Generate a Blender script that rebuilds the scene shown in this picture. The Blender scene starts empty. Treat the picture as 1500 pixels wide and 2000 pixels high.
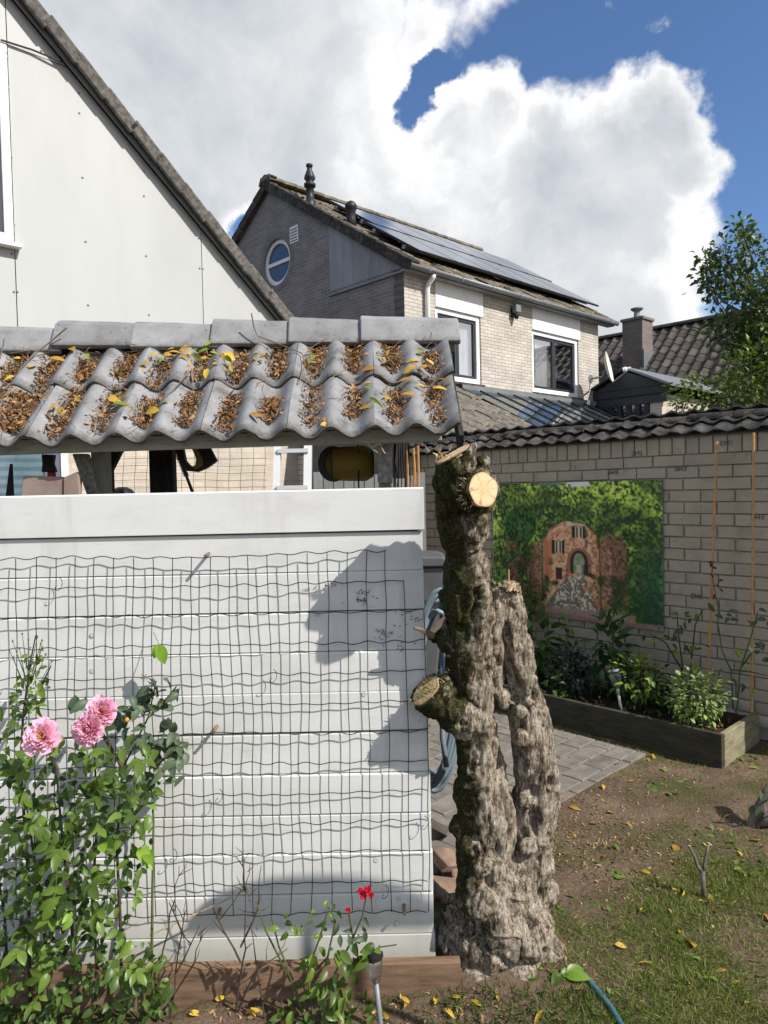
import bpy, bmesh, math, random
import numpy as np
from mathutils import Vector, Matrix, noise as mnoise
random.seed(7); rng = np.random.default_rng(7)
scene = bpy.context.scene
COL = scene.collection
rad = math.radians

# ---------------------------------------------------------------- camera
F, EYE, PITCH, ROLL = 1400.0, 1.69, rad(1.8), 0.022        # focal length in pixels of the 1500 x 2000 photograph
FWD = Vector((0, math.cos(PITCH), -math.sin(PITCH))); UP0 = Vector((0, math.sin(PITCH), math.cos(PITCH))); R0 = Vector((1, 0, 0))
RT = math.cos(ROLL)*R0 - math.sin(ROLL)*UP0; UPV = math.cos(ROLL)*UP0 + math.sin(ROLL)*R0
CAM = Vector((0, 0, EYE))
cam_d = bpy.data.cameras.new('camera'); cam = bpy.data.objects.new('camera', cam_d); COL.objects.link(cam)
cam_d.sensor_fit = 'VERTICAL'; cam_d.sensor_height = 36; cam_d.lens = F/2000*36
cam_d.clip_start = 0.05; cam_d.clip_end = 3000
cam.matrix_world = Matrix(((RT.x, UPV.x, -FWD.x, CAM.x), (RT.y, UPV.y, -FWD.y, CAM.y), (RT.z, UPV.z, -FWD.z, CAM.z), (0, 0, 0, 1)))
scene.camera = cam

# ---------------------------------------------------------------- sun, sky, exposure
SUN = Vector((0.612, -0.395, 0.685)).normalized()
SUN_EL = math.asin(SUN.z); SUN_AZ = math.atan2(SUN.x, SUN.y)
sl = bpy.data.lights.new('sun', 'SUN'); sl.energy = 4.8; sl.angle = rad(0.53); sl.color = (1.0, 0.95, 0.87)
so = bpy.data.objects.new('sun', sl); COL.objects.link(so); so.rotation_euler = SUN.to_track_quat('Z', 'Y').to_euler(); so.location = (6, -4, 9)
VS = scene.view_settings
VS.view_transform = 'Standard'; VS.look = 'None'; VS.exposure = 0.28; VS.gamma = 1; VS.use_curve_mapping = False
scene.cycles.use_denoising = True
scene.cycles.max_bounces = 8; scene.cycles.transparent_max_bounces = 12
scene.cycles.caustics_reflective = False; scene.cycles.caustics_refractive = False


def ray(px, py):
    return FWD + (px-750)/F*RT - (py-1000)/F*UPV
def at(px, py, Y):
    d = ray(px, py); return CAM + d*(Y/d.y)
def gnd(px, py, z=0.0):
    d = ray(px, py); return CAM + d*((z-EYE)/d.z)
def hit(px, py, p, n):
    d = ray(px, py); return CAM + d*((p-CAM).dot(n)/d.dot(n))


class NT:
    """small wrapper round a node tree"""
    def __init__(s, tree):
        s.t = tree; s.n = tree.nodes; s.n.clear()
    def add(s, typ, **kw):
        nd = s.n.new(typ)
        for k, v in kw.items():
            if k == 'ins':
                for i, val in v.items():
                    if isinstance(val, bpy.types.NodeSocket): s.t.links.new(val, nd.inputs[i])
                    else: nd.inputs[i].default_value = val
            else: setattr(nd, k, v)
        return nd
    def math(s, op, a, b=0.0, c=0.0, clamp=False):
        return s.add('ShaderNodeMath', operation=op, use_clamp=clamp, ins={0: a, 1: b, 2: c}).outputs[0]
    def noise(s, vec, scale, detail=6, rough=.55, dist=0.0, col=False):
        nd = s.add('ShaderNodeTexNoise', ins={'Vector': vec, 'Scale': scale, 'Detail': detail, 'Roughness': rough, 'Distortion': dist})
        return nd.outputs['Color' if col else 'Fac']
    def ramp(s, fac, stops, interp='LINEAR'):
        nd = s.add('ShaderNodeValToRGB', ins={0: fac}); cr = nd.color_ramp; cr.interpolation = interp
        while len(cr.elements) > 1: cr.elements.remove(cr.elements[-1])
        for i, (p, c) in enumerate(stops):
            e = cr.elements[0] if i == 0 else cr.elements.new(p)
            e.position = p; e.color = tuple(c) + (1,) if len(c) == 3 else c
        return nd.outputs[0]
    def mix(s, fac, a, b, blend='MIX'):
        nd = s.add('ShaderNodeMix', data_type='RGBA', blend_type=blend)
        for i, v in ((0, fac), (6, a), (7, b)):
            if isinstance(v, bpy.types.NodeSocket): s.t.links.new(v, nd.inputs[i])
            else: nd.inputs[i].default_value = (tuple(v)+(1,) if isinstance(v, (tuple, list)) and len(v) == 3 else v)
        return nd.outputs[2]
    def mrange(s, v, a, b, c=0.0, d=1.0, smooth=False):
        return s.add('ShaderNodeMapRange', interpolation_type='SMOOTHSTEP' if smooth else 'LINEAR', ins={0: v, 1: a, 2: b, 3: c, 4: d}).outputs[0]


# sky: Nishita air with a broken cumulus cover in it
world = bpy.data.worlds.new('World'); scene.world = world; world.use_nodes = True
w = NT(world.node_tree)
wo = w.add('ShaderNodeOutputWorld'); bg = w.add('ShaderNodeBackground', ins={'Strength': 0.1}); w.t.links.new(bg.outputs[0], wo.inputs[0])
sky = w.add('ShaderNodeTexSky', sky_type='NISHITA', sun_disc=False, sun_elevation=SUN_EL, sun_rotation=SUN_AZ, altitude=10, air_density=1.0, dust_density=0.6, ozone_density=2.5)
tc = w.add('ShaderNodeTexCoord').outputs['Generated']
nz = w.noise(tc, 5.0, 7, .6, col=True)
warp = w.add('ShaderNodeVectorMath', operation='MULTIPLY_ADD', ins={0: nz, 1: (.2, .2, .2), 2: tc}).outputs[0]
warp = w.add('ShaderNodeVectorMath', operation='SUBTRACT', ins={0: warp, 1: (.1, .1, .1)}).outputs[0]
def sky_lobe(px, py, r, soft):
    c = ray(px, py).normalized()
    d = w.add('ShaderNodeVectorMath', operation='DISTANCE', ins={0: warp, 1: tuple(c)}).outputs['Value']
    return w.mrange(d, (r+soft*.35)/F, (r-soft)/F, 0, 1)
field = None
for L in [(220, 200, 520, 160), (500, 60, 265, 110), (615, 330, 262, 110), (740, 570, 300, 110), (-300, 500, 600, 200), (980, 440, 190, 90),
          (1170, 370, 155, 70), (1280, 260, 92, 50), (1315, 350, 80, 45), (1080, 540, 240, 90), (965, 280, 98, 50), (1100, 290, 70, 45), (850, 40, 60, 100), (960, -10, 30, 110),
          (1220, 480, 140, 70), (1308, 42, 12, 55), (1212, 12, 10, 55), (1120, 700, 230, 90), (800, 820, 330, 120)]:
    l = sky_lobe(*L); field = l if field is None else w.math('MAXIMUM', field, l)
# the same kind of cover over the rest of the sky
far = w.add('ShaderNodeVectorMath', operation='DISTANCE', ins={0: tc, 1: tuple(ray(750, 500).normalized())}).outputs['Value']
gen = w.mrange(w.noise(tc, 1.7, 8, .55), .46, .62, 0, 1)
field = w.math('MAXIMUM', field, w.math('MULTIPLY', gen, w.mrange(far, .62, .95, 0, 1)))
n2 = w.noise(tc, 9.0, 9, .62)
edge = w.math('SUBTRACT', field, w.math('MULTIPLY', w.math('SUBTRACT', n2, .42), .5))
hole = sky_lobe(455, 415, 26, 70)
edge = w.math('SUBTRACT', edge, w.math('MULTIPLY', hole, 2.5))
hole = sky_lobe(858, 215, 26, 75)
edge = w.math('SUBTRACT', edge, w.math('MULTIPLY', hole, 2.0))
edge = w.math('SUBTRACT', edge, w.math('MULTIPLY', sky_lobe(885, 150, 26, 60), 2.0))
edge = w.math('SUBTRACT', edge, w.math('MULTIPLY', sky_lobe(820, 238, 10, 50), 1.6))
cover = w.mrange(edge, .02, .42, 0, 1, True)
shade = w.noise(tc, 3.1, 7, .55, .6)
puff = w.noise(warp, 7.0, 8, .6)
bright = w.math('ADD', w.math('MULTIPLY', shade, 1.5), w.math('MULTIPLY', puff, .7))
bright = w.math('SUBTRACT', bright, w.math('MULTIPLY', w.mrange(edge, .35, 1.1, 0, 1), .42))
east = w.add('ShaderNodeVectorMath', operation='DOT_PRODUCT', ins={0: tc, 1: (0.95, 0.1, 0.3)}).outputs['Value']
bright = w.math('ADD', bright, w.math('MULTIPLY', w.mrange(east, -.2, .55, 0, 1), .22))
ccol = w.ramp(w.mrange(bright, .36, 1.24), [(0, (3.4, 3.8, 4.35)), (.4, (4.7, 5.05, 5.5)), (.72, (6.4, 6.6, 6.8)), (1, (9.0, 9.0, 9.0))])
skyc = w.mix(1.0, sky.outputs[0], (.8, .97, 1.18), 'MULTIPLY')
w.t.links.new(w.mix(cover, skyc, ccol), bg.inputs[0])

# ---------------------------------------------------------------- materials
MATS = {}
def mat(name, cols, scale=6.0, rough=.75, bump=0.0, bscale=None, detail=6, spec=.3, stretch=(1, 1, 1), rnd=.0, metallic=0.0, bdist=.01, coat=0.0):
    """noise coloured surface; cols are spread along the noise; rnd = brightness spread from object to object"""
    m = bpy.data.materials.new(name); m.use_nodes = True; t = NT(m.node_tree)
    out = t.add('ShaderNodeOutputMaterial'); b = t.add('ShaderNodeBsdfPrincipled', ins={'Roughness': rough, 'Metallic': metallic, 'Specular IOR Level': spec, 'Coat Weight': coat})
    t.t.links.new(b.outputs[0], out.inputs[0])
    oi = t.add('ShaderNodeObjectInfo').outputs['Random']
    co = t.add('ShaderNodeTexCoord').outputs['Object']
    off = t.add('ShaderNodeVectorMath', operation='MULTIPLY_ADD', ins={0: co, 1: stretch, 2: (0, 0, 0)})
    if rnd:
        cb = t.add('ShaderNodeCombineXYZ', ins={0: t.math('MULTIPLY', oi, 17.0), 1: t.math('MULTIPLY', oi, 9.0), 2: t.math('MULTIPLY', oi, 5.0)})
        t.t.links.new(cb.outputs[0], off.inputs[2])
    v = off.outputs[0]
    n = t.noise(v, scale, detail, .6)
    k = len(cols); stops = [(.3+.4*i/max(1, k-1), c) for i, c in enumerate(cols)]
    c = t.ramp(n, stops)
    if rnd:
        c = t.add('ShaderNodeHueSaturation', ins={'Color': c, 'Value': t.mrange(oi, 0, 1, 1-rnd, 1+rnd)}).outputs[0]
    t.t.links.new(c, b.inputs['Base Color'])
    if bump:
        bn = t.noise(v, bscale or scale*4, 8, .65)
        bp = t.add('ShaderNodeBump', ins={'Strength': bump, 'Distance': bdist, 'Height': bn}); t.t.links.new(bp.outputs[0], b.inputs['Normal'])
    MATS[name] = (m, t, b, c, v)
    return m

def attr_mat(name, rough=.5, transl=.25, spec=.35, bump=0.0):
    """colour from the mesh's own colour layer 'Col' (one colour per leaf or print dot)"""
    m = bpy.data.materials.new(name); m.use_nodes = True; t = NT(m.node_tree)
    out = t.add('ShaderNodeOutputMaterial'); b = t.add('ShaderNodeBsdfPrincipled', ins={'Roughness': rough, 'Specular IOR Level': spec})
    a = t.add('ShaderNodeAttribute', attribute_name='Col').outputs['Color']
    t.t.links.new(a, b.inputs['Base Color'])
    if transl:
        tr = t.add('ShaderNodeBsdfTranslucent'); br = t.mix(1.0, a, (1.5, 1.7, .7), 'MULTIPLY'); t.t.links.new(br, tr.inputs[0])
        mx = t.add('ShaderNodeMixShader', ins={0: transl}); t.t.links.new(b.outputs[0], mx.inputs[1]); t.t.links.new(tr.outputs[0], mx.inputs[2]); t.t.links.new(mx.outputs[0], out.inputs[0])
    else: t.t.links.new(b.outputs[0], out.inputs[0])
    return m

def leaf_mat(name, c1, c2, rough=.4, transl=.25, tint=(1.4, 1.6, .6)):
    """leaf as an object of its own: colour varies from object to object"""
    m = bpy.data.materials.new(name); m.use_nodes = True; t = NT(m.node_tree)
    out = t.add('ShaderNodeOutputMaterial'); b = t.add('ShaderNodeBsdfPrincipled', ins={'Roughness': rough, 'Specular IOR Level': .4})
    oi = t.add('ShaderNodeObjectInfo').outputs['Random']; co = t.add('ShaderNodeTexCoord').outputs['Object']
    n = t.noise(co, 3.0, 4); f = t.math('ADD', t.math('MULTIPLY', oi, .75), t.math('MULTIPLY', n, .3))
    c = t.mix(f, c1, c2); t.t.links.new(c, b.inputs['Base Color'])
    tr = t.add('ShaderNodeBsdfTranslucent'); t.t.links.new(t.mix(1.0, c, tint, 'MULTIPLY'), tr.inputs[0])
    mx = t.add('ShaderNodeMixShader', ins={0: transl}); t.t.links.new(b.outputs[0], mx.inputs[1]); t.t.links.new(tr.outputs[0], mx.inputs[2]); t.t.links.new(mx.outputs[0], out.inputs[0])
    return m

def brick_mat(name, c1, c2, mortar, bw=.21, bh=.0625, jt=.012, rough=.85, bump=.5):
    """stretcher bond in metres on the wall's UV map, for walls too far away to tell the bricks apart"""
    m = bpy.data.materials.new(name); m.use_nodes = True; t = NT(m.node_tree)
    out = t.add('ShaderNodeOutputMaterial'); b = t.add('ShaderNodeBsdfPrincipled', ins={'Roughness': rough, 'Specular IOR Level': .2}); t.t.links.new(b.outputs[0], out.inputs[0])
    uv = t.add('ShaderNodeTexCoord').outputs['UV']
    br = t.add('ShaderNodeTexBrick', ins={'Vector': uv, 'Color1': (*c1, 1), 'Color2': (*c2, 1), 'Mortar': (*mortar, 1), 'Scale': 1.0, 'Mortar Size': jt*.5, 'Mortar Smooth': .2, 'Bias': 0.0, 'Brick Width': bw, 'Row Height': bh})
    n = t.noise(uv, 2.3, 6); c = t.mix(.5, br.outputs[0], t.ramp(n, [(.3, (.62, .62, .62)), (.7, (1.25, 1.22, 1.2))]), 'MULTIPLY')
    n3 = t.noise(uv, 60.0, 3); c = t.mix(.35, c, t.ramp(n3, [(.3, (.7, .7, .7)), (.7, (1.2, 1.2, 1.2))]), 'MULTIPLY')
    t.t.links.new(c, b.inputs['Base Color'])
    bp = t.add('ShaderNodeBump', ins={'Strength': bump, 'Distance': .006, 'Height': t.math('SUBTRACT', 1.0, br.outputs['Fac'])}); t.t.links.new(bp.outputs[0], b.inputs['Normal'])
    return m

def glass_mat(name, tint=(.75, .8, .82), refl=.18):
    m = bpy.data.materials.new(name); m.use_nodes = True; t = NT(m.node_tree)
    out = t.add('ShaderNodeOutputMaterial'); tr = t.add('ShaderNodeBsdfTransparent', ins={0: (*tint, 1)}); g = t.add('ShaderNodeBsdfGlossy', ins={'Roughness': .02})
    fr = t.add('ShaderNodeFresnel', ins={0: 1.5}).outputs[0]
    f = t.math('ADD', t.math('MULTIPLY', fr, .6), refl*.25, clamp=True)
    mx = t.add('ShaderNodeMixShader', ins={0: f}); t.t.links.new(tr.outputs[0], mx.inputs[1]); t.t.links.new(g.outputs[0], mx.inputs[2]); t.t.links.new(mx.outputs[0], out.inputs[0])
    return m

M_white = mat('white_paint', [(.61, .61, .585), (.685, .69, .67), (.715, .72, .705)], 3.0, .55, .12, 40, stretch=(1, 1, 3), rnd=.025, bdist=.003)
M_dirtywhite = mat('weathered_white_paint', [(.3, .29, .26), (.42, .41, .38)], 9, .7, .4, 60, bdist=.004)
M_clad = mat('cladding_sheet', [(.425, .435, .425), (.46, .47, .46), (.48, .49, .48)], 1.3, .5, .0, stretch=(1, 1, .35), rnd=.02)
M_pvc = mat('white_window_frame', [(.78, .78, .77), (.82, .82, .81)], 4, .4)
M_greytile = mat('grey_concrete_tile', [(.10, .10, .095), (.205, .205, .205), (.245, .245, .25), (.29, .29, .295)], 11, .72, .35, 130, rnd=.09, bdist=.002)
M_verge = mat('weathered_verge_tile', [(.05, .046, .042), (.11, .10, .09), (.19, .175, .155)], 22, .9, .6, 90, rnd=.12, bdist=.006)
M_copetile = mat('mossy_coping_tile', [(.018, .017, .016), (.045, .042, .038), (.10, .09, .08)], 14, .9, .7, 70, rnd=.3, bdist=.008)
M_browntile = mat('brown_roof_tile', [(.09, .075, .06), (.19, .165, .135), (.27, .24, .2)], 9, .9, .5, 60, rnd=.16)
M_darktile = mat('dark_brown_roof_tile', [(.035, .03, .026), (.075, .062, .053), (.11, .092, .08)], 3, .75, .4, 40, rnd=.3)
M_housetile = mat('house_roof_tile', [(.07, .058, .044), (.14, .118, .09), (.24, .2, .13)], 3.5, .9, .6, 30, rnd=.1)
M_beam = mat('green_grey_fascia', [(.27, .28, .235), (.36, .37, .32)], 5, .7, .2, 40, stretch=(1, 6, 6))
M_darkwood = mat('dark_shed_timber', [(.02, .018, .016), (.05, .045, .04)], 8, .85, .3, 40, stretch=(5, 5, 1))
M_plank = mat('brown_edging_timber', [(.11, .065, .04), (.2, .125, .08), (.27, .175, .115)], 4, .75, .35, 20, stretch=(1, 9, 9), bdist=.004)
M_bedwood = mat('green_treated_timber', [(.13, .12, .07), (.22, .2, .125), (.3, .27, .18)], 5, .85, .4, 30, stretch=(1.5, 1.5, 7), bdist=.004)
M_endgrain = mat('weathered_end_grain', [(.14, .135, .12), (.38, .365, .32)], 60, .9, .8, 70, bdist=.006)
M_wire = mat('green_coated_wire', [(.006, .013, .01), (.009, .018, .014)], 5, .5)
M_black = mat('black_plastic', [(.01, .01, .011), (.02, .02, .022)], 6, .45)
M_yellowblack = mat('dull_yellow_plastic', [(.2, .13, .02), (.3, .2, .035)], 4, .5)
M_alu = mat('aluminium', [(.6, .61, .61), (.7, .7, .7)], 5, .4, metallic=.1)
M_anth = mat('anthracite_boarding', [(.018, .022, .03), (.028, .034, .044)], 3, .45)
M_darkframe = mat('dark_window_frame', [(.03, .033, .042), (.045, .05, .06)], 3, .4)
M_zinc = mat('zinc_grey_panel', [(.2, .205, .22), (.27, .275, .29), (.33, .335, .35)], 2, .5, stretch=(1, 1, .4))
M_gutter = mat('grey_gutter', [(.17, .18, .19), (.25, .26, .27)], 3, .45, metallic=.2)
M_flue = mat('dark_flue_metal', [(.025, .026, .03), (.045, .046, .05)], 8, .45, metallic=.3)
M_solar = mat('solar_cell', [(.012, .018, .04), (.02, .03, .06)], 3, .16, spec=.5, coat=.15)
M_solarf = mat('solar_frame', [(.02, .02, .022), (.05, .05, .052)], 3, .4)
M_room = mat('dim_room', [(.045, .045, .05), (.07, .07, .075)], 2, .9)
M_curtain = mat('pale_curtain', [(.6, .6, .62), (.8, .8, .81)], 3, .9, stretch=(9, 9, .6))
M_paver = mat('grey_paver', [(.125, .112, .094), (.18, .163, .14), (.225, .203, .175)], 12, .9, .5, 120, rnd=.14, bdist=.004)
M_sand = mat('sandy_joint', [(.16, .125, .08), (.28, .22, .15)], 60, .95, .5, 120)
M_wallbrick = mat('greige_painted_brick', [(.32, .28, .215), (.4, .352, .27), (.44, .388, .3)], 7, .85, .35, 60, rnd=.06, bdist=.004)
M_mortar = mat('recessed_mortar', [(.27, .237, .185), (.38, .335, .262)], 30, .95, .6, 90)
M_rubble = mat('red_brown_rubble', [(.13, .085, .062), (.21, .14, .1), (.27, .2, .15)], 9, .9, .6, 60, rnd=.15)
M_cane = mat('bamboo_cane', [(.42, .2, .07), (.58, .33, .14)], 6, .45, stretch=(1, 1, 8))
M_hose = mat('blue_grey_hose', [(.16, .22, .265), (.24, .31, .36)], 4, .35, coat=.3)
M_ghose = mat('teal_hose', [(.04, .12, .13), (.07, .17, .18)], 8, .4)
M_bin = mat('grey_bin_plastic', [(.09, .092, .1), (.12, .122, .13)], 4, .5)
M_twig = mat('dry_twig', [(.12, .08, .055), (.24, .17, .12)], 20, .85)
M_stem = mat('green_rose_stem', [(.06, .09, .025), (.13, .13, .05)], 14, .6)
M_brownstem = mat('brown_rose_stem', [(.035, .025, .018), (.09, .06, .04)], 18, .75)
M_steel = mat('brushed_steel', [(.45, .45, .46), (.6, .6, .61)], 9, .3, metallic=.9)
M_clear = glass_mat('clear_plastic', (.86, .88, .88), .35)
M_pane = glass_mat('window_pane', (.88, .9, .93), .2)
M_vglass = glass_mat('veranda_glass', (.78, .84, .86), .4)
M_twine = mat('twine', [(.35, .27, .18), (.5, .4, .28)], 90, .9)
M_card = mat('dusty_cardboard', [(.22, .15, .12), (.36, .28, .24)], 5, .9, .2, 30)
M_red = mat('red_handle', [(.35, .02, .015), (.5, .04, .03)], 4, .4)
M_log = mat('grey_bark', [(.06, .05, .042), (.16, .14, .12), (.26, .23, .2)], 18, .9, .8, 60, stretch=(1, 1, .5), bdist=.01)
M_housebrick = brick_mat('grey_house_brick', (.48, .44, .385), (.58, .535, .475), (.3, .275, .25))
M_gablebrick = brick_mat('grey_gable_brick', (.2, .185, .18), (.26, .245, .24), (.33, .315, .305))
M_beigebrick = brick_mat('beige_slurried_brick', (.5, .44, .36), (.57, .51, .43), (.47, .42, .35), jt=.01, bump=.35)
M_chimbrick = brick_mat('chimney_brick', (.15, .125, .11), (.2, .17, .15), (.26, .24, .22))
M_leafattr = attr_mat('leaf_colours', .42, .22)
M_grass = attr_mat('grass_colours', .55, .25, .2)
M_litter = attr_mat('dry_leaf_colours', .8, .08, .15)
M_petal = attr_mat('petal_colours', .55, .25, .2)
M_print = attr_mat('mural_print', .45, 0.0, .3)
M_roseleaf = leaf_mat('rose_leaf', (.012, .04, .008), (.17, .26, .042), .38, .32)
M_rosedull = leaf_mat('rose_leaf_dull', (.045, .075, .045), (.1, .14, .075), .5, .15)
M_rosefresh = leaf_mat('rose_leaf_fresh', (.16, .3, .03), (.28, .42, .06), .4, .35)
M_yleaf = leaf_mat('yellow_leaf', (.32, .15, .025), (.78, .56, .08), .5, .25, (1.2, 1.1, .6))
M_gleaf = leaf_mat('green_fallen_leaf', (.12, .2, .02), (.3, .36, .05), .5, .25)

def wear(name, col, fac):
    '''lay a second colour over a surface; fac(t, v) builds the mask'''
    m, t, b, c, v = MATS[name]; c2 = t.mix(fac(t, v), c, col); t.t.links.new(c2, b.inputs['Base Color']); MATS[name] = (m, t, b, c2, v)
def specks(scale, lo, hi, amt): return lambda t, v: t.math('MULTIPLY', t.mrange(t.noise(v, scale, 5, .6), lo, hi), amt)
def edge_dirt(axis, a, b_, amt):
    def f(t, v):
        o = t.add('ShaderNodeTexCoord').outputs['Object']; s_ = t.add('ShaderNodeSeparateXYZ', ins={0: o}).outputs[axis]
        return t.math('MULTIPLY', t.mrange(t.math('ADD', s_, t.math('MULTIPLY', t.math('SUBTRACT', t.noise(v, 45, 6, .7), .5), .09)), b_, a), amt)
    return f
def drips(sx, sz, lo, hi, amt):
    def f(t, v):
        o = t.add('ShaderNodeTexCoord').outputs['Object']; q = t.add('ShaderNodeVectorMath', operation='MULTIPLY', ins={0: o, 1: (sx, 1, sz)}).outputs[0]
        return t.math('MULTIPLY', t.mrange(t.noise(q, 1.0, 6, .6), lo, hi), amt)
    return f
M_greyridge = mat('grey_ridge_tile', [(.16, .158, .15), (.225, .225, .225), (.26, .26, .265), (.3, .3, .305)], 9, .72, .4, 120, rnd=.09, bdist=.002)
wear('white_paint', (.42, .40, .35), specks(75, .66, .74, .8)); wear('white_paint', (.55, .55, .52), drips(14, 2.2, .52, .72, .55)); wear('white_paint', (.5, .49, .45), specks(1.7, .55, .8, .35))
wear('white_paint', (.3, .29, .2), edge_dirt(2, .02, .30, .55)); wear('white_paint', (.5, .5, .46), specks(9, .6, .75, .5))
wear('grey_concrete_tile', (.045, .043, .036), specks(110, .62, .7, .75)); wear('grey_concrete_tile', (.055, .05, .038), edge_dirt(1, .0, .05, .85)); wear('grey_concrete_tile', (.3, .29, .25), specks(30, .62, .75, .4))
wear('grey_ridge_tile', (.045, .043, .036), specks(80, .63, .7, .8)); wear('grey_ridge_tile', (.06, .055, .04), edge_dirt(2, -.095, -.045, .8))
wear('cladding_sheet', (.38, .39, .375), drips(5, .5, .5, .75, .35)); wear('zinc_grey_panel', (.12, .12, .12), drips(6, .9, .5, .75, .6))
wear('white_window_frame', (.6, .6, .56), drips(8, 1, .55, .8, .3))
wear('grey_paver', (.28, .24, .17), specks(20, .58, .72, .45)); wear('greige_painted_brick', (.1, .09, .077), specks(40, .63, .72, .6))
wear('brown_edging_timber', (.05, .03, .02), specks(14, .6, .72, .6)); wear('green_grey_fascia', (.1, .1, .085), specks(22, .56, .7, .6))
wear('weathered_verge_tile', (.3, .28, .22), specks(60, .6, .7, .6)); wear('house_roof_tile', (.3, .26, .1), specks(5, .6, .72, .6)); wear('mossy_coping_tile', (.2, .175, .14), specks(25, .57, .7, .6))

def ring_mat():
    m = bpy.data.materials.new('fresh_cut_wood'); m.use_nodes = True; t = NT(m.node_tree)
    out = t.add('ShaderNodeOutputMaterial'); b = t.add('ShaderNodeBsdfPrincipled', ins={'Roughness': .8, 'Specular IOR Level': .15}); t.t.links.new(b.outputs[0], out.inputs[0])
    co = t.add('ShaderNodeTexCoord').outputs['Object']
    d = t.add('ShaderNodeVectorMath', operation='LENGTH', ins={0: co}).outputs['Value']
    n = t.noise(co, 30, 5); r = t.math('SINE', t.math('ADD', t.math('MULTIPLY', d, 1150.0), t.math('MULTIPLY', n, 7.0)))
    c = t.mix(t.mrange(r, -1, 1), (.66, .47, .27), (.76, .58, .36)); c = t.mix(t.mrange(d, .012, .03), (.72, .47, .27), c)
    c = t.mix(.3, c, t.ramp(t.noise(co, 140, 4), [(.3, (.7, .66, .6)), (.7, (1.1, 1.1, 1.1))]), 'MULTIPLY')
    sp_ = t.add('ShaderNodeSeparateXYZ', ins={0: co}); an = t.math('ARCTAN2', sp_.outputs[1], sp_.outputs[0]); cr_ = t.math('SINE', t.math('ADD', t.math('MULTIPLY', an, 5.0), t.math('MULTIPLY', t.noise(co, 14, 3), 9.0)))
    c = t.mix(t.math('MULTIPLY', t.mrange(cr_, .965, 1.0), t.mrange(d, .006, .02, 0, .75)), c, (.25, .14, .07)); c = t.mix(t.mrange(d, .044, .056), c, (.4, .27, .15))
    t.t.links.new(c, b.inputs['Base Color'])
    bp = t.add('ShaderNodeBump', ins={'Strength': .4, 'Distance': .002, 'Height': t.noise(co, 200, 4)}); t.t.links.new(bp.outputs[0], b.inputs['Normal'])
    return m
M_cut = ring_mat()

def bark_mat():
    m = bpy.data.materials.new('gnarled_bark'); m.use_nodes = True; t = NT(m.node_tree)
    out = t.add('ShaderNodeOutputMaterial'); b = t.add('ShaderNodeBsdfPrincipled', ins={'Roughness': .9, 'Specular IOR Level': .1}); t.t.links.new(b.outputs[0], out.inputs[0])
    co = t.add('ShaderNodeTexCoord').outputs['Object']
    st = t.add('ShaderNodeVectorMath', operation='MULTIPLY', ins={0: co, 1: (1, 1, .26)}).outputs[0]
    n1 = t.noise(st, 95, 10, .72, .8); n2 = t.noise(co, 11, 6, .6)
    n4 = t.noise(co, 34, 10, .75)
    c = t.ramp(t.math('ADD', t.math('MULTIPLY', n1, .5), t.math('ADD', t.math('MULTIPLY', n2, .2), t.math('MULTIPLY', n4, .3))), [(.4, (.03, .023, .016)), (.46, (.12, .094, .067)), (.51, (.33, .275, .21)), (.57, (.54, .475, .385)), (.67, (.67, .61, .51))])
    mo = t.add('ShaderNodeAttribute', attribute_name='moss_shade').outputs['Fac']
    ms = t.mrange(t.math('ADD', mo, t.math('MULTIPLY', t.math('SUBTRACT', t.noise(co, 38, 8, .7), .5), 1.5)), .42, .62, 0, 1)  # mask holds moss and the painted shade of the trunk's left side
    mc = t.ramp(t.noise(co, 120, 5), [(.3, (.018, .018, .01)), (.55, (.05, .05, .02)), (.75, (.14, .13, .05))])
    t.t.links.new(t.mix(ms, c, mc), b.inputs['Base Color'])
    h = t.math('ADD', t.math('MULTIPLY', n1, t.mrange(n2, .3, .7, .3, 1.5)), t.math('ADD', t.math('MULTIPLY', t.noise(co, 170, 6, .7), .5), n4))
    bp = t.add('ShaderNodeBump', ins={'Strength': .9, 'Distance': .012, 'Height': h}); t.t.links.new(bp.outputs[0], b.inputs['Normal'])
    return m
M_bark = bark_mat()

def ground_mat():
    m = bpy.data.materials.new('garden_soil'); m.use_nodes = True; t = NT(m.node_tree)
    out = t.add('ShaderNodeOutputMaterial'); b = t.add('ShaderNodeBsdfPrincipled', ins={'Roughness': .95, 'Specular IOR Level': .1}); t.t.links.new(b.outputs[0], out.inputs[0])
    co = t.add('ShaderNodeTexCoord').outputs['Object']
    n = t.noise(co, 3.0, 8, .65); f = t.noise(co, 55, 6, .7)
    c = t.ramp(t.math('ADD', t.math('MULTIPLY', n, .5), t.math('MULTIPLY', f, .5)), [(.32, (.06, .04, .028)), (.5, (.17, .117, .082)), (.68, (.29, .215, .155))])
    g = t.mrange(t.noise(co, 1.6, 6, .6), .47, .62, 0, .75)
    c = t.mix(g, c, t.ramp(t.noise(co, 90, 4), [(.3, (.035, .05, .012)), (.7, (.11, .12, .04))]))
    vo = t.add('ShaderNodeTexVoronoi', ins={'Vector': co, 'Scale': 70.0, 'Randomness': 1.0})
    peb = t.math('MULTIPLY', t.math('LESS_THAN', vo.outputs['Distance'], .2), t.math('GREATER_THAN', t.noise(co, 40, 3), .54))
    c = t.mix(t.math('MULTIPLY', peb, .7), c, (.3, .24, .18))
    t.t.links.new(c, b.inputs['Base Color'])
    h = t.math('ADD', f, t.math('MULTIPLY', t.noise(co, 200, 5), .4))
    bp = t.add('ShaderNodeBump', ins={'Strength': .9, 'Distance': .02, 'Height': h}); t.t.links.new(bp.outputs[0], b.inputs['Normal'])
    return m
M_ground = ground_mat()

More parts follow.
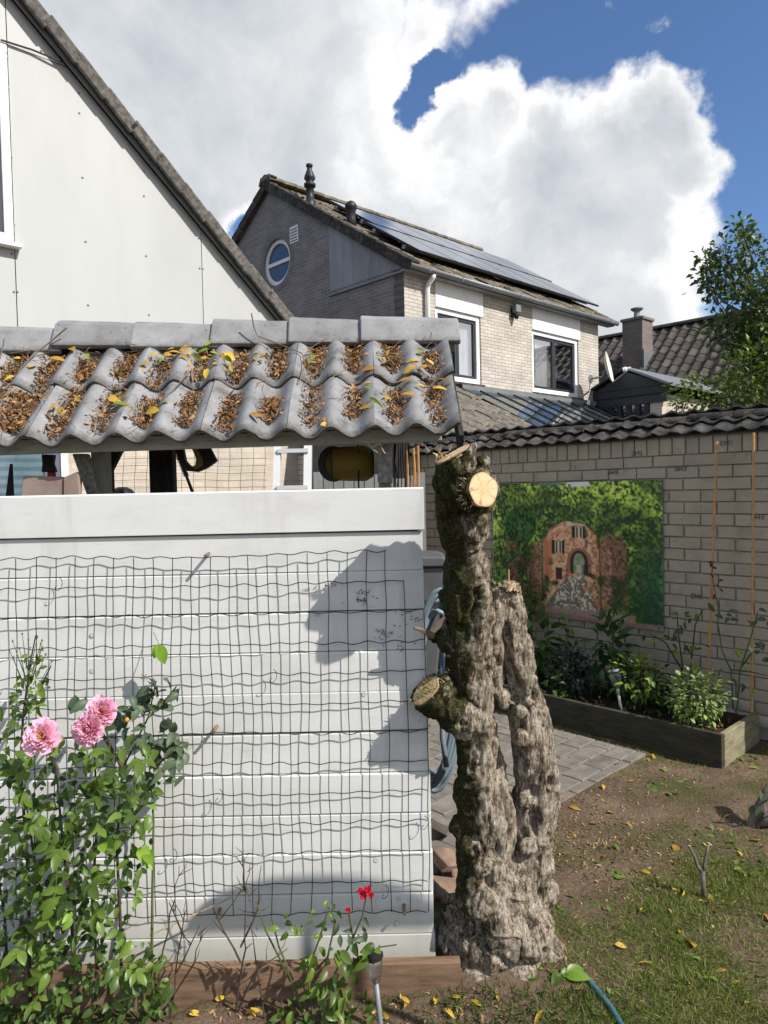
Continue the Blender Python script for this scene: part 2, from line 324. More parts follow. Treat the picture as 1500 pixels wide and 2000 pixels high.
# ---------------------------------------------------------------- mesh helpers
def link(name, me, parent=None):
    o = bpy.data.objects.new(name, me); COL.objects.link(o)
    if parent is not None:
        o.parent = parent
        if parent.type == 'EMPTY': o.matrix_parent_inverse = Matrix.Translation(-parent.location)
    return o
def thing(name, label, cat, loc, group=None):
    o = bpy.data.objects.new(name, None); o.empty_display_size = .05; COL.objects.link(o); o.location = loc
    o['label'] = label; o['category'] = cat
    if group: o['group'] = group
    return o
def tag(o, label, cat, group=None):
    o['label'] = label; o['category'] = cat
    if group: o['group'] = group
    return o
V = Vector
class MB:
    def __init__(s): s.v = []; s.f = []
    def poly(s, pts):
        i = len(s.v); s.v += [tuple(p) for p in pts]; s.f.append(tuple(range(i, i+len(pts)))); return s
    def par(s, o, a, b, c):
        """box from corner o along the vectors a, b, c"""
        o, a, b, c = V(o), V(a), V(b), V(c)
        if a.cross(b).dot(c) < 0: a, b = b, a
        i = len(s.v); s.v += [tuple(p) for p in (o, o+a, o+a+b, o+b, o+c, o+a+c, o+a+b+c, o+b+c)]
        s.f += [(i, i+3, i+2, i+1), (i+4, i+5, i+6, i+7), (i, i+1, i+5, i+4), (i+1, i+2, i+6, i+5), (i+2, i+3, i+7, i+6), (i+3, i, i+4, i+7)]; return s
    def box(s, x0, x1, y0, y1, z0, z1): return s.par((x0, y0, z0), (x1-x0, 0, 0), (0, y1-y0, 0), (0, 0, z1-z0))
    def tube(s, pts, r, n=6, cap=True):
        pts = [V(p) for p in pts]; k = len(pts); rr = r if isinstance(r, (list, tuple)) else [r]*k
        base = len(s.v); prev = None
        for i, p in enumerate(pts):
            d = (pts[min(i+1, k-1)]-pts[max(i-1, 0)]).normalized()
            if prev is None: u = d.orthogonal().normalized()
            else: u = (prev-d*prev.dot(d)).normalized()
            prev = u; q = d.cross(u)
            for j in range(n):
                a = 2*math.pi*j/n; s.v.append(tuple(p+(u*math.cos(a)+q*math.sin(a))*rr[i]))
        for i in range(k-1):
            for j in range(n):
                a = base+i*n+j; b = base+i*n+(j+1) % n; s.f.append((a, b, b+n, a+n))
        if cap:
            s.f.append(tuple(base+j for j in reversed(range(n)))); s.f.append(tuple(base+(k-1)*n+j for j in range(n)))
        return s
    def lathe(s, o, ax, prof, n=16):
        """prof: (distance along ax, radius)"""
        o = V(o); ax = V(ax).normalized(); return s.tube2([o+ax*h for h, r in prof], [r for h, r in prof], ax, n)
    def tube2(s, pts, rr, ax, n):
        u = ax.orthogonal().normalized(); q = ax.cross(u); base = len(s.v); k = len(pts)
        for p, r in zip(pts, rr):
            for j in range(n):
                a = 2*math.pi*j/n; s.v.append(tuple(p+(u*math.cos(a)+q*math.sin(a))*max(r, 1e-4)))
        for i in range(k-1):
            for j in range(n):
                a = base+i*n+j; b = base+i*n+(j+1) % n; s.f.append((a, b, b+n, a+n))
        s.f.append(tuple(base+j for j in reversed(range(n)))); s.f.append(tuple(base+(k-1)*n+j for j in range(n))); return s
    def prism(s, pts, d):
        """polygon extruded by vector d"""
        d = V(d); n = len(pts); i = len(s.v); s.v += [tuple(V(p)) for p in pts]+[tuple(V(p)+d) for p in pts]
        s.f.append(tuple(range(i+n-1, i-1, -1))); s.f.append(tuple(range(i+n, i+2*n)))
        for j in range(n): s.f.append((i+j, i+(j+1) % n, i+n+(j+1) % n, i+n+j))
        return s
    def sheet(s, grid):
        """grid: rows of points"""
        i = len(s.v); c = len(grid[0])
        for row in grid: s.v += [tuple(p) for p in row]
        for r in range(len(grid)-1):
            for k in range(c-1): s.f.append((i+r*c+k, i+r*c+k+1, i+(r+1)*c+k+1, i+(r+1)*c+k))
        return s
    def mesh(s, name, m, smooth=False, uv=None, bevel=0, fix=True):
        me = bpy.data.meshes.new(name); me.from_pydata(s.v, [], s.f)
        if bevel or fix:
            bm = bmesh.new(); bm.from_mesh(me)
            if fix: bmesh.ops.recalc_face_normals(bm, faces=bm.faces)
            if bevel: bmesh.ops.bevel(bm, geom=list(bm.edges), offset=bevel, segments=1, affect='EDGES')
            bm.to_mesh(me); bm.free()
        if m: me.materials.append(m)
        if smooth: me.polygons.foreach_set('use_smooth', [True]*len(me.polygons))
        if uv:
            l = me.uv_layers.new(name='UVMap')
            for lp in me.loops: l.data[lp.index].uv = uv(me.vertices[lp.vertex_index].co)
        return me
    def build(s, name, m, parent=None, smooth=False, uv=None, bevel=0, fix=True):
        return link(name, s.mesh(name, m, smooth, uv, bevel, fix), parent)

def frame(ex, ey, ez, loc):
    ex, ey, ez = V(ex), V(ey), V(ez)
    return Matrix(((ex.x, ey.x, ez.x, loc[0]), (ex.y, ey.y, ez.y, loc[1]), (ex.z, ey.z, ez.z, loc[2]), (0, 0, 0, 1)))
def place(o, mtx):
    """world matrix for an object whose parent (if any) is an unrotated Empty linked by link()"""
    o.matrix_basis = mtx
    return o
def copies(name, me, parent, mtxs):
    return [place(link(name, me, parent), m) for m in mtxs]

def big_mesh(name, verts, faces, m, cols=None, parent=None, smooth=False):
    """numpy: verts (N,3), faces (M,4), cols (N,3)"""
    me = bpy.data.meshes.new(name); nv, nf = len(verts), len(faces)
    me.vertices.add(nv); me.vertices.foreach_set('co', np.asarray(verts, np.float32).ravel())
    k = faces.shape[1]
    me.loops.add(nf*k); me.loops.foreach_set('vertex_index', faces.astype(np.int32).ravel())
    me.polygons.add(nf); me.polygons.foreach_set('loop_start', np.arange(0, nf*k, k, dtype=np.int32)); me.polygons.foreach_set('loop_total', np.full(nf, k, np.int32))
    if smooth: me.polygons.foreach_set('use_smooth', np.ones(nf, bool))
    me.update(calc_edges=True)
    if cols is not None:
        a = me.color_attributes.new('Col', 'FLOAT_COLOR', 'POINT'); c = np.ones((nv, 4), np.float32); c[:, :3] = cols; a.data.foreach_set('color', c.ravel())
    me.materials.append(m)
    return link(name, me, parent)

def leaf_template(rows=5, fold=.35, curl=.3, tip=1.0, wid=.34):
    vs, fs = [], []
    for i in range(rows):
        t = i/(rows-1); wd = wid*math.sin(math.pi*min(1, t*.93+.045))**.8*(1-.25*t*tip)
        if i == rows-1: wd = .012
        if i == 0: wd = .02
        zc = -curl*t*t
        for k in (-1, 0, 1): vs.append((wd*k*.98, t, zc+fold*abs(k)*wd))
    for i in range(rows-1):
        for k in range(2): a = i*3+k; fs.append((a, a+1, a+4, a+3))
    return np.array(vs), np.array(fs)
LT = leaf_template(); LT_small = leaf_template(3); LT_long = leaf_template(5, .2, .35, 1, .2)
BLADE = (np.array([(-.5, 0, 0), (.5, 0, 0), (.35, .5, .05), (-.35, .5, .05), (.04, 1, .28), (-.04, 1, .28)], float), np.array([(0, 1, 2, 3), (3, 2, 4, 5)]))

def norm(a): return a/np.maximum(1e-9, np.linalg.norm(a, axis=-1, keepdims=True))
def axes(d, n):
    """d: leaf direction (N,3), n: rough normal -> (N,3,3) columns x, y=d, z"""
    d = norm(d); x = norm(np.cross(d, n)); z = np.cross(x, d); return np.stack([x, d, z], -1)
def scatter(name, tmpl, loc, d, n, size, cols, m, parent=None, width=1.0):
    tv, tf = tmpl; N = len(loc); A_ = axes(d, n)
    s = np.asarray(size).reshape(-1, 1, 1)*np.ones((N, 1, 1)); loc_t = tv[None]*np.array([width, 1, 1])*s
    vv = np.einsum('nij,nkj->nki', A_, loc_t)+loc[:, None, :]
    ff = tf[None]+(np.arange(N)*len(tv))[:, None, None]
    cc = np.repeat(cols, len(tv), 0)
    return big_mesh(name, vv.reshape(-1, 3), ff.reshape(-1, tf.shape[1]), m, cc, parent)
def leaf_mesh(name, m, tmpl, wid=1.0):
    me = bpy.data.meshes.new(name); v = tmpl[0]*np.array([wid, 1, 1]); me.from_pydata([tuple(p) for p in v], [], [tuple(map(int, f)) for f in tmpl[1]]); me.materials.append(m)
    me.polygons.foreach_set('use_smooth', [True]*len(me.polygons)); return me
def leaf_matrix(loc, d, n, s):
    a = axes(np.array([d], float), np.array([n], float))[0]*s
    return Matrix(((a[0, 0], a[0, 1], a[0, 2], loc[0]), (a[1, 0], a[1, 1], a[1, 2], loc[1]), (a[2, 0], a[2, 1], a[2, 2], loc[2]), (0, 0, 0, 1)))
def lerp_cols(c1, c2, n, spread=.15):
    t = rng.random((n, 1)); c = np.array(c1)*(1-t)+np.array(c2)*t; return np.clip(c*(1+spread*rng.standard_normal((n, 1))), .004, .95)
def fbm(p, o=4): return mnoise.fractal(p, 1.0, 2.0, o)
def rv(s=1.0): return V((rng.normal()*s, rng.normal()*s, rng.normal()*s))

ordn = ['first', 'second', 'third', 'fourth', 'fifth', 'sixth', 'seventh', 'eighth', 'ninth', 'tenth', 'eleventh', 'twelfth', 'thirteenth', 'fourteenth', 'fifteenth', 'sixteenth', 'seventeenth', 'eighteenth']
GA = rad(46.5)
A = V((math.sin(GA), math.cos(GA), 0)); B = V((-math.cos(GA), math.sin(GA), 0)); Z = V((0, 0, 1))   # the two street directions

# ================================================================ SETTING
# ---------------------------------------------------------------- ground, paving
C0 = gnd(1410, 1500)                      # near corner of the raised bed
PC = gnd(1245, 1470)                      # corner of the paving
TRUNK0 = V((0.385, 2.54, 0))
def axis_steps(fine0, fine1, step, far):
    a = list(np.arange(fine0, fine1+1e-6, step)); s = step; lo, hi = a[0], a[-1]; L_, H_ = [], []
    while lo > -far: s *= 1.5; lo -= s; L_.append(lo)
    s = step
    while hi < far: s *= 1.5; hi += s; H_.append(hi)
    return np.array(L_[::-1]+a+H_)
gx, gy = axis_steps(-2.2, 4.2, .035, 900), axis_steps(1.2, 6.2, .035, 900)
def ground_z(x, y):
    p = V((x, y, 0)); d = p-PC
    if max(abs(x), abs(y)) > 12: return -.02
    z = .014*fbm(p*2.2, 3)+.006*fbm(p*11, 3)
    r = (p-TRUNK0).length
    z += .06*math.exp(-(r/.28)**2)
    if d.dot(B) > -.012 and d.dot(A) < .03: z = min(z, -.03)
    elif d.dot(B) > -.1 and d.dot(A) < .03: z = min(z, .004)
    return z
gv = np.array([(x, y, ground_z(x, y)) for y in gy for x in gx]); nx_, ny_ = len(gx), len(gy)
ii = (np.arange(ny_-1)[:, None]*nx_+np.arange(nx_-1)[None]).ravel()
ground = big_mesh('ground', gv, np.stack([ii, ii+1, ii+nx_+1, ii+nx_], 1), M_ground, smooth=True); ground['kind'] = 'structure'

paving = thing('paving', 'grey paving blocks laid beside the raised bed', 'paving', PC); paving['kind'] = 'structure'; del paving['category']
MB().par(PC+A*.0-Z*.02, A*-1.95, B*2.2, Z*.022).build('joint_sand', M_sand, paving)
pl, pw = .215, .142
pav = MB().box(.004, pl-.004, .004, pw-.004, -.05, 0).mesh('paver', M_paver, bevel=.004)
rows_ = []
for j in range(20):
    for i in range(19):
        a0 = -pl*(i+1)+(pl*.5 if j % 2 else 0)
        o = PC+A*min(a0, -pl)+B*(pw*j)
        if i == 0 and j % 2: o = PC-A*pl
        if not (0.0 < o.x < 2.2) or o.y > 5.6: continue
        t = frame(A, B, Z, o+Z*(.014+rng.normal()*.002)) @ Matrix.Rotation(rng.normal()*.006, 4, 'X') @ Matrix.Rotation(rng.normal()*.006, 4, 'Y')
        if i == 0 and j % 2: continue
        rows_.append(t)
half = MB().box(.004, pl*.5-.004, .004, pw-.004, -.05, 0).mesh('paver', M_paver, bevel=.004)
copies('paver', pav, paving, rows_)
copies('paver', half, paving, [frame(A, B, Z, PC-A*pl*.5+B*(pw*j)+Z*.014) for j in range(1, 20, 2) if (PC+B*pw*j).y < 5.6])
edge_m = MB().box(0.003, .197, -.058, -.004, -.06, 0).mesh('edge_paver', M_paver, bevel=.004)
copies('edge_paver', edge_m, paving, [frame(A, B, Z, PC-A*(.2*(i+1))+Z*(.013+.002*rng.normal())) for i in range(11)])

# ---------------------------------------------------------------- tile helpers
def wave_tile(name, wd, L, rolls, amp, th, m, nx=8, ny=3, sharp=1.25, rough_edge=0.0):
    n = nx*rolls; mb = MB(); top, bot = [], []
    for j in range(ny+1):
        y = L*j/ny; tr, br = [], []
        for i in range(n+1):
            x = wd*i/n; ph = 2*math.pi*x/(wd/rolls)
            z = amp*2*((.5+.5*math.cos(ph))**sharp)
            rd = -.35*th if j == 0 else 0
            yy = y+(rough_edge*rng.normal() if j == 0 else 0)
            tr.append((x, yy, z+rd)); br.append((x, yy, z-th+(rough_edge*rng.normal()*.7 if j == 0 else 0)))
        top.append(tr); bot.append(br)
    tr0 = [(x, y+.012 if False else y, z) for x, y, z in top[0]]
    mb.sheet(top); mb.sheet(bot); mb.sheet([bot[0], top[0]]); mb.sheet([top[-1], bot[-1]])
    mb.sheet([[r[0] for r in top], [r[0] for r in bot]]); mb.sheet([[r[-1] for r in bot], [r[-1] for r in top]])
    me = mb.mesh(name, m, smooth=False, fix=False)
    bm = bmesh.new(); bm.from_mesh(me); bmesh.ops.remove_doubles(bm, verts=bm.verts, dist=1e-5); bmesh.ops.recalc_face_normals(bm, faces=bm.faces)
    for f in bm.faces: f.smooth = True
    for e in bm.edges:
        if len(e.link_faces) == 2 and e.calc_face_angle(0) > .9: e.smooth = False
    bm.to_mesh(me); bm.free(); return me
def field_of(name, me, mtxs, m, parent):
    v = np.array([tuple(p.co) for p in me.vertices]); fs = [tuple(p.vertices) for p in me.polygons]
    f4 = np.array([f for f in fs if len(f) == 4]); N = len(mtxs)
    M4 = np.array([[list(r) for r in x] for x in mtxs]); vv = np.einsum('nij,kj->nki', M4[:, :3, :3], v)+M4[:, None, :3, 3]
    ff = f4[None]+(np.arange(N)*len(v))[:, None, None]
    o = big_mesh(name, vv.reshape(-1, 3), ff.reshape(-1, 4), m, None, parent); o['kind'] = 'stuff'; return o
def clip_poly(pts, a, b, c):
    """keep a*x + b*y <= c (2-D)"""
    out = []
    for i, p in enumerate(pts):
        q = pts[(i+1) % len(pts)]; dp = a*p[0]+b*p[1]-c; dq = a*q[0]+b*q[1]-c
        if dp <= 0: out.append(p)
        if (dp < 0 < dq) or (dq < 0 < dp): t = dp/(dp-dq); out.append((p[0]+t*(q[0]-p[0]), p[1]+t*(q[1]-p[1])))
    return out

# ---------------------------------------------------------------- garden wall with tiled coping
W0 = C0+A*.66                                                  # wall face; t runs along B, outward is -A
wall = thing('garden_wall', 'long greige painted brick wall under dark tiled coping, mural hung on it', 'wall', W0)
def wp(t, z, out=0.0): return W0+B*t-A*out+Z*z
T0, T1, WTOP = -1.3, 3.35, 2.015
MB().par(wp(T0, -.05, -.006), B*(T1-T0), A*.2, Z*(WTOP+.05-.004)).build('mortar', M_mortar, wall)
BP, CP = .225, .0822
bm_ = MB().box(0.005, BP-.005, -.05, .006, .005, CP-.004).mesh('brick', M_wallbrick, bevel=.003)
hb_ = MB().box(0.005, BP*.5-.005, -.05, .006, .005, CP-.004).mesh('brick', M_wallbrick, bevel=.003)
zs = [1.885-CP*(k+1) for k in range(22)]
seen, off_ = [], []
for k, z in enumerate(zs):
    sh = (BP*.5 if k % 2 else 0)+rng.normal()*.006
    t = T0+sh-BP
    while t < T1-.02:
        tt = t; t += BP
        if tt < T0 or tt+BP > T1+.12: continue
        if tt > .66 and tt+BP < 2.14 and z > .65 and z+CP < 1.70: continue          # covered by the mural
        mt = frame(B, -A, Z, wp(tt+rng.normal()*.0015, z+rng.normal()*.001, rng.normal()*.0018)) @ Matrix.Rotation(rng.normal()*.005, 4, 'Y')
        (seen if (tt > -.4 and z > .2) else off_).append(mt)
copies('brick', bm_, wall, seen[:300])
field_of('brickwork', bm_, off_+seen[300:], M_wallbrick, wall)
sm_ = MB().box(0.005, .094-.004, -.05, .008, .004, .128).mesh('soldier_brick', M_wallbrick, bevel=.003)
copies('soldier_brick', sm_, wall, [frame(B, -A, Z, wp(T0+.094*i, 1.885, rng.normal()*.002)) for i in range(int((T1-T0)/.094))])
# stamped letters on a few bricks
def stamp(t, z, flip):
    cu = bpy.data.curves.new('stamp', 'FONT'); cu.body = 'EMS'; cu.size = .05; cu.extrude = .001; cu.align_x = 'CENTER'; cu.align_y = 'CENTER'
    tmp = bpy.data.objects.new('stamp', cu); COL.objects.link(tmp); bpy.context.view_layer.update()
    me = bpy.data.meshes.new_from_object(tmp.evaluated_get(bpy.context.evaluated_depsgraph_get())); bpy.data.objects.remove(tmp)
    me.materials.clear(); me.materials.append(M_stamp)
    o = link('stamped_lettering', me, wall); s = -1 if flip else 1
    place(o, frame(-B*s, Z*s, -A, wp(t, z, .0085)))
M_stamp = mat('stamped_paint', [(.12, .105, .09), (.15, .132, .115)], 40, .9)
for px, py, fl in [(1198, 921, 1), (1330, 914, 1), (1362, 1165, 0), (1480, 1008, 1), (1245, 886, 0), (1420, 866, 0)]:
    h = hit(px, py, W0, A); t = (h-W0).dot(B)
    stamp(t, h.z, fl)
# coping: two courses of wave tiles on each slope and a row of ridge tiles
CS = rad(27); up_s = (A*math.cos(CS)+Z*math.sin(CS)).normalized(); nrm = (-A*math.sin(CS)+Z*math.cos(CS)).normalized()
ct = wave_tile('coping_tile', .3, .2, 2, .0125, .014, M_copetile, 8, 2, rough_edge=.006)
mt = []
for c in range(2):
    for i in range(16):
        o = wp(T1+.05-.3*i, WTOP+.012, .075)+up_s*(.135*c)+nrm*(.016*c+.006*rng.normal())
        mt.append(frame(-B, up_s, nrm, o) @ Matrix.Rotation(-.10+rng.normal()*.015, 4, 'X') @ Matrix.Rotation(rng.normal()*.02, 4, 'Z'))
copies('coping_tile', ct, wall, mt)
up_b = (-A*math.cos(CS)+Z*math.sin(CS)).normalized(); nb = (A*math.sin(CS)+Z*math.cos(CS)).normalized()
copies('coping_tile', ct, wall, [frame(B, up_b, nb, wp(T0+.3*i, WTOP+.012, -.43)+up_b*(.135*c)+nb*.016*c) for c in range(2) for i in range(16)])
rp = MB(); prof = [(math.cos(math.pi*k/8)*.08, math.sin(math.pi*k/8)*.055) for k in range(9)]; inn = [(x*.8, z*.8-.004) for x, z in prof]
ring = prof+inn[::-1]; rp.prism([(0, x, z) for x, z in ring], (.35, 0, 0))
rm = rp.mesh('ridge_tile', M_copetile, bevel=.003)
copies('ridge_tile', rm, wall, [frame(-B, A, Z, wp(T1+.05-.32*i, WTOP+.108+rng.normal()*.006, -.165)) @ Matrix.Rotation(.035+.012*rng.normal(), 4, 'Y') @ Matrix.Rotation(rng.normal()*.02, 4, 'Z') for i in range(15)])
MB().prism([wp(T0, WTOP-.01, .03), wp(T0, WTOP-.01, -.36), wp(T0, WTOP+.10, -.165)], B*(T1-T0)).build('coping_bedding', M_mortar, wall)

# ---------------------------------------------------------------- white gabled house (left)
H0 = at(30, 480, 6.3)
def hp(s, z, out=0.0): return V((H0.x, H0.y, 0))+A*s+Z*z-B*out          # wall plane runs along A, outward is -B
def hs(px, py): h = hit(px, py, H0, B); return ((h-H0).dot(A), h.z)
wh = thing('white_house', 'white clad gable of a house with weathered verge tiles', 'house', hp(1, 0))
va, vb = hs(22, 0), hs(536, 622)                                    # underside of the verge on the wall
vd = V((vb[0]-va[0], vb[1]-va[1])).normalized(); vn = V((-vd.y, vd.x)) if -vd.y*0+vd.x > 0 else V((vd.y, -vd.x))
def verge_z(s): return va[1]+(s-va[0])*vd.y/vd.x
SE = 3.25; CB = 2.62
cap = [(-3.2, CB), (SE, CB), (SE, verge_z(SE)), (-3.2, verge_z(-3.2))]
apex_s = -2.2
cap = [(-3.2, CB), (SE, CB), (SE, max(CB, verge_z(SE))), (apex_s, verge_z(apex_s)), (-3.2, verge_z(apex_s)-.9)]
MB().prism([hp(s, z, -.03) for s, z in cap], B*.2).build('wall_backing', M_darkframe, wh)
s0 = (hs(30, 520)[0], hs(395, 540)[0]); zj = hs(60, 104)[1]
cuts = [-3.2, -1.86, s0[0], s0[1], SE+.01]
g = .004
win_s0, win_s1, win_z0, win_z1 = -1.5, hs(28, 478)[0]-.01, hs(10, 474)[1], hs(3, 88)[1]
for i in range(4):
    for z0, z1 in ((CB-.02, zj), (zj, 99)):
        p = clip_poly(clip_poly(clip_poly(clip_poly(cap, -1, 0, -(cuts[i]+g)), 1, 0, cuts[i+1]-g), 0, -1, -(z0+g)), 0, 1, z1-g)
        if len(p) < 3: continue
        if i == 1 and z0 < 3:      # sheet round the window: below and beside it
            q = clip_poly(p, 0, 1, win_z0-g)
            MB().prism([hp(s, z) for s, z in q], B*.012).build('cladding_sheet', M_clad, wh)
            q = clip_poly(clip_poly(p, 0, -1, -win_z0), -1, 0, -win_s1)
            if len(q) > 2: MB().prism([hp(s, z) for s, z in q], B*.012).build('cladding_sheet', M_clad, wh)
            continue
        MB().prism([hp(s, z) for s, z in p], B*.012).build('cladding_sheet', M_clad, wh)
scr = MB().lathe((0, 0, 0), (0, -1, 0), [(-.001, .011), (.004, .010), (.007, .004)], 8).mesh('screw', M_gutter)
for px, py in [(80, 100), (14, 111), (16, 171), (22, 306), (27, 439), (154, 182), (155, 221), (161, 347), (167, 472), (172, 596), (281, 334), (281, 383), (285, 500), (291, 615), (390, 524), (396, 525), (388, 465), (27, 570), (34, 570), (23, 496)]:
    s, z = hs(px, py); place(link('screw', scr, wh), frame(A, B, Z, hp(s, z)))
wn = MB().box(0, 1, 0, 1, 0, 1); wn = MB()
fr = MB(); fw = .075
for a0, a1, z0, z1 in [(win_s0, win_s1, win_z1-fw, win_z1), (win_s0, win_s1, win_z0, win_z0+fw), (win_s0, win_s0+fw, win_z0+fw, win_z1-fw), (win_s1-fw, win_s1, win_z0+fw, win_z1-fw)]:
    fr.par(hp(a0, z0, .035), A*(a1-a0), B*.09, Z*(z1-z0))
wfr = fr.build('window', M_pvc, wh, bevel=.006)
sash = MB()
for a0, a1, z0, z1 in [(win_s1-fw-.045, win_s1-fw-.004, win_z0+fw, win_z1-fw), (win_s0+fw, win_s1-fw-.05, win_z0+fw, win_z0+fw+.05)]: sash.par(hp(a0, z0, .02), A*(a1-a0), B*.05, Z*(z1-z0))
sash.build('sash', M_darkframe, wfr)
MB().par(hp(win_s0+fw, win_z0+fw, 0), A*(win_s1-win_s0-2*fw-.05), B*.006, Z*(win_z1-win_z0-2*fw)).build('pane', M_pane, wfr)
MB().par(hp(win_s0-.05, win_z0-.045, .09), A*(win_s1-win_s0+.1), B*.12, Z*.04).build('sill', M_pvc, wfr, bevel=.005)
# ground floor of beige brick, with the ribbed glass door
uvA = lambda p: ((V(p)-H0).dot(A), p[2])
ds0, ds1 = hs(-220, 900)[0], hs(120, 900)[0]
lw = MB(); lw.par(hp(ds1+.07, -.05, -.04), A*(SE-.12-ds1-.07), B*.2, Z*(CB+.06)); lw.par(hp(-3.2, -.05, -.04), A*(ds0-.07+3.2), B*.2, Z*(CB+.06)); lw.par(hp(ds0-.07, 2.32, -.04), A*(ds1-ds0+.14), B*.2, Z*(CB+.01-2.32))
lw.build('ground_floor_wall', M_beigebrick, wh, uv=uvA)
MB().par(hp(-3.2, CB-.1, -.01), A*(SE+3.2), B*.12, Z*.08).build('cladding_base_trim', M_pvc, wh)
dr = MB()
for a0, a1, z0, z1 in [(ds0-.06, ds1+.06, 2.24, 2.31), (ds0-.06, ds0, 0, 2.24), (ds1, ds1+.062, 0, 2.24)]: dr.par(hp(a0, z0, -.01), A*(a1-a0), B*.1, Z*(z1-z0))
dr = dr.build('door', M_pvc, wh)
MB().par(hp(ds1-.14, 0, -.03), A*.14, B*.05, Z*2.24).build('door_stile', mat('slate_blue_paint', [(.1, .11, .16), (.13, .14, .19)], 4, .5), dr)
rib = MB(); k = 46; zz = [.5+1.74*i/90 for i in range(91)]
rib.sheet([[hp(ds0+(ds1-.14-ds0)*j/k, z, -.05+.004*math.sin(j*2.2)+.004*math.sin(i*1.6)) for j in range(k+1)] for i, z in enumerate(zz)])
rib.build('ribbed_pane', mat('ribbed_blue_glass', [(.07, .12, .15), (.13, .19, .23)], 3, .15, spec=.6), dr, smooth=True)
# return wall, roof and verge
MB().par(hp(SE-.14, -.05, -.24), A*.14, B*5.5, Z*(CB+.4)).build('side_wall', M_beigebrick, wh, uv=lambda p: ((V(p)-H0).dot(B), p[2]))
vt = 0.0; d3 = (A*vd.x+Z*vd.y).normalized(); n3 = (d3.cross(B)).normalized(); n3 = n3 if n3.z > 0 else -n3
P_start = hp(apex_s, verge_z(apex_s)); Lv = (hp(SE+.35, verge_z(SE+.35))-P_start).length
MB().par(P_start+n3*.03-B*.03, d3*Lv, B*6, n3*.06).build('roof_deck', M_darkwood, wh)
MB().par(P_start-n3*.02-B*.075, d3*Lv, B*.02, n3*.1).build('barge_board', mat('grey_barge_paint', [(.1, .105, .105), (.15, .155, .155)], 5, .6), wh)
vt_m = MB(); Lt = .385
vt_m.prism([(0, -.035, -.075), (0, .0, -.085), (0, .0, .0), (0, .34, .0), (0, .34, .045), (0, -.005, .06), (0, -.035, .04)], (Lt, 0, 0))
vt_m = vt_m.mesh('verge_tile', M_verge, bevel=.008)
n_t = int(Lv/.335)+1; o_ = hs(138, 121); first = (hp(*o_)-P_start).dot(d3) % .335
copies('verge_tile', vt_m, wh, [frame(d3, B, n3, P_start+d3*(first+.335*(i-1))+n3*(.088+.012)-B*.10+n3*rng.normal()*.003) @ Matrix.Rotation(.045, 4, 'Y') for i in range(n_t)])
rt_m = wave_tile('roof_tile', .3, .385, 1, .02, .02, M_verge, 5, 1)
field_of('roof_tiles', rt_m, [frame(-B, -d3, n3, P_start+d3*(first+.335*i+.05)+B*(.24+.3*(j+1))+n3*.12) for i in range(n_t) for j in range(18)], M_verge, wh)
bs = (A*-vd.x+Z*vd.y).normalized(); nbk = (A*vd.y*-1*0-A*abs(vd.y)+Z*abs(vd.x)).normalized()
MB().par(P_start+B*0, bs*5, B*6, nbk*.08).build('back_roof', M_verge, wh)
cbl = [hp(*hs(0, 80), .02), hp(*hs(60, 100), .03), hp(*hs(118, 126), .05)]
MB().tube(cbl, .009, 6).build('cable', M_black, wh)

# ---------------------------------------------------------------- grey brick house (centre)
G0 = at(790, 600, 12.0); G0.z = 0
def gf(s, z, out=0.0): return G0+A*s+Z*z-B*out                # front wall, outward -B
def gg(t, z, out=0.0): return G0+B*t+Z*z-A*out                # gable wall, outward -A
def fs_(px, py): h = hit(px, py, G0, B); return ((h-G0).dot(A), h.z)
def gs_(px, py): h = hit(px, py, G0, A); return ((h-G0).dot(B), h.z)
gh = thing('grey_brick_house', 'grey brick house with round gable window and solar panels', 'house', G0)
S1 = 6.2; ZE = 5.38; ZA = 7.80; TA = 3.78
uvF = lambda p: ((V(p)-G0).dot(A), p[2]); uvG = lambda p: ((V(p)-G0).dot(B), p[2])
wins = []
for (x0, y0, x1, y1) in ((850, 600, 941, 752), (1039, 645, 1131, 776)):
    a = fs_(x0, y0); b = fs_(x1, y1); wins.append((a[0], b[0], b[1], a[1]+.02))
wins[1] = (wins[1][0], wins[1][1], wins[0][2], wins[0][3])
cs = sorted([0, S1]+[x for q in wins for x in q[:2]]); fwm = MB()
for i in range(len(cs)-1):
    w_ = [q for q in wins if abs(q[0]-cs[i]) < 1e-6]
    if w_: fwm.par(gf(cs[i], 0, 0), A*(cs[i+1]-cs[i]), B*.24, Z*w_[0][2])
    else: fwm.par(gf(cs[i], 0, 0), A*(cs[i+1]-cs[i]), B*.24, Z*(ZE+.1))
fwm.build('front_wall', M_housebrick, gh, uv=uvF)
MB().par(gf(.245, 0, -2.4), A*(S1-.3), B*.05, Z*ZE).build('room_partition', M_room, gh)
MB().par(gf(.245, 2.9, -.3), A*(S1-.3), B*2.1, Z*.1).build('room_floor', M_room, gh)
MB().par(gf(.245, 5.2, -.25), A*(S1-.3), B*2.1, Z*.1).build('room_ceiling', M_room, gh)
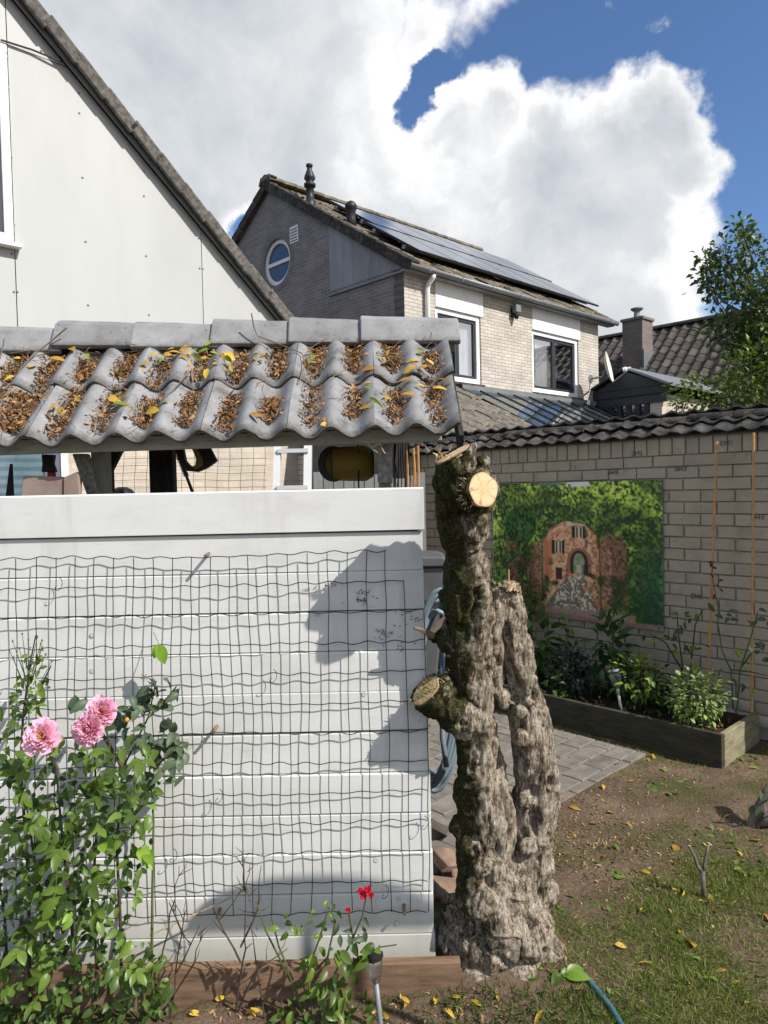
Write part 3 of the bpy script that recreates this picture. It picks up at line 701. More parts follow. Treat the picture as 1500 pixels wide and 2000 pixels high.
for wi, (a, b, z0, z1) in enumerate(wins):
    MB().par(gf(a+.003, z1, .012), A*(b-a+.06), B*.2, Z*(ZE+.06-z1)).build('white_panel', M_pvc, gh)
    f = MB(); q = .095
    for x0, x1, y0, y1 in ((a+.003, b-.003, z1-q, z1-.003), (a+.003, b-.003, z0+.003, z0+q), (a+.003, a+q, z0+q, z1-q), (b-q, b-.003, z0+q, z1-q)): f.par(gf(x0, y0, -.03), A*(x1-x0), B*.1, Z*(y1-y0))
    win = f.build('window', M_pvc, gh, bevel=.008)
    mid = a+(b-a)*.5
    for x0, x1 in ((a+q, mid-.003), (mid+.003, b-q)):
        s_ = MB(); r = .055
        for u0, u1, v0, v1 in ((x0, x1, z1-q-r, z1-q-.002), (x0, x1, z0+q+.002, z0+q+r), (x0, x0+r, z0+q+r, z1-q-r), (x1-r, x1, z0+q+r, z1-q-r)): s_.par(gf(u0, v0, -.06), A*(u1-u0), B*.06, Z*(v1-v0))
        s_.build('sash', M_darkframe, win)
        MB().poly([gf(x0+r-.01, z0+q+r-.01, -.085), gf(x1-r+.01, z0+q+r-.01, -.085), gf(x1-r+.01, z1-q-r+.01, -.085), gf(x0+r-.01, z1-q-r+.01, -.085)]).build('pane', M_pane, win)
    cu = MB()
    def curtain(u0, u1, ph):
        cu.sheet([[gf(u0+(u1-u0)*j/24, zz, -.17-.025*math.sin(j*1.7+ph)) for j in range(25)] for zz in (z0+.05, z1)])
    if wi == 0: curtain(mid+.06, b-.1, 0); curtain(a+.05, a+.4, 1)
    else: curtain(a+.05, mid-.05, .4)
    cu.build('curtain', M_curtain, win, smooth=True)
    if wi == 1:
        vb_ = MB()
        for k in (0, 1): vb_.par(gf(mid+.3+.11*k, z0+.1, -.34), A*.07, B*.012, Z*1.0)
        vb_.build('blind_slat', M_curtain, win)
        MB().prism([gf(mid+.12+.34*math.cos(math.pi*k/12)+.3, z0+.35+.38*math.sin(math.pi*k/12), -.55) for k in range(13)]+[gf(mid+.08, z0+.1, -.55), gf(mid+.76, z0+.1, -.55)], B*.05).build('chair_back', mat('ochre_cloth', [(.2, .16, .06), (.28, .22, .09)], 4, .9), win)
    sl_m = MB().box(.004, .1, -.06, .1, 0, .045).mesh('sill_brick', M_darktile, bevel=.004)
    copies('sill_brick', sl_m, win, [frame(A, B, Z, gf(a-.02+.106*k, z0-.05, .02)) @ Matrix.Rotation(.12, 4, 'X') for k in range(int((b-a+.12)/.106))])
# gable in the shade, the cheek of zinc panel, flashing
def gz(t): return ZE+.02+(ZA-ZE)*(t/TA) if t < TA else ZA-(ZA-ZE)*(t-TA)/TA
TB = gs_(643, 500)[0]
gp = [(.24, 0), (TA*2, 0), (TA*2, ZE), (TA, ZA), (TB, gz(TB)-.02), (TB, ZE-.1), (.24, ZE-.1)]
rw = gs_(540, 512); RR = .46
# wall with a round hole: fan between the outline and the circle
N_ = 48; circ = [(rw[0]+RR*math.cos(2*math.pi*k/N_), rw[1]+RR*math.sin(2*math.pi*k/N_)) for k in range(N_)]
gm = bmesh.new(); ov = [gm.verts.new(gg(t, z)) for t, z in gp]; cv = [gm.verts.new(gg(t, z)) for t, z in circ]
es = [gm.edges.new((ov[i], ov[(i+1) % len(ov)])) for i in range(len(ov))]+[gm.edges.new((cv[i], cv[(i+1) % N_])) for i in range(N_)]
bmesh.ops.triangle_fill(gm, use_beauty=True, edges=es, normal=tuple(-A))
r_ = bmesh.ops.extrude_face_region(gm, geom=list(gm.faces)); bmesh.ops.translate(gm, verts=[x for x in r_['geom'] if isinstance(x, bmesh.types.BMVert)], vec=A*.2)
bmesh.ops.recalc_face_normals(gm, faces=gm.faces); me = bpy.data.meshes.new('gable_wall'); gm.to_mesh(me); gm.free(); me.materials.append(M_gablebrick)
l = me.uv_layers.new(name='UVMap')
for lp in me.loops: l.data[lp.index].uv = uvG(me.vertices[lp.vertex_index].co)
link('gable_wall', me, gh)
MB().par(gg(.002, 0, 0), B*.236, A*.24, Z*(ZE-.1)).build('corner_wall', M_gablebrick, gh, uv=uvG)
rb = MB()
for k in range(30):
    a0, a1 = 2*math.pi*(k+.06)/30, 2*math.pi*(k+.94)/30
    rb.prism([gg(rw[0]+r*math.cos(q), rw[1]+r*math.sin(q), .004) for r, q in ((RR+.004, a0), (RR+.13, a0), (RR+.13, a1), (RR+.004, a1))], A*.03)
rb.build('window_arch_bricks', mat('gable_soldier_brick', [(.16, .15, .145), (.22, .21, .205)], 8, .85), gh)
rf = MB(); k = 40
for j in range(k):
    q0, q1 = 2*math.pi*j/k, 2*math.pi*(j+1)/k
    rf.prism([gg(rw[0]+r*math.cos(q), rw[1]+r*math.sin(q), -.05) for r, q in ((RR-.085, q0), (RR-.003, q0), (RR-.003, q1), (RR-.085, q1))], A*.06)
rf.par(gg(rw[0]-RR+.08, rw[1]-.035, -.055), B*(2*RR-.16), A*.05, Z*.07)
rwin = rf.build('round_window', M_pvc, gh)
for sg in (0, math.pi):
    MB().prism([gg(rw[0]+(RR-.08)*math.cos(sg+math.pi*j/16), rw[1]+(RR-.08)*math.sin(sg+math.pi*j/16), -.08) for j in range(17)], A*.006).build('pane', mat('dark_blue_reflecting_pane', [(.03, .045, .075), (.05, .07, .11)], 2, .06, spec=.8) if sg == 0 else bpy.data.materials['dark_blue_reflecting_pane'], rwin)
vt_ = gs_(575, 458); vg = MB().par(gg(vt_[0]-.13, vt_[1]-.16, .015), B*.26, A*.04, Z*.32).build('vent', M_pvc, gh)
for k in range(5): MB().par(gg(vt_[0]-.105, vt_[1]-.13+.055*k, .02), B*.21, A*.02, Z*.018).build('louvre', M_darkframe, vg)
ck = [(.03, ZE-.02), (TB-.015, ZE-.02), (TB-.015, gz(TB)-.02), (.03, gz(.03)-.02)]
MB().prism([gg(t, z, .012) for t, z in ck], A*.03).build('cheek_panel', M_zinc, gh)
MB().par(gg(-.01, ZE-.1, .035), B*(TB+.02), A*.07, Z*.035).build('flashing', M_gutter, gh)
MB().par(gg(.03, ZE-.062, .0), B*(TB-.05), A*.05, Z*.05).build('cheek_base', M_zinc, gh)
# roof
rp_ = math.atan2(ZA-ZE, TA); us = (B*math.cos(rp_)+Z*math.sin(rp_)); rn = (-B*math.sin(rp_)+Z*math.cos(rp_))
SL0, SL1 = -.08, S1+.42
EV = gf(0, ZE+.02, .0)-us*.2
Ls = (TA/math.cos(rp_))+.2
MB().par(EV+A*SL0+rn*.0, A*(SL1-SL0), us*Ls, rn*.06).build('roof_deck', M_darkwood, gh)
ub = (-B*math.cos(rp_)+Z*math.sin(rp_)); nb2 = (B*math.sin(rp_)+Z*math.cos(rp_)); EB = gg(TA*2, ZE+.02)-ub*.2
MB().par(EB+A*SL0, A*(SL1-SL0), ub*Ls, nb2*.1).build('back_roof', M_housetile, gh)
ht = wave_tile('roof_tile', .3, .38, 2, .026, .022, M_housetile, 5, 1)
field_of('roof_tiles', ht, [frame(A, us, rn, EV+A*(SL0+.16+.3*i)+us*(-.05+.33*j)+rn*(.075+.01*rng.normal())) @ Matrix.Rotation(-.06, 4, 'X') for j in range(15) for i in range(22)], M_housetile, gh)
gvt = MB().prism([(0, -.03, -.13), (0, .0, -.13), (0, .0, .0), (0, .18, .0), (0, .18, .04), (0, -.03, .045)], (.37, 0, 0)).mesh('verge_tile', M_copetile, bevel=.008)
nv = int(Ls/.33)+1
copies('verge_tile', gvt, gh, [frame(us, A, rn, EV+us*(.33*k-.05)+A*(SL0+.0)+rn*(.115)) @ Matrix.Rotation(.05, 4, 'Y') for k in range(nv)])
copies('verge_tile', gvt, gh, [frame(ub, A, nb2, EB+ub*(.33*k-.05)+A*(SL0)+nb2*(.115)) @ Matrix.Rotation(.05, 4, 'Y') for k in range(nv)])
RG = gg(TA, ZA+.20)
hrm = MB().prism([(0, math.cos(math.pi*k/8)*.13, math.sin(math.pi*k/8)*.11) for k in range(9)], (.4, 0, 0)).mesh('ridge_tile', M_housetile, bevel=.006)
copies('ridge_tile', hrm, gh, [frame(A, -B, Z, RG+A*(SL0-.03+.36*k)-Z*.02) @ Matrix.Rotation(-.03, 4, 'Y') for k in range(int((SL1-SL0)/.36)+1)])
# gutter, soffit, downpipe
MB().par(gf(SL0, ZE-.1, .17), A*(SL1-SL0), B*.17, Z*.03).build('soffit', M_zinc, gh)
gu = MB(); k = 8
gu.sheet([[gf(s, ZE-.03-.07*math.sin(math.pi*j/k), .235-.055*math.cos(math.pi*j/k)) for j in range(k+1)] for s in (SL0-.02, SL1+.02)])
gut = gu.build('gutter', M_gutter, gh, smooth=True)
gsol = gut.modifiers.new('thickness', 'SOLIDIFY'); gsol.thickness = .012
for k in range(8): MB().par(gf(SL0+.4+.85*k, ZE-.09, .295), A*.02, B*.1, Z*.06).build('gutter_bracket', M_gutter, gut)
dpx = fs_(829, 570)[0]
MB().tube([gf(dpx, ZE-.09, .22), gf(dpx, ZE-.14, .2), gf(dpx, ZE-.22, .1), gf(dpx, ZE-.3, .07), gf(dpx, 2.5, .07)], .045, 10).build('downpipe', M_pvc, gh, smooth=True)
# flues
def flue_base(px, py):
    p = EV+rn*.13; h = hit(px, py, p, rn); return h
fb = flue_base(606, 398)
MB().lathe(fb-Z*.15, Z, [(0, .11), (.2, .1), (.21, .075), (.46, .075), (.47, .11), (.52, .115), (.53, .075), (.58, .075), (.62, .11), (.67, .1), (.79, .05), (.84, .045), (.85, .065), (.89, .065)], 16).build('flue', M_flue, gh, smooth=True)
fb = flue_base(686, 432)
MB().lathe(fb-Z*.15, Z, [(0, .11), (.19, .09), (.36, .09), (.38, .115), (.45, .115), (.5, .08), (.53, .03)], 16).build('vent_pipe', M_flue, gh, smooth=True)
# solar panels: two rows of portrait modules
for r, (c0, n, u0) in enumerate(((0.55, 6, .55), (.9, 6, 2.3))):
    for k in range(n):
        o = EV+A*(c0+1.0*k)+us*u0+rn*.22
        fo = MB().par(o, A*.985, us*1.62, rn*.035).build('solar_panel', M_solarf, gh)
        MB().par(o+A*.018+us*.018+rn*.0352, A*.949, us*1.584, rn*.003).build('cell_sheet', M_solar, fo)
    MB().par(EV+A*(c0-.05)+us*(u0+.35)+rn*.15, A*(n+.1), us*.04, rn*.06).build('rail', M_gutter, gh)
    MB().par(EV+A*(c0-.05)+us*(u0+1.25)+rn*.15, A*(n+.1), us*.04, rn*.06).build('rail', M_gutter, gh)
MB().par(gf(S1-.2, 0, -.24), A*.2, B*7.2, Z*ZE).build('side_wall', M_housebrick, gh, uv=uvG)
# flood light on the front wall
ls, lz = fs_(1001, 608); fl = MB().par(gf(ls-.05, lz-.12, .02), A*.1, B*.04, Z*.16).build('wall_lamp', M_black, gh)
MB().par(gf(ls-.09, lz-.05, .16), A*.16, B*.1, Z*.16).build('lamp_head', M_gutter, fl, bevel=.01)
MB().lathe(gf(ls-.01, lz-.17, .1), Z, [(0, .03), (.06, .055), (.1, .05)], 10).build('motion_sensor', M_black, fl)

# ---------------------------------------------------------------- satellite dish
dc = at(1184, 719, 15.25); dax = V((.9, -.44, .2)).normalized()
dish = thing('satellite_dish', 'cream satellite dish on a bracket at the house corner', 'dish', gf(S1-.3, 3.9))
dm = MB(); ux = dax.orthogonal().normalized(); uy = dax.cross(ux)
vv_ = Z-dax*Z.dot(dax); uy = vv_.normalized(); ux = uy.cross(dax)
for sgn in (0, .012):
    dm.sheet([[dc+(ux*math.cos(2*math.pi*j/28)*.31+uy*math.sin(2*math.pi*j/28)*.34)*(r/6)+dax*(.07*(r/6)**2-sgn) for j in range(29)] for r in range(7)])
dm.build('reflector', mat('cream_metal', [(.6, .58, .5), (.68, .66, .58)], 4, .5), dish, smooth=True)
lnb = dc+dax*.42-uy*.12
MB().tube([dc-uy*.33+dax*.06, lnb-uy*.05], .014, 6).build('feed_arm', M_gutter, dish)
MB().lathe(lnb+dax*.06-uy*.02, -dax, [(0, .03), (.08, .035), (.1, .055), (.16, .055)], 10).build('receiver_head', M_pvc, dish)
wb = gf(S1-.35, dc.z-.1, 0)
MB().tube([wb, wb-B*.3, dc-dax*.05-uy*.05], .02, 6).build('bracket', M_gutter, dish)
MB().lathe(wb-B*.002, -B, [(0, .09), (.012, .09)], 12).build('wall_plate', M_gutter, dish)

# ---------------------------------------------------------------- lean-to at the foot of the grey house: tiled roof and glass veranda
sx = fs_(897, 752)[0]; ZR = 3.46; lp_ = rad(27); dn = (-B*math.cos(lp_)-Z*math.sin(lp_)); ln = (-B*math.sin(lp_)+Z*math.cos(lp_))
annex = thing('tiled_annex', 'low brown tiled annex roof against the grey house', 'annex', gf(0, 0, 1))
LD = 4.0
MB().par(gf(-3.5, ZR-.06, .01), A*(sx+3.4), dn*LD, ln*.05).build('roof_deck', M_darkwood, annex)
bt = wave_tile('roof_tile', .3, .38, 2, .022, .02, M_browntile, 6, 1, rough_edge=.004)
mt = [frame(A, -dn, ln, gf(0, ZR, .01)+A*(sx-.12-.3*(i+1))+dn*(.33*(j+1))+ln*(.02+.006*rng.normal())) @ Matrix.Rotation(-.06, 4, 'X') for j in range(12) for i in range(16)]
vis = [m for m in mt if m.translation.x > .6]
copies('roof_tile', bt, annex, vis); field_of('roof_tiles', bt, [m for m in mt if m.translation.x <= .6], M_browntile, annex)
MB().par(gf(-3.5, 0, 2.6), A*(sx+3.3), B*2.5, Z*2.1).build('wall', M_housebrick, annex, uv=uvF)
M_walltone = mat('lit_wall_tone_cloth', [(.45, .46, .42), (.56, .56, .52)], 3, .9)  # beige tone standing in for sunlit wall seen through the glass
ver = thing('glass_veranda', 'sloping glass veranda roof with dark glazing bars below the house windows', 'veranda', gf(3, 0, 1))
nb_ = 9; pw_ = (S1-.25-sx)/nb_
for k in range(nb_+1): MB().par(gf(sx+pw_*k-.017, ZR-.0, .02), A*.03, dn*LD, ln*.04).build('glazing_bar', M_darkframe, ver)
for k in range(nb_): MB().par(gf(sx+pw_*k+.02, ZR+.02, .02), A*(pw_-.04), dn*LD, ln*.008).build('glass_pane', M_vglass, ver)
for k, (l0, l1, mm) in {0: (0, 4, 'b'), 1: (0, 4, 'b'), 2: (.0, 4, 'b'), 3: (.0, 4, 'g'), 4: (.0, 1.1, 'w'), 5: (.0, 4, 'g'), 6: (.0, 4, 'w'), 7: (.0, 4, 'g'), 8: (.0, 4, 'b'), 9: (1.1, 4, 'g')}.items():
    k = 4 if k == 9 else k
    MB().par(gf(sx+pw_*k+.03, ZR-.06, .02)+dn*l0, A*(pw_-.06), dn*(l1-l0), ln*.004).build('lit_tone_blind', {'w': M_curtain, 'b': M_walltone, 'g': M_zinc}[mm], ver)  # sheets added to brighten the panes, toned like lit wall and shading cloth
MB().par(gf(sx, ZR-.05, .08), A*(S1-.25-sx), B*.06, Z*.14).build('wall_plate', M_gutter, ver)
MB().par(gf(sx, ZR-math.sin(lp_)*LD-.15, math.cos(lp_)*LD), A*(S1-.25-sx), B*.1, Z*.16).build('front_beam', M_darkframe, ver)
for k in (0, 4, 9): MB().par(gf(sx+pw_*k-.05, 0, math.cos(lp_)*LD-.05), A*.1, B*.1, Z*(ZR-math.sin(lp_)*LD-.15)).build('post', M_darkframe, ver)
MB().par(gf(sx, 0.0, 0.02), A*(S1-.3-sx), B*.015, Z*.01).build('threshold', M_gutter, ver)
MB().par(gf(sx+.6, .0, .03), A*1.8, B*.02, Z*2.1).build('garden_door', M_pvc, ver)
MB().par(gf(sx, 0.9, 3.2), A*4, -B*.02, Z*.9).build('blind', M_curtain, ver)
side = thing('tiled_lean_to', 'short brown tiled roof edge right of the glass veranda', 'annex', gf(S1+.6, 0, 1))
MB().par(gf(S1-.15, ZR-.16, .01), A*2.6, dn*LD, ln*.05).build('roof_deck', M_gutter, side)
copies('roof_tile', bt, side, [frame(A, -dn, ln, gf(0, ZR-.1, .01)+A*(S1+.1+.3*i)+dn*(.33*(j+1))+ln*(.02+.006*rng.normal())) @ Matrix.Rotation(-.06, 4, 'X') for j in range(6) for i in range(8)])
MB().par(gf(S1+.0, 0, 1.9), A*2.4, B*1.8, Z*2.4).build('wall', M_housebrick, side, uv=uvF)

# ---------------------------------------------------------------- dark roofed house and anthracite garden room (right, far)
K0 = at(1245, 700, 19.0)
rh = thing('dark_roofed_house', 'house with dark brown tiled roof and brick chimney beyond the tree', 'house', V((K0.x, K0.y, 0)))
ridge_a = at(1300, 640, 20.5); rpit = rad(42); kd = (-A*math.cos(rpit)-Z*math.sin(rpit)); kn = (-A*math.sin(rpit)+Z*math.cos(rpit))
KR = ridge_a
MB().par(KR+B*5.5-kn*.08, -B*13, kd*6.2, kn*.05).build('roof_deck', M_darkwood, rh)
kt = wave_tile('roof_tile', .3, .4, 1, .035, .03, M_darktile, 6, 1)
ktm = [frame(B, -kd, kn, KR-B*(7.2-.3*i)+kd*(.34*(j+1))+kn*.01) @ Matrix.Rotation(-.07, 4, 'X') for j in range(17) for i in range(42)]
def pixof(p):
    q = p-CAM; wv = q.dot(FWD); return 750+F*q.dot(RT)/wv, 1000-F*q.dot(UPV)/wv
inv, outv = [], []
for m_ in ktm:
    x_, y_ = pixof(m_.translation); (inv if (1165 < x_ < 1400 and 600 < y_ < 800 and len(inv) < 290) else outv).append(m_)
copies('roof_tile', kt, rh, inv); field_of('roof_tiles', kt, outv, M_darktile, rh)
krm = MB().prism([(0, math.cos(math.pi*k/6)*.14, math.sin(math.pi*k/6)*.11) for k in range(7)], (.4, 0, 0)).mesh('ridge_tile', M_darktile)
copies('ridge_tile', krm, rh, [frame(-B, A, Z, KR+B*(5.4-.38*k)) for k in range(33)])
MB().par(KR+kd*5.6-Z*.15-A*.0, B*5.2, A*6, Z*-(KR+kd*5.6).z).build('wall_left', M_housebrick, rh, uv=uvG)
MB().par(KR+kd*5.6-Z*.15, -B*7, A*6, Z*-(KR+kd*5.6).z).build('wall_right', M_housebrick, rh, uv=uvG)
MB().par(KR+B*5.5, -B*13, (A*math.cos(rpit)-Z*math.sin(rpit))*6, kn*.02).build('back_roof', M_darktile, rh)
cp = hit(1245, 706, KR, kn)                                           # chimney foot on the roof
ch = MB().par(cp-A*.3-B*.3-Z*.6, A*.6, B*.58, Z*1.68).build('chimney', M_chimbrick, rh, uv=lambda p: ((V(p)-K0).dot(A)+(V(p)-K0).dot(B), p[2]))
ct_ = cp.z-.6+1.68
MB().par(V((cp.x, cp.y, ct_))-A*.34-B*.34, A*.68, B*.66, Z*.07).build('chimney_cap', M_chimbrick, ch, uv=uvG)
MB().lathe(V((cp.x, cp.y, ct_+.08)), Z, [(0, .1), (.15, .08), (.2, .08), (.26, .17), (.29, .17), (.3, .03)], 12).build('chimney_cowl', M_gutter, ch)
MB().par(cp-A*.34-B*.36-Z*.45, A*.8, B*.05, Z*.7).build('chimney_flashing', M_gutter, ch)
# garden room
gr = thing('garden_room', 'anthracite gabled garden room with a row of windows', 'building', at(1240, 900, 15.5))
Q0 = at(1293, 800, 15.0); Q0.z = 0
def qf(t, z, out=0.0): return Q0+B*t+Z*z-A*out
qs = lambda px, py: (lambda h: ((h-Q0).dot(B), h.z))(hit(px, py, Q0, A))
ap = qs(1226, 727); el = qs(1297, 752); er = el[1]; tl = 2*ap[0]-el[0]
MB().prism([qf(el[0]-.12, er, .05), qf(ap[0], ap[1], .05), qf(tl, er, .05)], A*.1).build('gable_board', M_anth, gr)
MB().par(qf(el[0]-.1, er-.16, .06), B*(tl-el[0]+.2), A*.12, Z*.15).build('fascia', M_anth, gr)
MB().par(qf(el[0]-.06, er-.34, .03), B*(tl-el[0]+.12), A*.1, Z*.17).build('lintel', M_darkframe, gr)
z_s = 1.2
for k in range(6):
    t0 = .28+(tl-.3)*k/6
    MB().par(qf(t0, z_s, .02), B*.1, A*.09, Z*(er-.34-z_s)).build('window_post', M_anth, gr)
    MB().par(qf(t0+.1, z_s, -.03), B*((tl-.3)/6-.1), A*.01, Z*(er-.35-z_s)).build('window_pane', M_pane, gr)
MB().par(qf(.28, 1.9, -.15), B*(tl-.3), A*.02, Z*.55).build('blind', M_curtain, gr)
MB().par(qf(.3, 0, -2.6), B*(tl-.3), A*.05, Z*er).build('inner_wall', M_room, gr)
MB().par(qf(.2, 0, .0), B*(tl), A*.2, Z*z_s).build('plinth_wall', M_housebrick, gr, uv=uvG)
MB().par(qf(0, 0, 0), B*.26, A*3, Z*(er-.17)).build('side_wall', M_beigebrick, gr, uv=uvA)
for sg, e in ((1, el[0]-.2), (-1, tl+.2)):
    a_, b_ = qf(e, er-.04+.0, .15), qf(ap[0], ap[1]+.06, .15)
    MB().par(a_, b_-a_, A*3.3, Z*.05).build('roof_slope', M_gutter if sg == 1 else M_anth, gr)

# ================================================================ OBJECTS
# ---------------------------------------------------------------- white plank screen
PY = 2.45
scr_ = thing('plank_screen', 'white painted plank screen behind the wire netting', 'screen', (-.6, PY, 0))
edges = [at(600, y, PY).z for y in (955.5, 1040, 1117, 1195, 1273, 1353, 1431.5, 1511.5, 1590, 1667, 1746, 1827, 1889)]
for k in range(12):
    z1, z0 = edges[k], edges[k+1]; xr = .131+.001*k+rng.normal()*.0022; y0 = PY+rng.normal()*.0012+(.0 if k else -.012)
    h_ = z1-z0-.003; e = .0045
    th = .026 if k else .045
    prof = [(0, 0), (0, h_-e), (e*1.1, h_), (th, h_), (th, 0)]
    tilt = rng.normal()*.0015
    MB().prism([(-2.3, y0+a, z0+.002+b) for a, b in prof], (xr+2.3, 0, tilt)).build('board', M_white, scr_, bevel=.0012)
MB().box(-2.3, .118, PY+.027, PY+.034, edges[-1], edges[0]-.03).build('backing', M_darkwood, scr_)
for x in (-2.1, -.9, .05): MB().box(x, x+.06, PY+.035, PY+.095, 0, edges[0]-.02).build('post', M_dirtywhite, scr_)
knot = MB().lathe((0, 0, 0), (0, -1, 0), [(0, .009), (.0006, .0085)], 10).mesh('knot', mat('faint_knot', [(.5, .47, .42), (.6, .58, .54)], 60, .6))
for px, py in [(711, 1356), (778, 1756), (775, 1803), (735, 1680), (620, 1200), (180, 1240), (180, 1310), (400, 1445)]: place(link('knot', knot, scr_), Matrix.Translation(at(px, py, PY-.0022)))
pegm = MB().tube([(0, 0, 0), (0, -.05, -.004)], .006, 6).mesh('nail', M_twig)
for px, py in [(408, 1081), (424, 1418), (430, 1775), (789, 1767)]: place(link('nail', pegm, scr_), Matrix.Translation(at(px, py, PY)))

scf = mat('bark_debris', [(.05, .035, .022), (.16, .11, .07)], 60, .9)
for cx, cy, sp_, n_ in ((705, 1172, 6, 16), (755, 1238, 10, 22), (800, 1205, 12, 16), (650, 1140, 8, 10), (780, 1260, 14, 10), (700, 1160, 22, 16)):
    mb = MB()
    for k in range(n_):
        p = at(cx+rng.normal()*sp_, cy+rng.normal()*sp_*.6, PY-.003); d_ = V((rng.normal(), -.15, rng.normal())).normalized()*rng.uniform(.002, .006); mb.tube([p-d_, p+V((0, -.003, 0)), p+d_], [.0006, .0018, .0006], 4)
    o_ = mb.build('bark_scraps', scf, scr_); o_['kind'] = 'stuff'
# brown edging board at its foot
eb = MB(); xa = -2.3; zt = at(700, 1886, 2.335).z
eb.sheet([[(xa+(.222-xa)*i/60, 2.335+.002*math.sin(i), -.06+(zt+.06)*j/4) for i in range(61)] for j in range(5)])
eb.box(xa, .222, 2.3352, 2.375, -.06, zt-.0005)
tag(eb.build('edging_board', M_plank, bevel=0), 'brown timber edging board along the foot of the white screen', 'board')

# ---------------------------------------------------------------- green wire netting
net = thing('wire_netting', 'green wire netting fixed in front of the white plank screen', 'netting', (-.6, PY-.03, 0))
def net_off(x, z):   # distance in front of the boards
    return .012+.022*(.5+.5*fbm(V((x*1.3+3, z*1.1, 5)), 2))*(1 if x < -.35 else max(.15, 1-(x+.35)*2.0))
ny0 = [1079+58.2*k for k in range(13)]
xs_px = [-150+37.6*i for i in range(27)]
def npt(px, py):
    p = at(px, py, PY); px2 = p.x+.010*fbm(V((p.x*3, p.z*3, 1)), 2); pz = p.z+.009*fbm(V((p.x*2.5, p.z*3, 9)), 2)
    return V((px2, PY-net_off(p.x, p.z), pz))
hx = {0: 755, 1: 792}
for k, y in enumerate(ny0):
    xe = hx.get(k, 830 if k < 5 else 836); pts = []; n = int((xe+150)/37.6*8)
    for i in range(n+1):
        x = -150+(xe+150)*i/n; yy = y+(600-x)*.02-(0 if k < 12 else 0)
        p = npt(x, yy); p.z += (.0034+.0016*math.sin(k*2.1+x*.011))*math.sin(2*math.pi*(x+150)/37.6/1.5+.7*math.sin(k*1.7)+.35*math.sin(x*.02+k)); pts.append(p)
    MB().tube(pts, .0016, 5).build('horizontal_wire', M_wire, net)
for i, x in enumerate(xs_px):
    if x > 840: continue
    k0 = 0 if x < 757 else (1 if x < 795 else 2)
    pts = []
    for j in range(k0*4, 12*4+1):
        y = ny0[0]+58.2*j/4+(600-x)*.02; p = npt(x+14*(y-1079)/800*(x/830), y); p.y -= .0012; pts.append(p)
    MB().tube(pts, .0015, 5).build('vertical_wire', M_wire, net)

for px, py in ((345, 1660), (752, 1730), (830, 1598), (535, 1312), (430, 1545), (120, 1135)):
    p = npt(px, py); pts = [p+V((.012*math.sin(a_*1.1), -.004-.002*a_, .016*math.cos(a_)-.004*a_)) for a_ in np.linspace(0, 5.5, 12)]
    MB().tube(pts, .0011, 4).build('wire_tie', M_wire, net)

# ---------------------------------------------------------------- tool shelter with tiled roof
sh = thing('tool_shelter', 'open tool shelter with grey wave tiled roof full of dry leaves', 'shelter', (-.6, 2.8, 0))
ER, EL = at(893, 845, 2.50), at(0, 872, 2.50); RR_, RL_ = at(880, 657, 2.98), at(0, 672, 2.98)
ru = (ER-EL).normalized(); rvv = (RR_-ER); rvv = (rvv-ru*rvv.dot(ru)); SLEN = rvv.length; rvv = rvv.normalized(); rnn = ru.cross(rvv).normalized()
TW, AMP = .30, .023; EXP = SLEN/2*.985
stiles = [wave_tile('roof_tile', TW, EXP+.075, 2, AMP, .017, M_greytile, 12, 4, 1.05, .0018) for _ in range(3)]
U0 = .012                                                     # right end of the field, measured from ER
tile_org = {}
for c in range(2):
    for i in range(8):
        o = ER+ru*(U0-TW*(i+1)+rng.normal()*.002)+rvv*(EXP*c+rng.normal()*.004)+rnn*(.004+rng.normal()*.0015)
        m_ = frame(ru, rvv, rnn, o) @ Matrix.Rotation(-.052+rng.normal()*.006, 4, 'X') @ Matrix.Rotation(rng.normal()*.008, 4, 'Z')
        place(link('roof_tile', stiles[(i+c) % 3], sh), m_)
# rear slope
rb_u = -ru; bvv = V((-rvv.x, -rvv.y, rvv.z)); bvv = (bvv-ru*bvv.dot(ru)).normalized(); bn = rb_u.cross(bvv).normalized()
BE = V((ER.x, 3.38, ER.z+.10)); bvv = (V((ER.x, 3.03, ER.z+SLEN*rvv.z))-BE).normalized(); bn = rb_u.cross(bvv).normalized(); EXPB = (V((0, 3.03, ER.z+SLEN*rvv.z))-V((0, BE.y, BE.z))).length*.5-.015
for c in range(2):
    for i in range(8):
        o = BE+rb_u*(TW*i-.012)+bvv*(EXPB*c)
        place(link('roof_tile', stiles[(i+c) % 3], sh), frame(rb_u, bvv, bn, o) @ Matrix.Rotation(-.052, 4, 'X') @ Matrix.Diagonal((1, EXPB/EXP, 1, 1)))
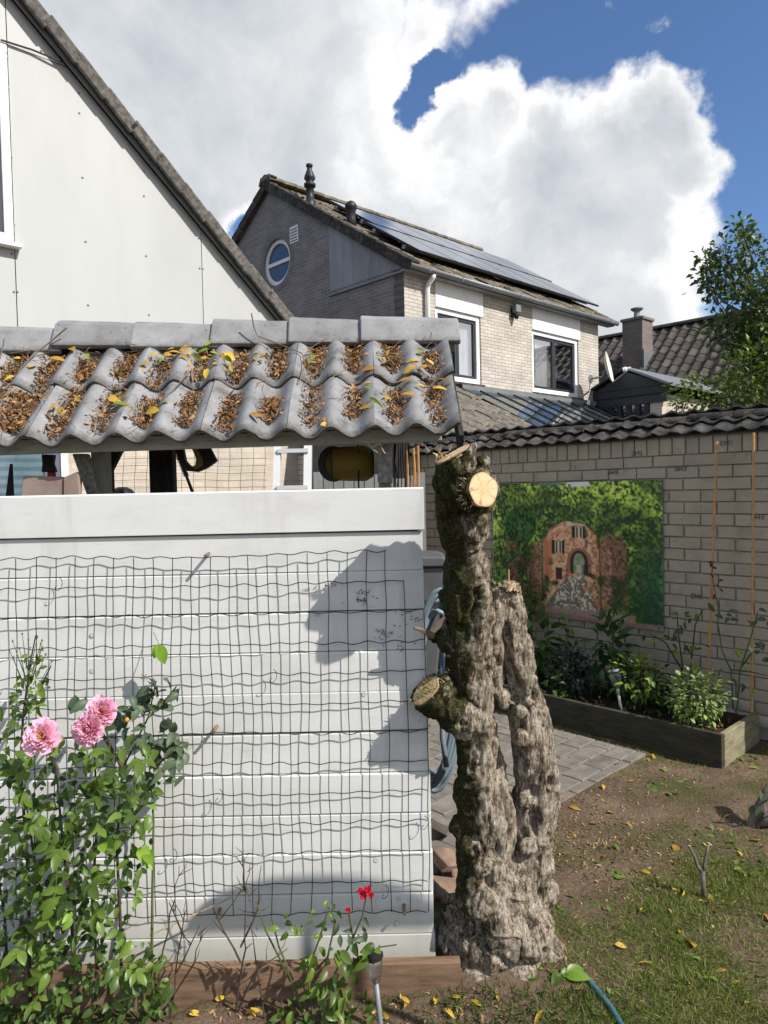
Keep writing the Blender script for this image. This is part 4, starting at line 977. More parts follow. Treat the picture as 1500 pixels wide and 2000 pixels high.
# ridge tiles, each lapping the next
rprof = [(-.115, -.07), (-.098, -.085), (-.05, .005), (-.022, .024), (.022, .024), (.05, .005), (.098, -.085), (.115, -.07), (.065, .022), (.03, .042), (-.03, .042), (-.065, .022)]
RY = 2.98+.035; xs_r = [705, 567, 421, 271, 122, -28, -180, -330]; xe_r = 893
for k, xl in enumerate(xs_r):
    pl_, pr_ = at(xl, 632-(700-xl)*-.002*0, RY), at((xe_r if k == 0 else xs_r[k-1]+16), 640, RY)
    ln_ = (pr_-pl_).length; mb = MB(); nseg = 6
    grid = []
    for s in range(nseg+1):
        q = s/nseg; sc = 1.06-.10*q; lift = .018*(1-q)-.006
        row = [V((ln_*q, a*sc, b*sc+lift)) for a, b in rprof]; grid.append(row+[row[0]])
    mb.sheet(grid); mb.poly(grid[0][:-1]); mb.poly(grid[-1][:-1][::-1])
    me = mb.mesh('ridge_tile', M_greyridge, bevel=0)
    bm = bmesh.new(); bm.from_mesh(me); bmesh.ops.remove_doubles(bm, verts=bm.verts, dist=1e-5); bmesh.ops.recalc_face_normals(bm, faces=bm.faces)
    bmesh.ops.bevel(bm, geom=[e for e in bm.edges if e.calc_face_angle(0) > .6], offset=.007, segments=2, affect='EDGES', profile=.6)
    for v in bm.verts: v.co += V(v.normal)*.0022*fbm(v.co*24+V((k*7, 0, 0)), 3)
    bm.to_mesh(me); bm.free()
    zc = at((xl+xe_r)/2 if k == 0 else xl, 640, RY).z
    base = V((pl_.x, RY, 2.352+.006*rng.normal()))
    place(link('ridge_tile', me, sh), frame(V((1, 0, .01)).normalized(), V((0, 1, 0)), V((-.01, 0, 1)).normalized(), base) @ Matrix.Rotation(rng.normal()*.012, 4, 'Z'))
# timber frame under the tiles
fz1, fz0 = at(400, 850, 2.565).z, at(430, 876, 2.565).z
fr_ = at(863, 850, 2.565).x
fl_ = at(0, 888, 2.565); fR = at(863, 860, 2.565); sl_ = (fR.z-fl_.z)/(fR.x-fl_.x); zl_ = fl_.z+sl_*(-2.4-fl_.x)
MB().prism([(-2.4, 2.565, zl_), (-2.4, 2.61, zl_), (-2.4, 2.61, zl_+.075), (-2.4, 2.565, zl_+.075)], (fr_+2.4, 0, sl_*(fr_+2.4))).build('fascia_beam', M_beam, sh, bevel=.002)
MB().box(-2.4, fr_-.02, 3.29, 3.33, fz1+.04, fz1+.10).build('rear_beam', M_darkwood, sh)
MB().box(-2.4, .26, 3.0, 3.03, 2.16, 2.235).build('ridge_board', M_darkwood, sh)
for x in np.linspace(-2.1, fr_-.06, 5):
    MB().prism([(x, 2.63, fz1-.03), (x, 2.63, fz1+.02), (x, 3.01, 2.235), (x, 3.01, 2.16)], (.04, 0, 0)).build('rafter', M_darkwood, sh)
    MB().prism([(x, 3.3, fz1+.06), (x, 3.3, fz1+.10), (x, 3.02, 2.235), (x, 3.02, 2.18)], (.04, 0, 0)).build('rafter', M_darkwood, sh)
for c in (.1, .5, .9): MB().par(EL+ru*-1.0+rvv*SLEN*c-rnn*.045, ru*((ER-EL).length+.95), rvv*.03, rnn*.022).build('tile_batten', M_darkwood, sh)
ve = ER+ru*(U0-.004)-rnn*.012
MB().par(ve-rnn*.085+rvv*.0, ru*.016, rvv*(SLEN*1.0), rnn*.085).build('verge_board', M_darkwood, sh)
jx0, jx1 = at(737, 900, 2.66).x, at(766, 900, 2.66).x
MB().box(jx0, jx1, 2.655, 3.36, at(750, 944, 2.66).z, at(750, 868, 2.66).z).build('joist', M_endgrain, sh, bevel=.003)
MB().box(jx0+.002, jx1-.004, 2.72, 2.77, 0, at(750, 945, 2.66).z-.002).build('corner_post', M_dirtywhite, sh)
lx = at(165, 900, 2.72); lt = MB(); a0, a1 = at(140, 886, 2.72), at(170, 886, 2.72); b0, b1 = at(172, 975, 2.72), at(195, 975, 2.72)
lt.prism([b0+(b0-a0)*.9, b1+(b1-a1)*.9, a1, a0], (0, .03, 0)).build('sloping_brace', M_endgrain, sh, bevel=.004)
MB().box(at(178, 900, 2.8).x, at(206, 900, 2.8).x, 2.8, 2.86, 0, fz1).build('front_post', M_dirtywhite, sh)
MB().box(at(291, 900, 3.3).x, at(337, 900, 3.3).x, 3.3, 3.36, 0, fz1).build('rear_post', M_darkwood, sh)
MB().box(at(200, 900, 3.3).x, at(213, 900, 3.3).x, 3.3, 3.36, 0, fz1).build('rear_post', M_darkwood, sh)
p0, p1 = at(208, 945, 3.3), at(245, 872, 3.3)
MB().prism([p0-Z*.05, p0+Z*.02, p1-V((.0, 0, -.02)), p1+V((-.08, 0, .03)), at(205, 872, 3.3)], (0, .04, 0)).build('corner_brace', M_darkwood, sh)
# netting stretched across the back of the shelter
bnet = thing('rear_netting', 'dark wire netting across the back of the tool shelter', 'netting', (-.9, 3.45, 0))
for k in range(9): MB().tube([at(190+(330)*i/14, 896+14*k+(1.0*math.sin(i*1.3)), 3.45) for i in range(15)], .0012, 4).build('horizontal_wire', M_wire, bnet)
for i in range(15): MB().tube([at(195+23*i+1.5*math.sin(j), 868+16*j, 3.452) for j in range(9)], .0011, 4).build('vertical_wire', M_wire, bnet)

# things kept under the roof
def thing_mesh(mb, name, m, label, cat, **kw): return tag(mb.build(name, m, **kw), label, cat)
bx = thing('cardboard_box', 'dusty crumpled cardboard box on the ledge behind the screen', 'box', at(90, 960, 2.6))
MB().prism([at(40, 975, 2.56), at(124, 975, 2.56), at(124, 931, 2.56), at(44, 929, 2.56)], (0, .16, 0)).build('body', M_card, bx, bevel=.003)
MB().prism([at(124, 975, 2.552), at(156, 968, 2.552), at(152, 921, 2.552), at(124, 932, 2.552)], (0, .02, .0)).build('flap', M_card, bx, bevel=.002)
MB().box(at(30, 975, 2.55).x, at(165, 975, 2.55).x, 2.5, 2.78, 1.6, 1.64).build('ledge', M_darkwood, sh)
ham = thing('hammer', 'black headed hammer with a red handle hanging behind the box', 'hammer', at(95, 930, 2.85))
MB().prism([at(80, 888, 2.85), at(104, 888, 2.85), at(101, 905, 2.85), at(107, 922, 2.85), at(80, 922, 2.85), at(82, 905, 2.85)], (0, .03, 0)).build('head', M_black, ham, bevel=.003)
MB().prism([at(91, 922, 2.85), at(106, 922, 2.85), at(106, 985, 2.85), at(91, 985, 2.85)], (0, .02, 0)).build('handle', M_red, ham, bevel=.004)
MB().tube([at(90, 889, 2.86), at(90, 860, 2.86)], .002, 4).build('hanging_cord', M_black, ham)
thing_mesh(MB().prism([at(8, 990, 2.8), at(28, 990, 2.8), at(24, 906, 2.8), at(19, 906, 2.8)], (0, .004, 0)), 'saw_blade', M_darkwood, 'narrow dark saw blade standing upright at the far left', 'saw blade')
sw = thing('hedge_saw', 'black and yellow saw handle hanging from the roof with toothed strap', 'saw', at(375, 900, 2.95))
ho = [(345, 872), (352, 905), (366, 920), (385, 922), (404, 914), (423, 900), (408, 872)]
hi = [(357, 876), (362, 900), (372, 911), (381, 910), (383, 896), (374, 874)]
def strip(mb, o, i_, Y, th):
    n = len(o)
    for k in range(n-1):
        j0 = min(k, len(i_)-1); j1 = min(k+1, len(i_)-1)
        pts = [at(*o[k], Y), at(*o[k+1], Y), at(*i_[j1], Y)]+([at(*i_[j0], Y)] if j0 != j1 else [])
        mb.prism(pts, (0, th, 0))
mb = MB(); strip(mb, ho, hi, 2.95, .03); mb.build('handle', M_black, sw)
mb = MB(); mb.prism([at(373, 874, 2.945), at(383, 874, 2.945), at(396, 896, 2.945), at(396, 909, 2.945), at(384, 917, 2.945), at(376, 914, 2.945), at(384, 905, 2.945), at(384, 895, 2.945)], (0, .038, 0)); mb.build('grip', M_yellowblack, sw, bevel=.002)
mb = MB()
for k in range(22):
    x, y = 334+k*1.15, 868+k*2.9; mb.prism([at(x, y, 2.96), at(x+9, y-2, 2.96), at(x+9.5, y+.6, 2.96), at(x+.4, y+2, 2.96)], (0, .012, 0))
mb.prism([at(337, 866, 2.962), at(341, 866, 2.962), at(380, 965, 2.962), at(374, 965, 2.962)], (0, .008, 0)); mb.build('toothed_strap', M_black, sw)
vac = thing('garden_vacuum', 'dull yellow and black garden vacuum with a round black ring', 'garden vacuum', at(680, 945, 2.9))
vc = at(650, 906, 2.86)
mb = MB()
for k in range(24):
    q0, q1 = 2*math.pi*k/24, 2*math.pi*(k+1)/24
    pts = [vc+V((r*math.cos(q)*.9, 0, r*math.sin(q)*1.08)) for r, q in ((.042, q0), (.066, q0), (.066, q1), (.042, q1))]; mb.prism(pts, (0, .05, 0))
mb.build('intake_ring', M_black, vac)
mb = MB(); mb.lathe(vc+V((0, .02, 0)), V((1, .12, 0)), [(-.005, .045), (.0, .066), (.06, .07), (.13, .072), (.16, .055)], 20); mb.build('housing', M_yellowblack, vac, smooth=True)
MB().lathe(vc+V((0, .035, 0)), V((0, 1, 0)), [(0, .045), (.01, .044)], 20).build('intake_disc', M_yellowblack, vac)
MB().tube([at(699, 868, 2.84), at(703, 900, 2.83), at(700, 930, 2.83), at(701, 965, 2.83)], .0035, 6).build('cable', M_black, vac)
ldr = thing('ladder', 'aluminium ladder leaning against the beige brick wall', 'ladder', gnd(565, 1200))
la0, la1 = at(533, 915, 5.2), at(596, 915, 5.2)
for p, wd in ((la0, .032), (la1, .036)): MB().par((p.x-wd, p.y-1.2*.35, -.0), (wd*1.6, 0, 0), (0, .06, 0), (0, .9, 2.6)).build('rail', M_alu, ldr)
for k in range(9): MB().par((la0.x, la0.y-1.2*.35+.9/2.6*(.2+.28*k)+.02, .2+.28*k+.105), (la1.x-la0.x, 0, 0), (0, .035, 0), (0, 0, .03)).build('rung', M_alu, ldr)
gfence = thing('slat_fence', 'grey upright slat fence seen below the garden vacuum', 'fence', at(700, 1100, 6.2))
for k in range(11):
    x0_, x1_ = 612+20*k, 630+20*k
    MB().box(at(x0_, 930, 6.2).x, at(x1_, 930, 6.2).x, 6.2, 6.22, 0, at(700, 932+3*rng.normal()-(14 if k < 1 else 0), 6.2).z).build('slat', mat('grey_fence_paint', [(.2, .2, .2), (.27, .27, .265)], 6, .8, stretch=(4, 4, .6), rnd=.1) if k == 0 else bpy.data.materials['grey_fence_paint'], gfence)
MB().box(at(605, 930, 6.2).x, at(800, 930, 6.2).x, 6.225, 6.26, 1.2, 1.28).build('fence_rail', M_darkwood, gfence)
thing_mesh(MB().box(at(600, 900, 6.6).x, at(800, 900, 6.6).x, 6.6, 6.68, 0, 2.5), 'dark_shed_wall', M_darkwood, 'dark timber shed wall behind the slat fence', 'shed')
thing_mesh(MB().lathe(at(240, 990, 3.6), Z, [(0, .075), (.05, .07), (.085, .05), (.1, .02)], 18), 'black_dome', M_black, 'small black domed lid behind the rear netting', 'lid', smooth=True)
for i in range(9):
    x = 768+3.9*i+rng.normal(); tag(MB().tube([at(x, 866, 2.9), at(x+rng.normal()*3, 900, 2.9+.01*rng.normal()), at(x+rng.normal()*4, 935, 2.9), at(x, 1000, 2.9)], .0022, 5).build('thin_stake', M_black), 'thin dark stake, %s from the left in the bundle by the joist end' % ordn[i], 'stake', 'dark stakes bundled beside the joist')
for i, (x, r, lab) in enumerate(((796, .0048, 'short thin bamboo cane, leftmost of three by the screen corner'), (808, .0055, 'short bent bamboo cane, middle one of three by the screen corner'), (817, .0055, 'short bamboo cane, rightmost of three by the screen corner'))):
    tag(MB().tube([at(x-1, 880-5*i, 3.0), at(x+1.5*(i == 1), 912, 3.0), at(x, 1000, 3.0)], r, 6).build('bamboo_cane', M_cane), lab, 'cane')

# ---------------------------------------------------------------- dry leaves in the roof channels
def tile_surface(u, v):
    """height of the tiles above the roof plane; u from the right end towards the left, v up the slope"""
    x = (U0+u) ; ph = 2*math.pi*(u-U0)/(TW/2)
    vv = v % EXP
    return AMP*2*((.5+.5*math.cos(ph))**1.05)+.006-.052*(vv-EXP)*0-.052*vv
N = 5200; loc, dd, nn, ss, cc = [], [], [], [], []
valleys = [(TW/4)+(TW/2)*k for k in range(13)]
for k, vu in enumerate(valleys):
    for c in range(2):
        v0, v1 = ((.05, .29), (.04, .26))[c]
        v0 += rng.uniform(-.03, .05); v1 += rng.uniform(-.05, .06)
        big = (k >= 10 and c == 0)
        num = 1100 if big else int(rng.uniform(260, 480))
        wdt = .036 if not big else .06
        for _ in range(num):
            v = rng.uniform(v0, v1); u = vu+rng.normal()*wdt*.55+(.0 if not big else .02)
            if abs(u-vu) > .045 and not big: continue
            q = (v-v0)/(v1-v0); pile = (.016 if not big else .03)*math.sin(math.pi*min(1, max(0, q)))**.5*max(0, 1-((u-vu)/.045)**2)*rng.random()
            h = tile_surface(U0+u, v)+pile+.003
            p = ER+ru*(-u+U0)+rvv*(v+EXP*c)+rnn*(h+.004)
            loc.append(tuple(p)); d_ = ru*rng.normal()+rvv*rng.normal()+rnn*rng.normal()*.45; dd.append(tuple(d_)); n_ = rnn+rv(.55); nn.append(tuple(n_)); ss.append(rng.choice([.007, .011, .014, .018, .026], p=[.25, .3, .22, .15, .08])*rng.uniform(.8, 1.2))
loc, dd, nn, ss = map(np.array, (loc, dd, nn, ss))
cc = lerp_cols((.09, .042, .02), (.4, .23, .105), len(loc), .3)
curled = leaf_template(4, .5, .7, 1, .26)
lit = scatter('dry_leaf_litter', curled, loc, dd, nn, ss, cc, M_litter); lit['kind'] = 'stuff'; lit['label'] = 'brown dry leaves lying in the channels of the tiled roof'; lit['category'] = 'leaf litter'
stw = MB()
for k in range(90):
    u_ = valleys[int(rng.integers(0, 13))]+rng.normal()*.03; v_ = rng.uniform(.03, .3)+EXP*int(rng.integers(0, 2)); p = ER+ru*(-u_+U0)+rvv*v_+rnn*(.034+.01*rng.random()); d_ = (ru*rng.normal()+rvv*rng.normal()).normalized()*rng.uniform(.015, .05)
    stw.tube([p-d_, p+rv(.006), p+d_+rnn*.004*rng.normal()], [.0009, .0012, .0006], 4)
so_ = stw.build('dry_stalks', M_twig); so_['kind'] = 'stuff'; so_['label'] = 'thin dry stalks among the leaves in the roof channels'; so_['category'] = 'leaf litter'
# larger yellow and green leaves on the roof
yl = [leaf_mesh('fallen_leaf', M_yleaf, leaf_template(6, .25, .3, 1, .22+.06*i)) for i in range(3)]; gl = [leaf_mesh('fallen_leaf', M_gleaf, leaf_template(6, .2, .3, 1, .22+.06*i)) for i in range(2)]
def roof_pt(px, py, h=.02):
    p = hit(px, py, ER+rnn*(AMP*.6+h), rnn); return p
rl = [(146, 690, 0), (235, 775, 0), (120, 790, 0), (222, 784, 1), (310, 690, 0), (330, 688, 0), (350, 682, 0), (365, 678, 0), (380, 690, 1), (415, 685, 1), (395, 676, 1), (428, 690, 0), (440, 705, 0), (405, 722, 0), (450, 712, 0), (300, 700, 1), (275, 720, 0),
      (247, 768, 0), (228, 790, 1), (330, 785, 1), (315, 800, 0), (487, 810, 0), (505, 700, 0), (520, 692, 0), (510, 708, 1), (495, 715, 0), (600, 700, 0), (604, 708, 1), (735, 690, 1), (755, 688, 0), (750, 715, 0), (733, 722, 0), (815, 692, 1), (838, 718, 0), (822, 705, 0), (720, 760, 1), (722, 778, 1), (728, 745, 0), (805, 740, 0), (850, 745, 0), (812, 770, 0), (735, 792, 0), (635, 812, 0), (620, 830, 0), (60, 720, 0), (30, 732, 0), (95, 700, 0), (165, 695, 1), (40, 700, 0), (318, 692, 0), (338, 680, 0), (356, 690, 0), (372, 684, 0), (388, 682, 1), (410, 678, 1), (420, 696, 1), (436, 688, 0), (448, 700, 1), (400, 700, 0), (412, 712, 0), (282, 708, 1), (268, 728, 0), (290, 716, 0), (240, 782, 0), (236, 770, 1), (216, 776, 0), (130, 800, 0), (110, 786, 0), (150, 772, 0), (516, 700, 0), (500, 690, 1), (742, 700, 0), (760, 700, 0), (830, 700, 0), (818, 716, 0), (838, 760, 0), (820, 752, 0), (745, 770, 0)]
roof_leaves = {}
for px, py, kind in rl:
    p = roof_pt(px+rng.normal()*3, py+rng.normal()*3, .026+.012*rng.random()); d_ = ru*rng.normal()+rvv*rng.normal()*.6+rnn*.15*rng.normal()
    o = link('fallen_leaf', random.choice(gl if kind else yl)); o.matrix_basis = leaf_matrix(p, d_, rnn+rv(.35), rng.uniform(.03, .062))
    u_ = (ER-p).dot(ru)+U0; ch_ = int(max(0, min(13, round((u_-TW/4)/(TW/2))))); roof_leaves.setdefault(('green' if kind else 'yellow', ch_), []).append(((p-ER).dot(rvv), o))
for (colr, ch_), lst in roof_leaves.items():
    lst.sort(key=lambda q: -q[0])
    for i, (v_, o) in enumerate(lst):
        pos = '' if len(lst) == 1 else (', %s from the ridge' % ordn[i])
        tag(o, '%s leaf in the %s roof channel from the right%s' % (colr, ordn[ch_], pos), 'leaf', '%s leaves on the shelter roof' % colr)
tw = [([(130, 640), (105, 662), (70, 690), (45, 715)], .0035, 'long dry twig hanging over the ridge at the far left of the roof'), ([(491, 612), (496, 640), (503, 656), (545, 672), (590, 690), (596, 712), (585, 745)], .0032, 'crooked dry twig draped over the ridge near the middle'),
      ([(640, 660), (615, 674), (596, 690)], .002, 'thin forked twig end pointing down from the ridge'), ([(375, 720), (345, 755), (320, 775)], .0028, 'straight dry twig lying in a middle channel'), ([(650, 735), (665, 728), (680, 718)], .0022, 'short twig stub lying by the tile overlap'),
      ([(735, 694), (770, 697), (805, 705), (830, 730), (848, 742)], .0014, 'fine red brown stem lying across the right hand tiles'), ([(20, 690), (60, 684), (95, 690)], .0018, 'thin arched stem at the left end below the ridge'), ([(0, 700), (5, 680), (8, 662)], .0025, 'short twig at the left edge under the ridge')]
for pts, r, lab in tw:
    P_ = []
    for i, (x, y) in enumerate(pts):
        P_.append(roof_pt(x, y, .035) if y > 668 else at(x, y, RY-.13))
    tag(MB().tube(P_, [r*(1-.5*i/len(P_)) for i in range(len(P_))], 5).build('twig', M_twig), lab, 'twig')
hv = [at(670, 856, 2.54), at(700, 860, 2.53), at(718, 864, 2.53), at(728, 878, 2.53), at(738, 884, 2.53)]
tag(MB().tube(hv, .0016, 5).tube([at(726, 874, 2.53), at(742, 866, 2.53), at(748, 880, 2.53), at(752, 886, 2.53)], .002, 5).build('dry_tendril', M_twine), 'dry straw coloured tendril hanging from the fascia beam', 'tendril')

# ---------------------------------------------------------------- the pollarded trunk
def ty(py): return float(np.interp(py, [880, 1000, 1100, 1180, 1350, 1500, 1700, 1950], [2.195, 2.28, 2.345, 2.385, 2.43, 2.475, 2.53, 2.55]))
main = [(893, 880, 34), (890, 910, 41), (888, 950, 45), (897, 990, 46), (908, 1040, 45), (912, 1090, 41), (914, 1130, 45), (917, 1175, 50), (919, 1220, 46), (918, 1270, 43), (920, 1330, 42), (922, 1390, 42), (928, 1440, 42), (936, 1500, 46), (942, 1560, 54), (950, 1620, 58),
        (960, 1690, 66), (968, 1750, 78), (972, 1810, 88), (978, 1870, 96), (985, 1930, 96), (985, 2010, 104)]
second = [(993, 1150, 22), (996, 1190, 25), (1005, 1250, 28), (1015, 1310, 31), (1022, 1360, 34), (1032, 1420, 37), (1040, 1480, 42), (1048, 1540, 45), (1040, 1600, 45), (1030, 1660, 46), (1024, 1720, 48), (1020, 1790, 52), (1030, 1860, 58), (1035, 1930, 62)]
rib_ = [(968, 1160, 9), (969, 1230, 10), (966, 1300, 9), (968, 1345, 10), (985, 1370, 14)]
lumps = [(880, 1165, 24, 0), (930, 1245, 24, -.05), (945, 1275, 20, -.05), (900, 1120, 22, -.04), (940, 1105, 20, -.04), (905, 1065, 22, -.04), (966, 1345, 18, 0), (1016, 1388, 24, -.02), (1035, 1370, 18, -.03), (1022, 1500, 26, -.01), (1078, 1555, 22, .02), (1034, 1558, 22, -.03),
         (908, 1615, 30, 0), (925, 1650, 26, -.06), (948, 1690, 26, -.07), (940, 1735, 36, -.07), (985, 1790, 34, -.08), (1020, 1822, 34, -.08), (985, 1830, 30, -.1), (1040, 1810, 26, -.06), (895, 1830, 32, -.03), (888, 1870, 28, 0), (925, 1850, 26, -.08), (960, 1865, 26, -.1), (930, 1905, 34, -.09), (975, 1925, 36, -.10), (1015, 1905, 36, -.09),
         (1055, 1880, 40, -.02), (1065, 1915, 36, 0), (1052, 1745, 24, .02), (1000, 1955, 40, -.08), (895, 1780, 22, 0), (915, 1945, 40, -.04), (1045, 1950, 44, -.02), (950, 1960, 44, -.1), (960, 1140, 14, -.03), (985, 1150, 12, -.03), (1012, 1150, 12, 0), (885, 985, 16, -.05), (1018, 1440, 20, -.05), (1030, 1660, 20, -.05)]
tb = MB()
def ball(c, r, n=10, m=7):
    tb.lathe(V(c)-Z*r*.999, Z, [(r*(1-math.cos(math.pi*k/m)), r*math.sin(math.pi*k/m)) for k in range(m+1)], n)
def chain(seq, dy=0.0):
    P_ = [(at(x, y, ty(y)+dy), r*ty(y)/F) for x, y, r in seq]
    for (p, r), (q, s) in zip(P_, P_[1:]):
        n = max(2, int((q-p).length/.016))
        for i in range(n): t = i/n; ball(p.lerp(q, t), r+(s-r)*t)
    ball(P_[-1][0], P_[-1][1])
chain([(x, y, r-(5 if y < 1600 else 2)) for x, y, r in main]); chain([(x+2, y, r-(3 if y < 1600 else 1)) for x, y, r in second], .035); chain([(x+3, y, r+1) for x, y, r in rib_], .0)
for x, y, r, dy in lumps: ball(at(x, y, ty(y)+dy*(.8 if y < 1600 else 1.25)), r*(.6 if y < 1600 else .85 if y < 1670 else 1.3)*ty(y)/F)
def limb(p, q, r0, r1):
    n = max(3, int((q-p).length/.014))
    for i in range(n+1): t = i/n; ball(p.lerp(q, t), r0+(r1-r0)*t)
stub_c = at(945, 955, 2.15); stub_n = V((.42, -.9, .12)).normalized()          # big round cut facing the camera
limb(at(905, 985, 2.26), stub_c+stub_n*.02, .056, .045)
low_c = at(832, 1346, 2.385); low_n = V((-.66, -.28, .70)).normalized()          # low left stub
limb(at(915, 1400, 2.42), low_c+low_n*.02, .064, .056)
mid_c = at(852, 1224, 2.43); mid_n = V((-.72, -.05, .69)).normalized()
limb(at(905, 1262, 2.40), mid_c+mid_n*.02, .046, .040)
limb(at(925, 925, 2.22), at(944, 903, 2.19), .009, .006)
top_c = at(884, 886, 2.2); top_n = V((-.50, -.12, .86)).normalized()
sec_c = at(994, 1138, ty(1140)+.02); sec_n = V((.1, -.1, .98)).normalized()
tmp = tb.build('trunk_raw', None, None, fix=False)
rmd = tmp.modifiers.new('remesh', 'REMESH'); rmd.mode = 'VOXEL'; rmd.voxel_size = .005
smd = tmp.modifiers.new('smooth', 'SMOOTH'); smd.factor = .5; smd.iterations = 5
bpy.context.view_layer.update()
tme = bpy.data.meshes.new_from_object(tmp.evaluated_get(bpy.context.evaluated_depsgraph_get())); bpy.data.objects.remove(tmp)
nvt = len(tme.vertices); co = np.empty(nvt*3, np.float32); tme.vertices.foreach_get('co', co); co = co.reshape(-1, 3).astype(float)
no = np.empty(nvt*3, np.float32); tme.vertices.foreach_get('normal', no); no = no.reshape(-1, 3)
moss_shade = np.zeros(nvt, np.float32)
cuts_ = [(stub_c, stub_n, .085), (low_c, low_n, .10), (mid_c, mid_n, .07), (top_c, top_n, .12), (sec_c, sec_n, .07)]
z1160 = at(900, 1130, 2.3).z
for i in range(nvt):
    p = V(co[i]); n = V(no[i]); q = V((p.x, p.y, p.z*.16))
    low = max(0, min(1, (.62-p.z)/.3)); up_ = 1-low
    q = V((p.x, p.y, p.z*.14))+mnoise.noise_vector(p*5)*.022
    g1 = 1-2.2*abs(mnoise.noise(q*21+V((3, 1, 0)))); g2 = 1-2.2*abs(mnoise.noise(q*46)); pit = mnoise.noise(V((p.x, p.y, p.z*.5))*33+V((0, 9, 0)))
    d = .014*fbm(p*6.5, 3)+(.0145*g1+.0065*g2)*(up_*.8+.2)+.0028*mnoise.noise(V((p.x, p.y, p.z*.4))*110)-.019*max(0, pit-.2)*3
    d += low*(.012*(1-2.4*abs(mnoise.noise(p*10+V((2, 2, 5)))))+.003*mnoise.noise(p*40)+.002*mnoise.noise(p*80))
    p2 = p+n*d+mnoise.noise_vector(V((p.x, p.y, p.z*.35))*14)*.006
    for c, cn, rr in cuts_:
        h = (p2-c).dot(cn)
        if h > -.004 and (p2-c-cn*h).length < rr and h < .12: p2 = p2-cn*(h+.004)
    co[i] = p2
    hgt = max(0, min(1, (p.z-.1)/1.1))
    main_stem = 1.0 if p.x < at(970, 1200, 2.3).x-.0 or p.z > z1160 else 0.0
    moss_shade[i] = .2+.3*main_stem*hgt**.9+.46*max(0, -n.x+.18)*(.6+.4*hgt)*(1 if main_stem else .55)-.3*max(0, n.x)*(1.1-.6*hgt)-.08*(1-main_stem)+.22*fbm(p*7+V((4, 0, 0)), 2)  # moss, plus the shade of the left side painted in the same tone
    if (p-low_c).length < .14: moss_shade[i] += .25
tme.vertices.foreach_set('co', co.astype(np.float32).ravel())
at_ = tme.attributes.new('moss_shade', 'FLOAT', 'POINT'); at_.data.foreach_set('value', moss_shade)
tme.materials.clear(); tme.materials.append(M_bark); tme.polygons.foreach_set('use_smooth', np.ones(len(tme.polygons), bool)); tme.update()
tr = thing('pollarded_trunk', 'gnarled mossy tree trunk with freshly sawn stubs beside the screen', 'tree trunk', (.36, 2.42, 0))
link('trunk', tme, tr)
def cut_disc(name, c, n, rx, ry, up, rag, m):
    uy = (V(up)-n*V(up).dot(n)).normalized(); ux = uy.cross(n).normalized(); mb = MB(); K = 40; rings = [1, .96, .6, .25]
    rad_ = [1+rag*mnoise.noise(V((math.cos(2*math.pi*k/K)*1.6, math.sin(2*math.pi*k/K)*1.6, rx*50))) for k in range(K)]
    grid = [[(rx*math.cos(2*math.pi*k/K)*r*rad_[k % K], ry*math.sin(2*math.pi*k/K)*r*rad_[k % K], (.0 if r < 1 else -.012)+.0012*mnoise.noise(V((k*.7, r*5, rx*9)))) for k in range(K+1)] for r in rings]
    mb.sheet(grid); mb.poly(grid[-1][:-1])
    return place(mb.build(name, m, tr), frame(ux, uy, n, c+n*.0005))
cut_disc('sawn_face', stub_c, stub_n, .050, .0525, Z, .12, M_cut)
cut_disc('sawn_face', low_c, low_n, .058, .056, Z, .2, M_cut)
cut_disc('sawn_face', mid_c, mid_n, .040, .044, Z, .2, M_cut)
cut_disc('sawn_face', top_c-top_n*.001, top_n, .060, .052, V((0, 1, 0)), .16, M_cut)
# torn splinters at the cuts
spl = MB()
for k in range(26):
    a = rng.uniform(math.pi*.75, math.pi*1.35); e = V((math.cos(a), 0, math.sin(a))); p = stub_c+e*.052*rng.uniform(.85, 1.15)-stub_n*rng.uniform(0, .03)
    spl.tube([p, p+e*rng.uniform(.008, .024)+V((0, -.008, rng.normal()*.006))], [.0035, .001], 4)
for k in range(14):
    p = top_c+V((-.045+.016*rng.normal(), -.01, -.005+.012*rng.normal())); spl.tube([p, p+V((rng.normal()*.012, -.01, rng.uniform(.004, .02)))], [.004, .001], 4)
for k in range(40):
    p = sec_c+V((rng.normal()*.016, rng.normal()*.016-.01, -.004)); spl.tube([p-Z*.02, p+V((rng.normal()*.014, rng.normal()*.01, rng.uniform(-.006, .008)))], [.004, .0015], 4)
spl.tube([sec_c, sec_c+Z*.045], [.0022, .0016], 5)
spl.build('splinters', mat('torn_wood', [(.45, .33, .19), (.65, .5, .31)], 60, .85), tr)['kind'] = 'stuff'
s0_ = at(845, 1242, 2.38); MB().tube([s0_, at(828, 1232, 2.36), at(808, 1226, 2.35)], [.012, .009, .005], 6).build('bark_spur', M_twig, tr)
fz = MB()
for k in range(420):
    q = low_c-low_n*rng.uniform(-.002, .035)+rv(.03); q = low_c+(q-low_c)-low_n*max(0, (q-low_c).dot(low_n))
    q = q+V((0, 0, .0)); fz.tube([q, q+low_n*rng.uniform(.004, .016)+rv(.004)], [.0018, .0006], 3, cap=False)
fz.build('moss_tufts', mat('dry_moss', [(.1, .09, .02), (.3, .26, .1), (.42, .36, .18)], 80, .9), tr)['kind'] = 'stuff'

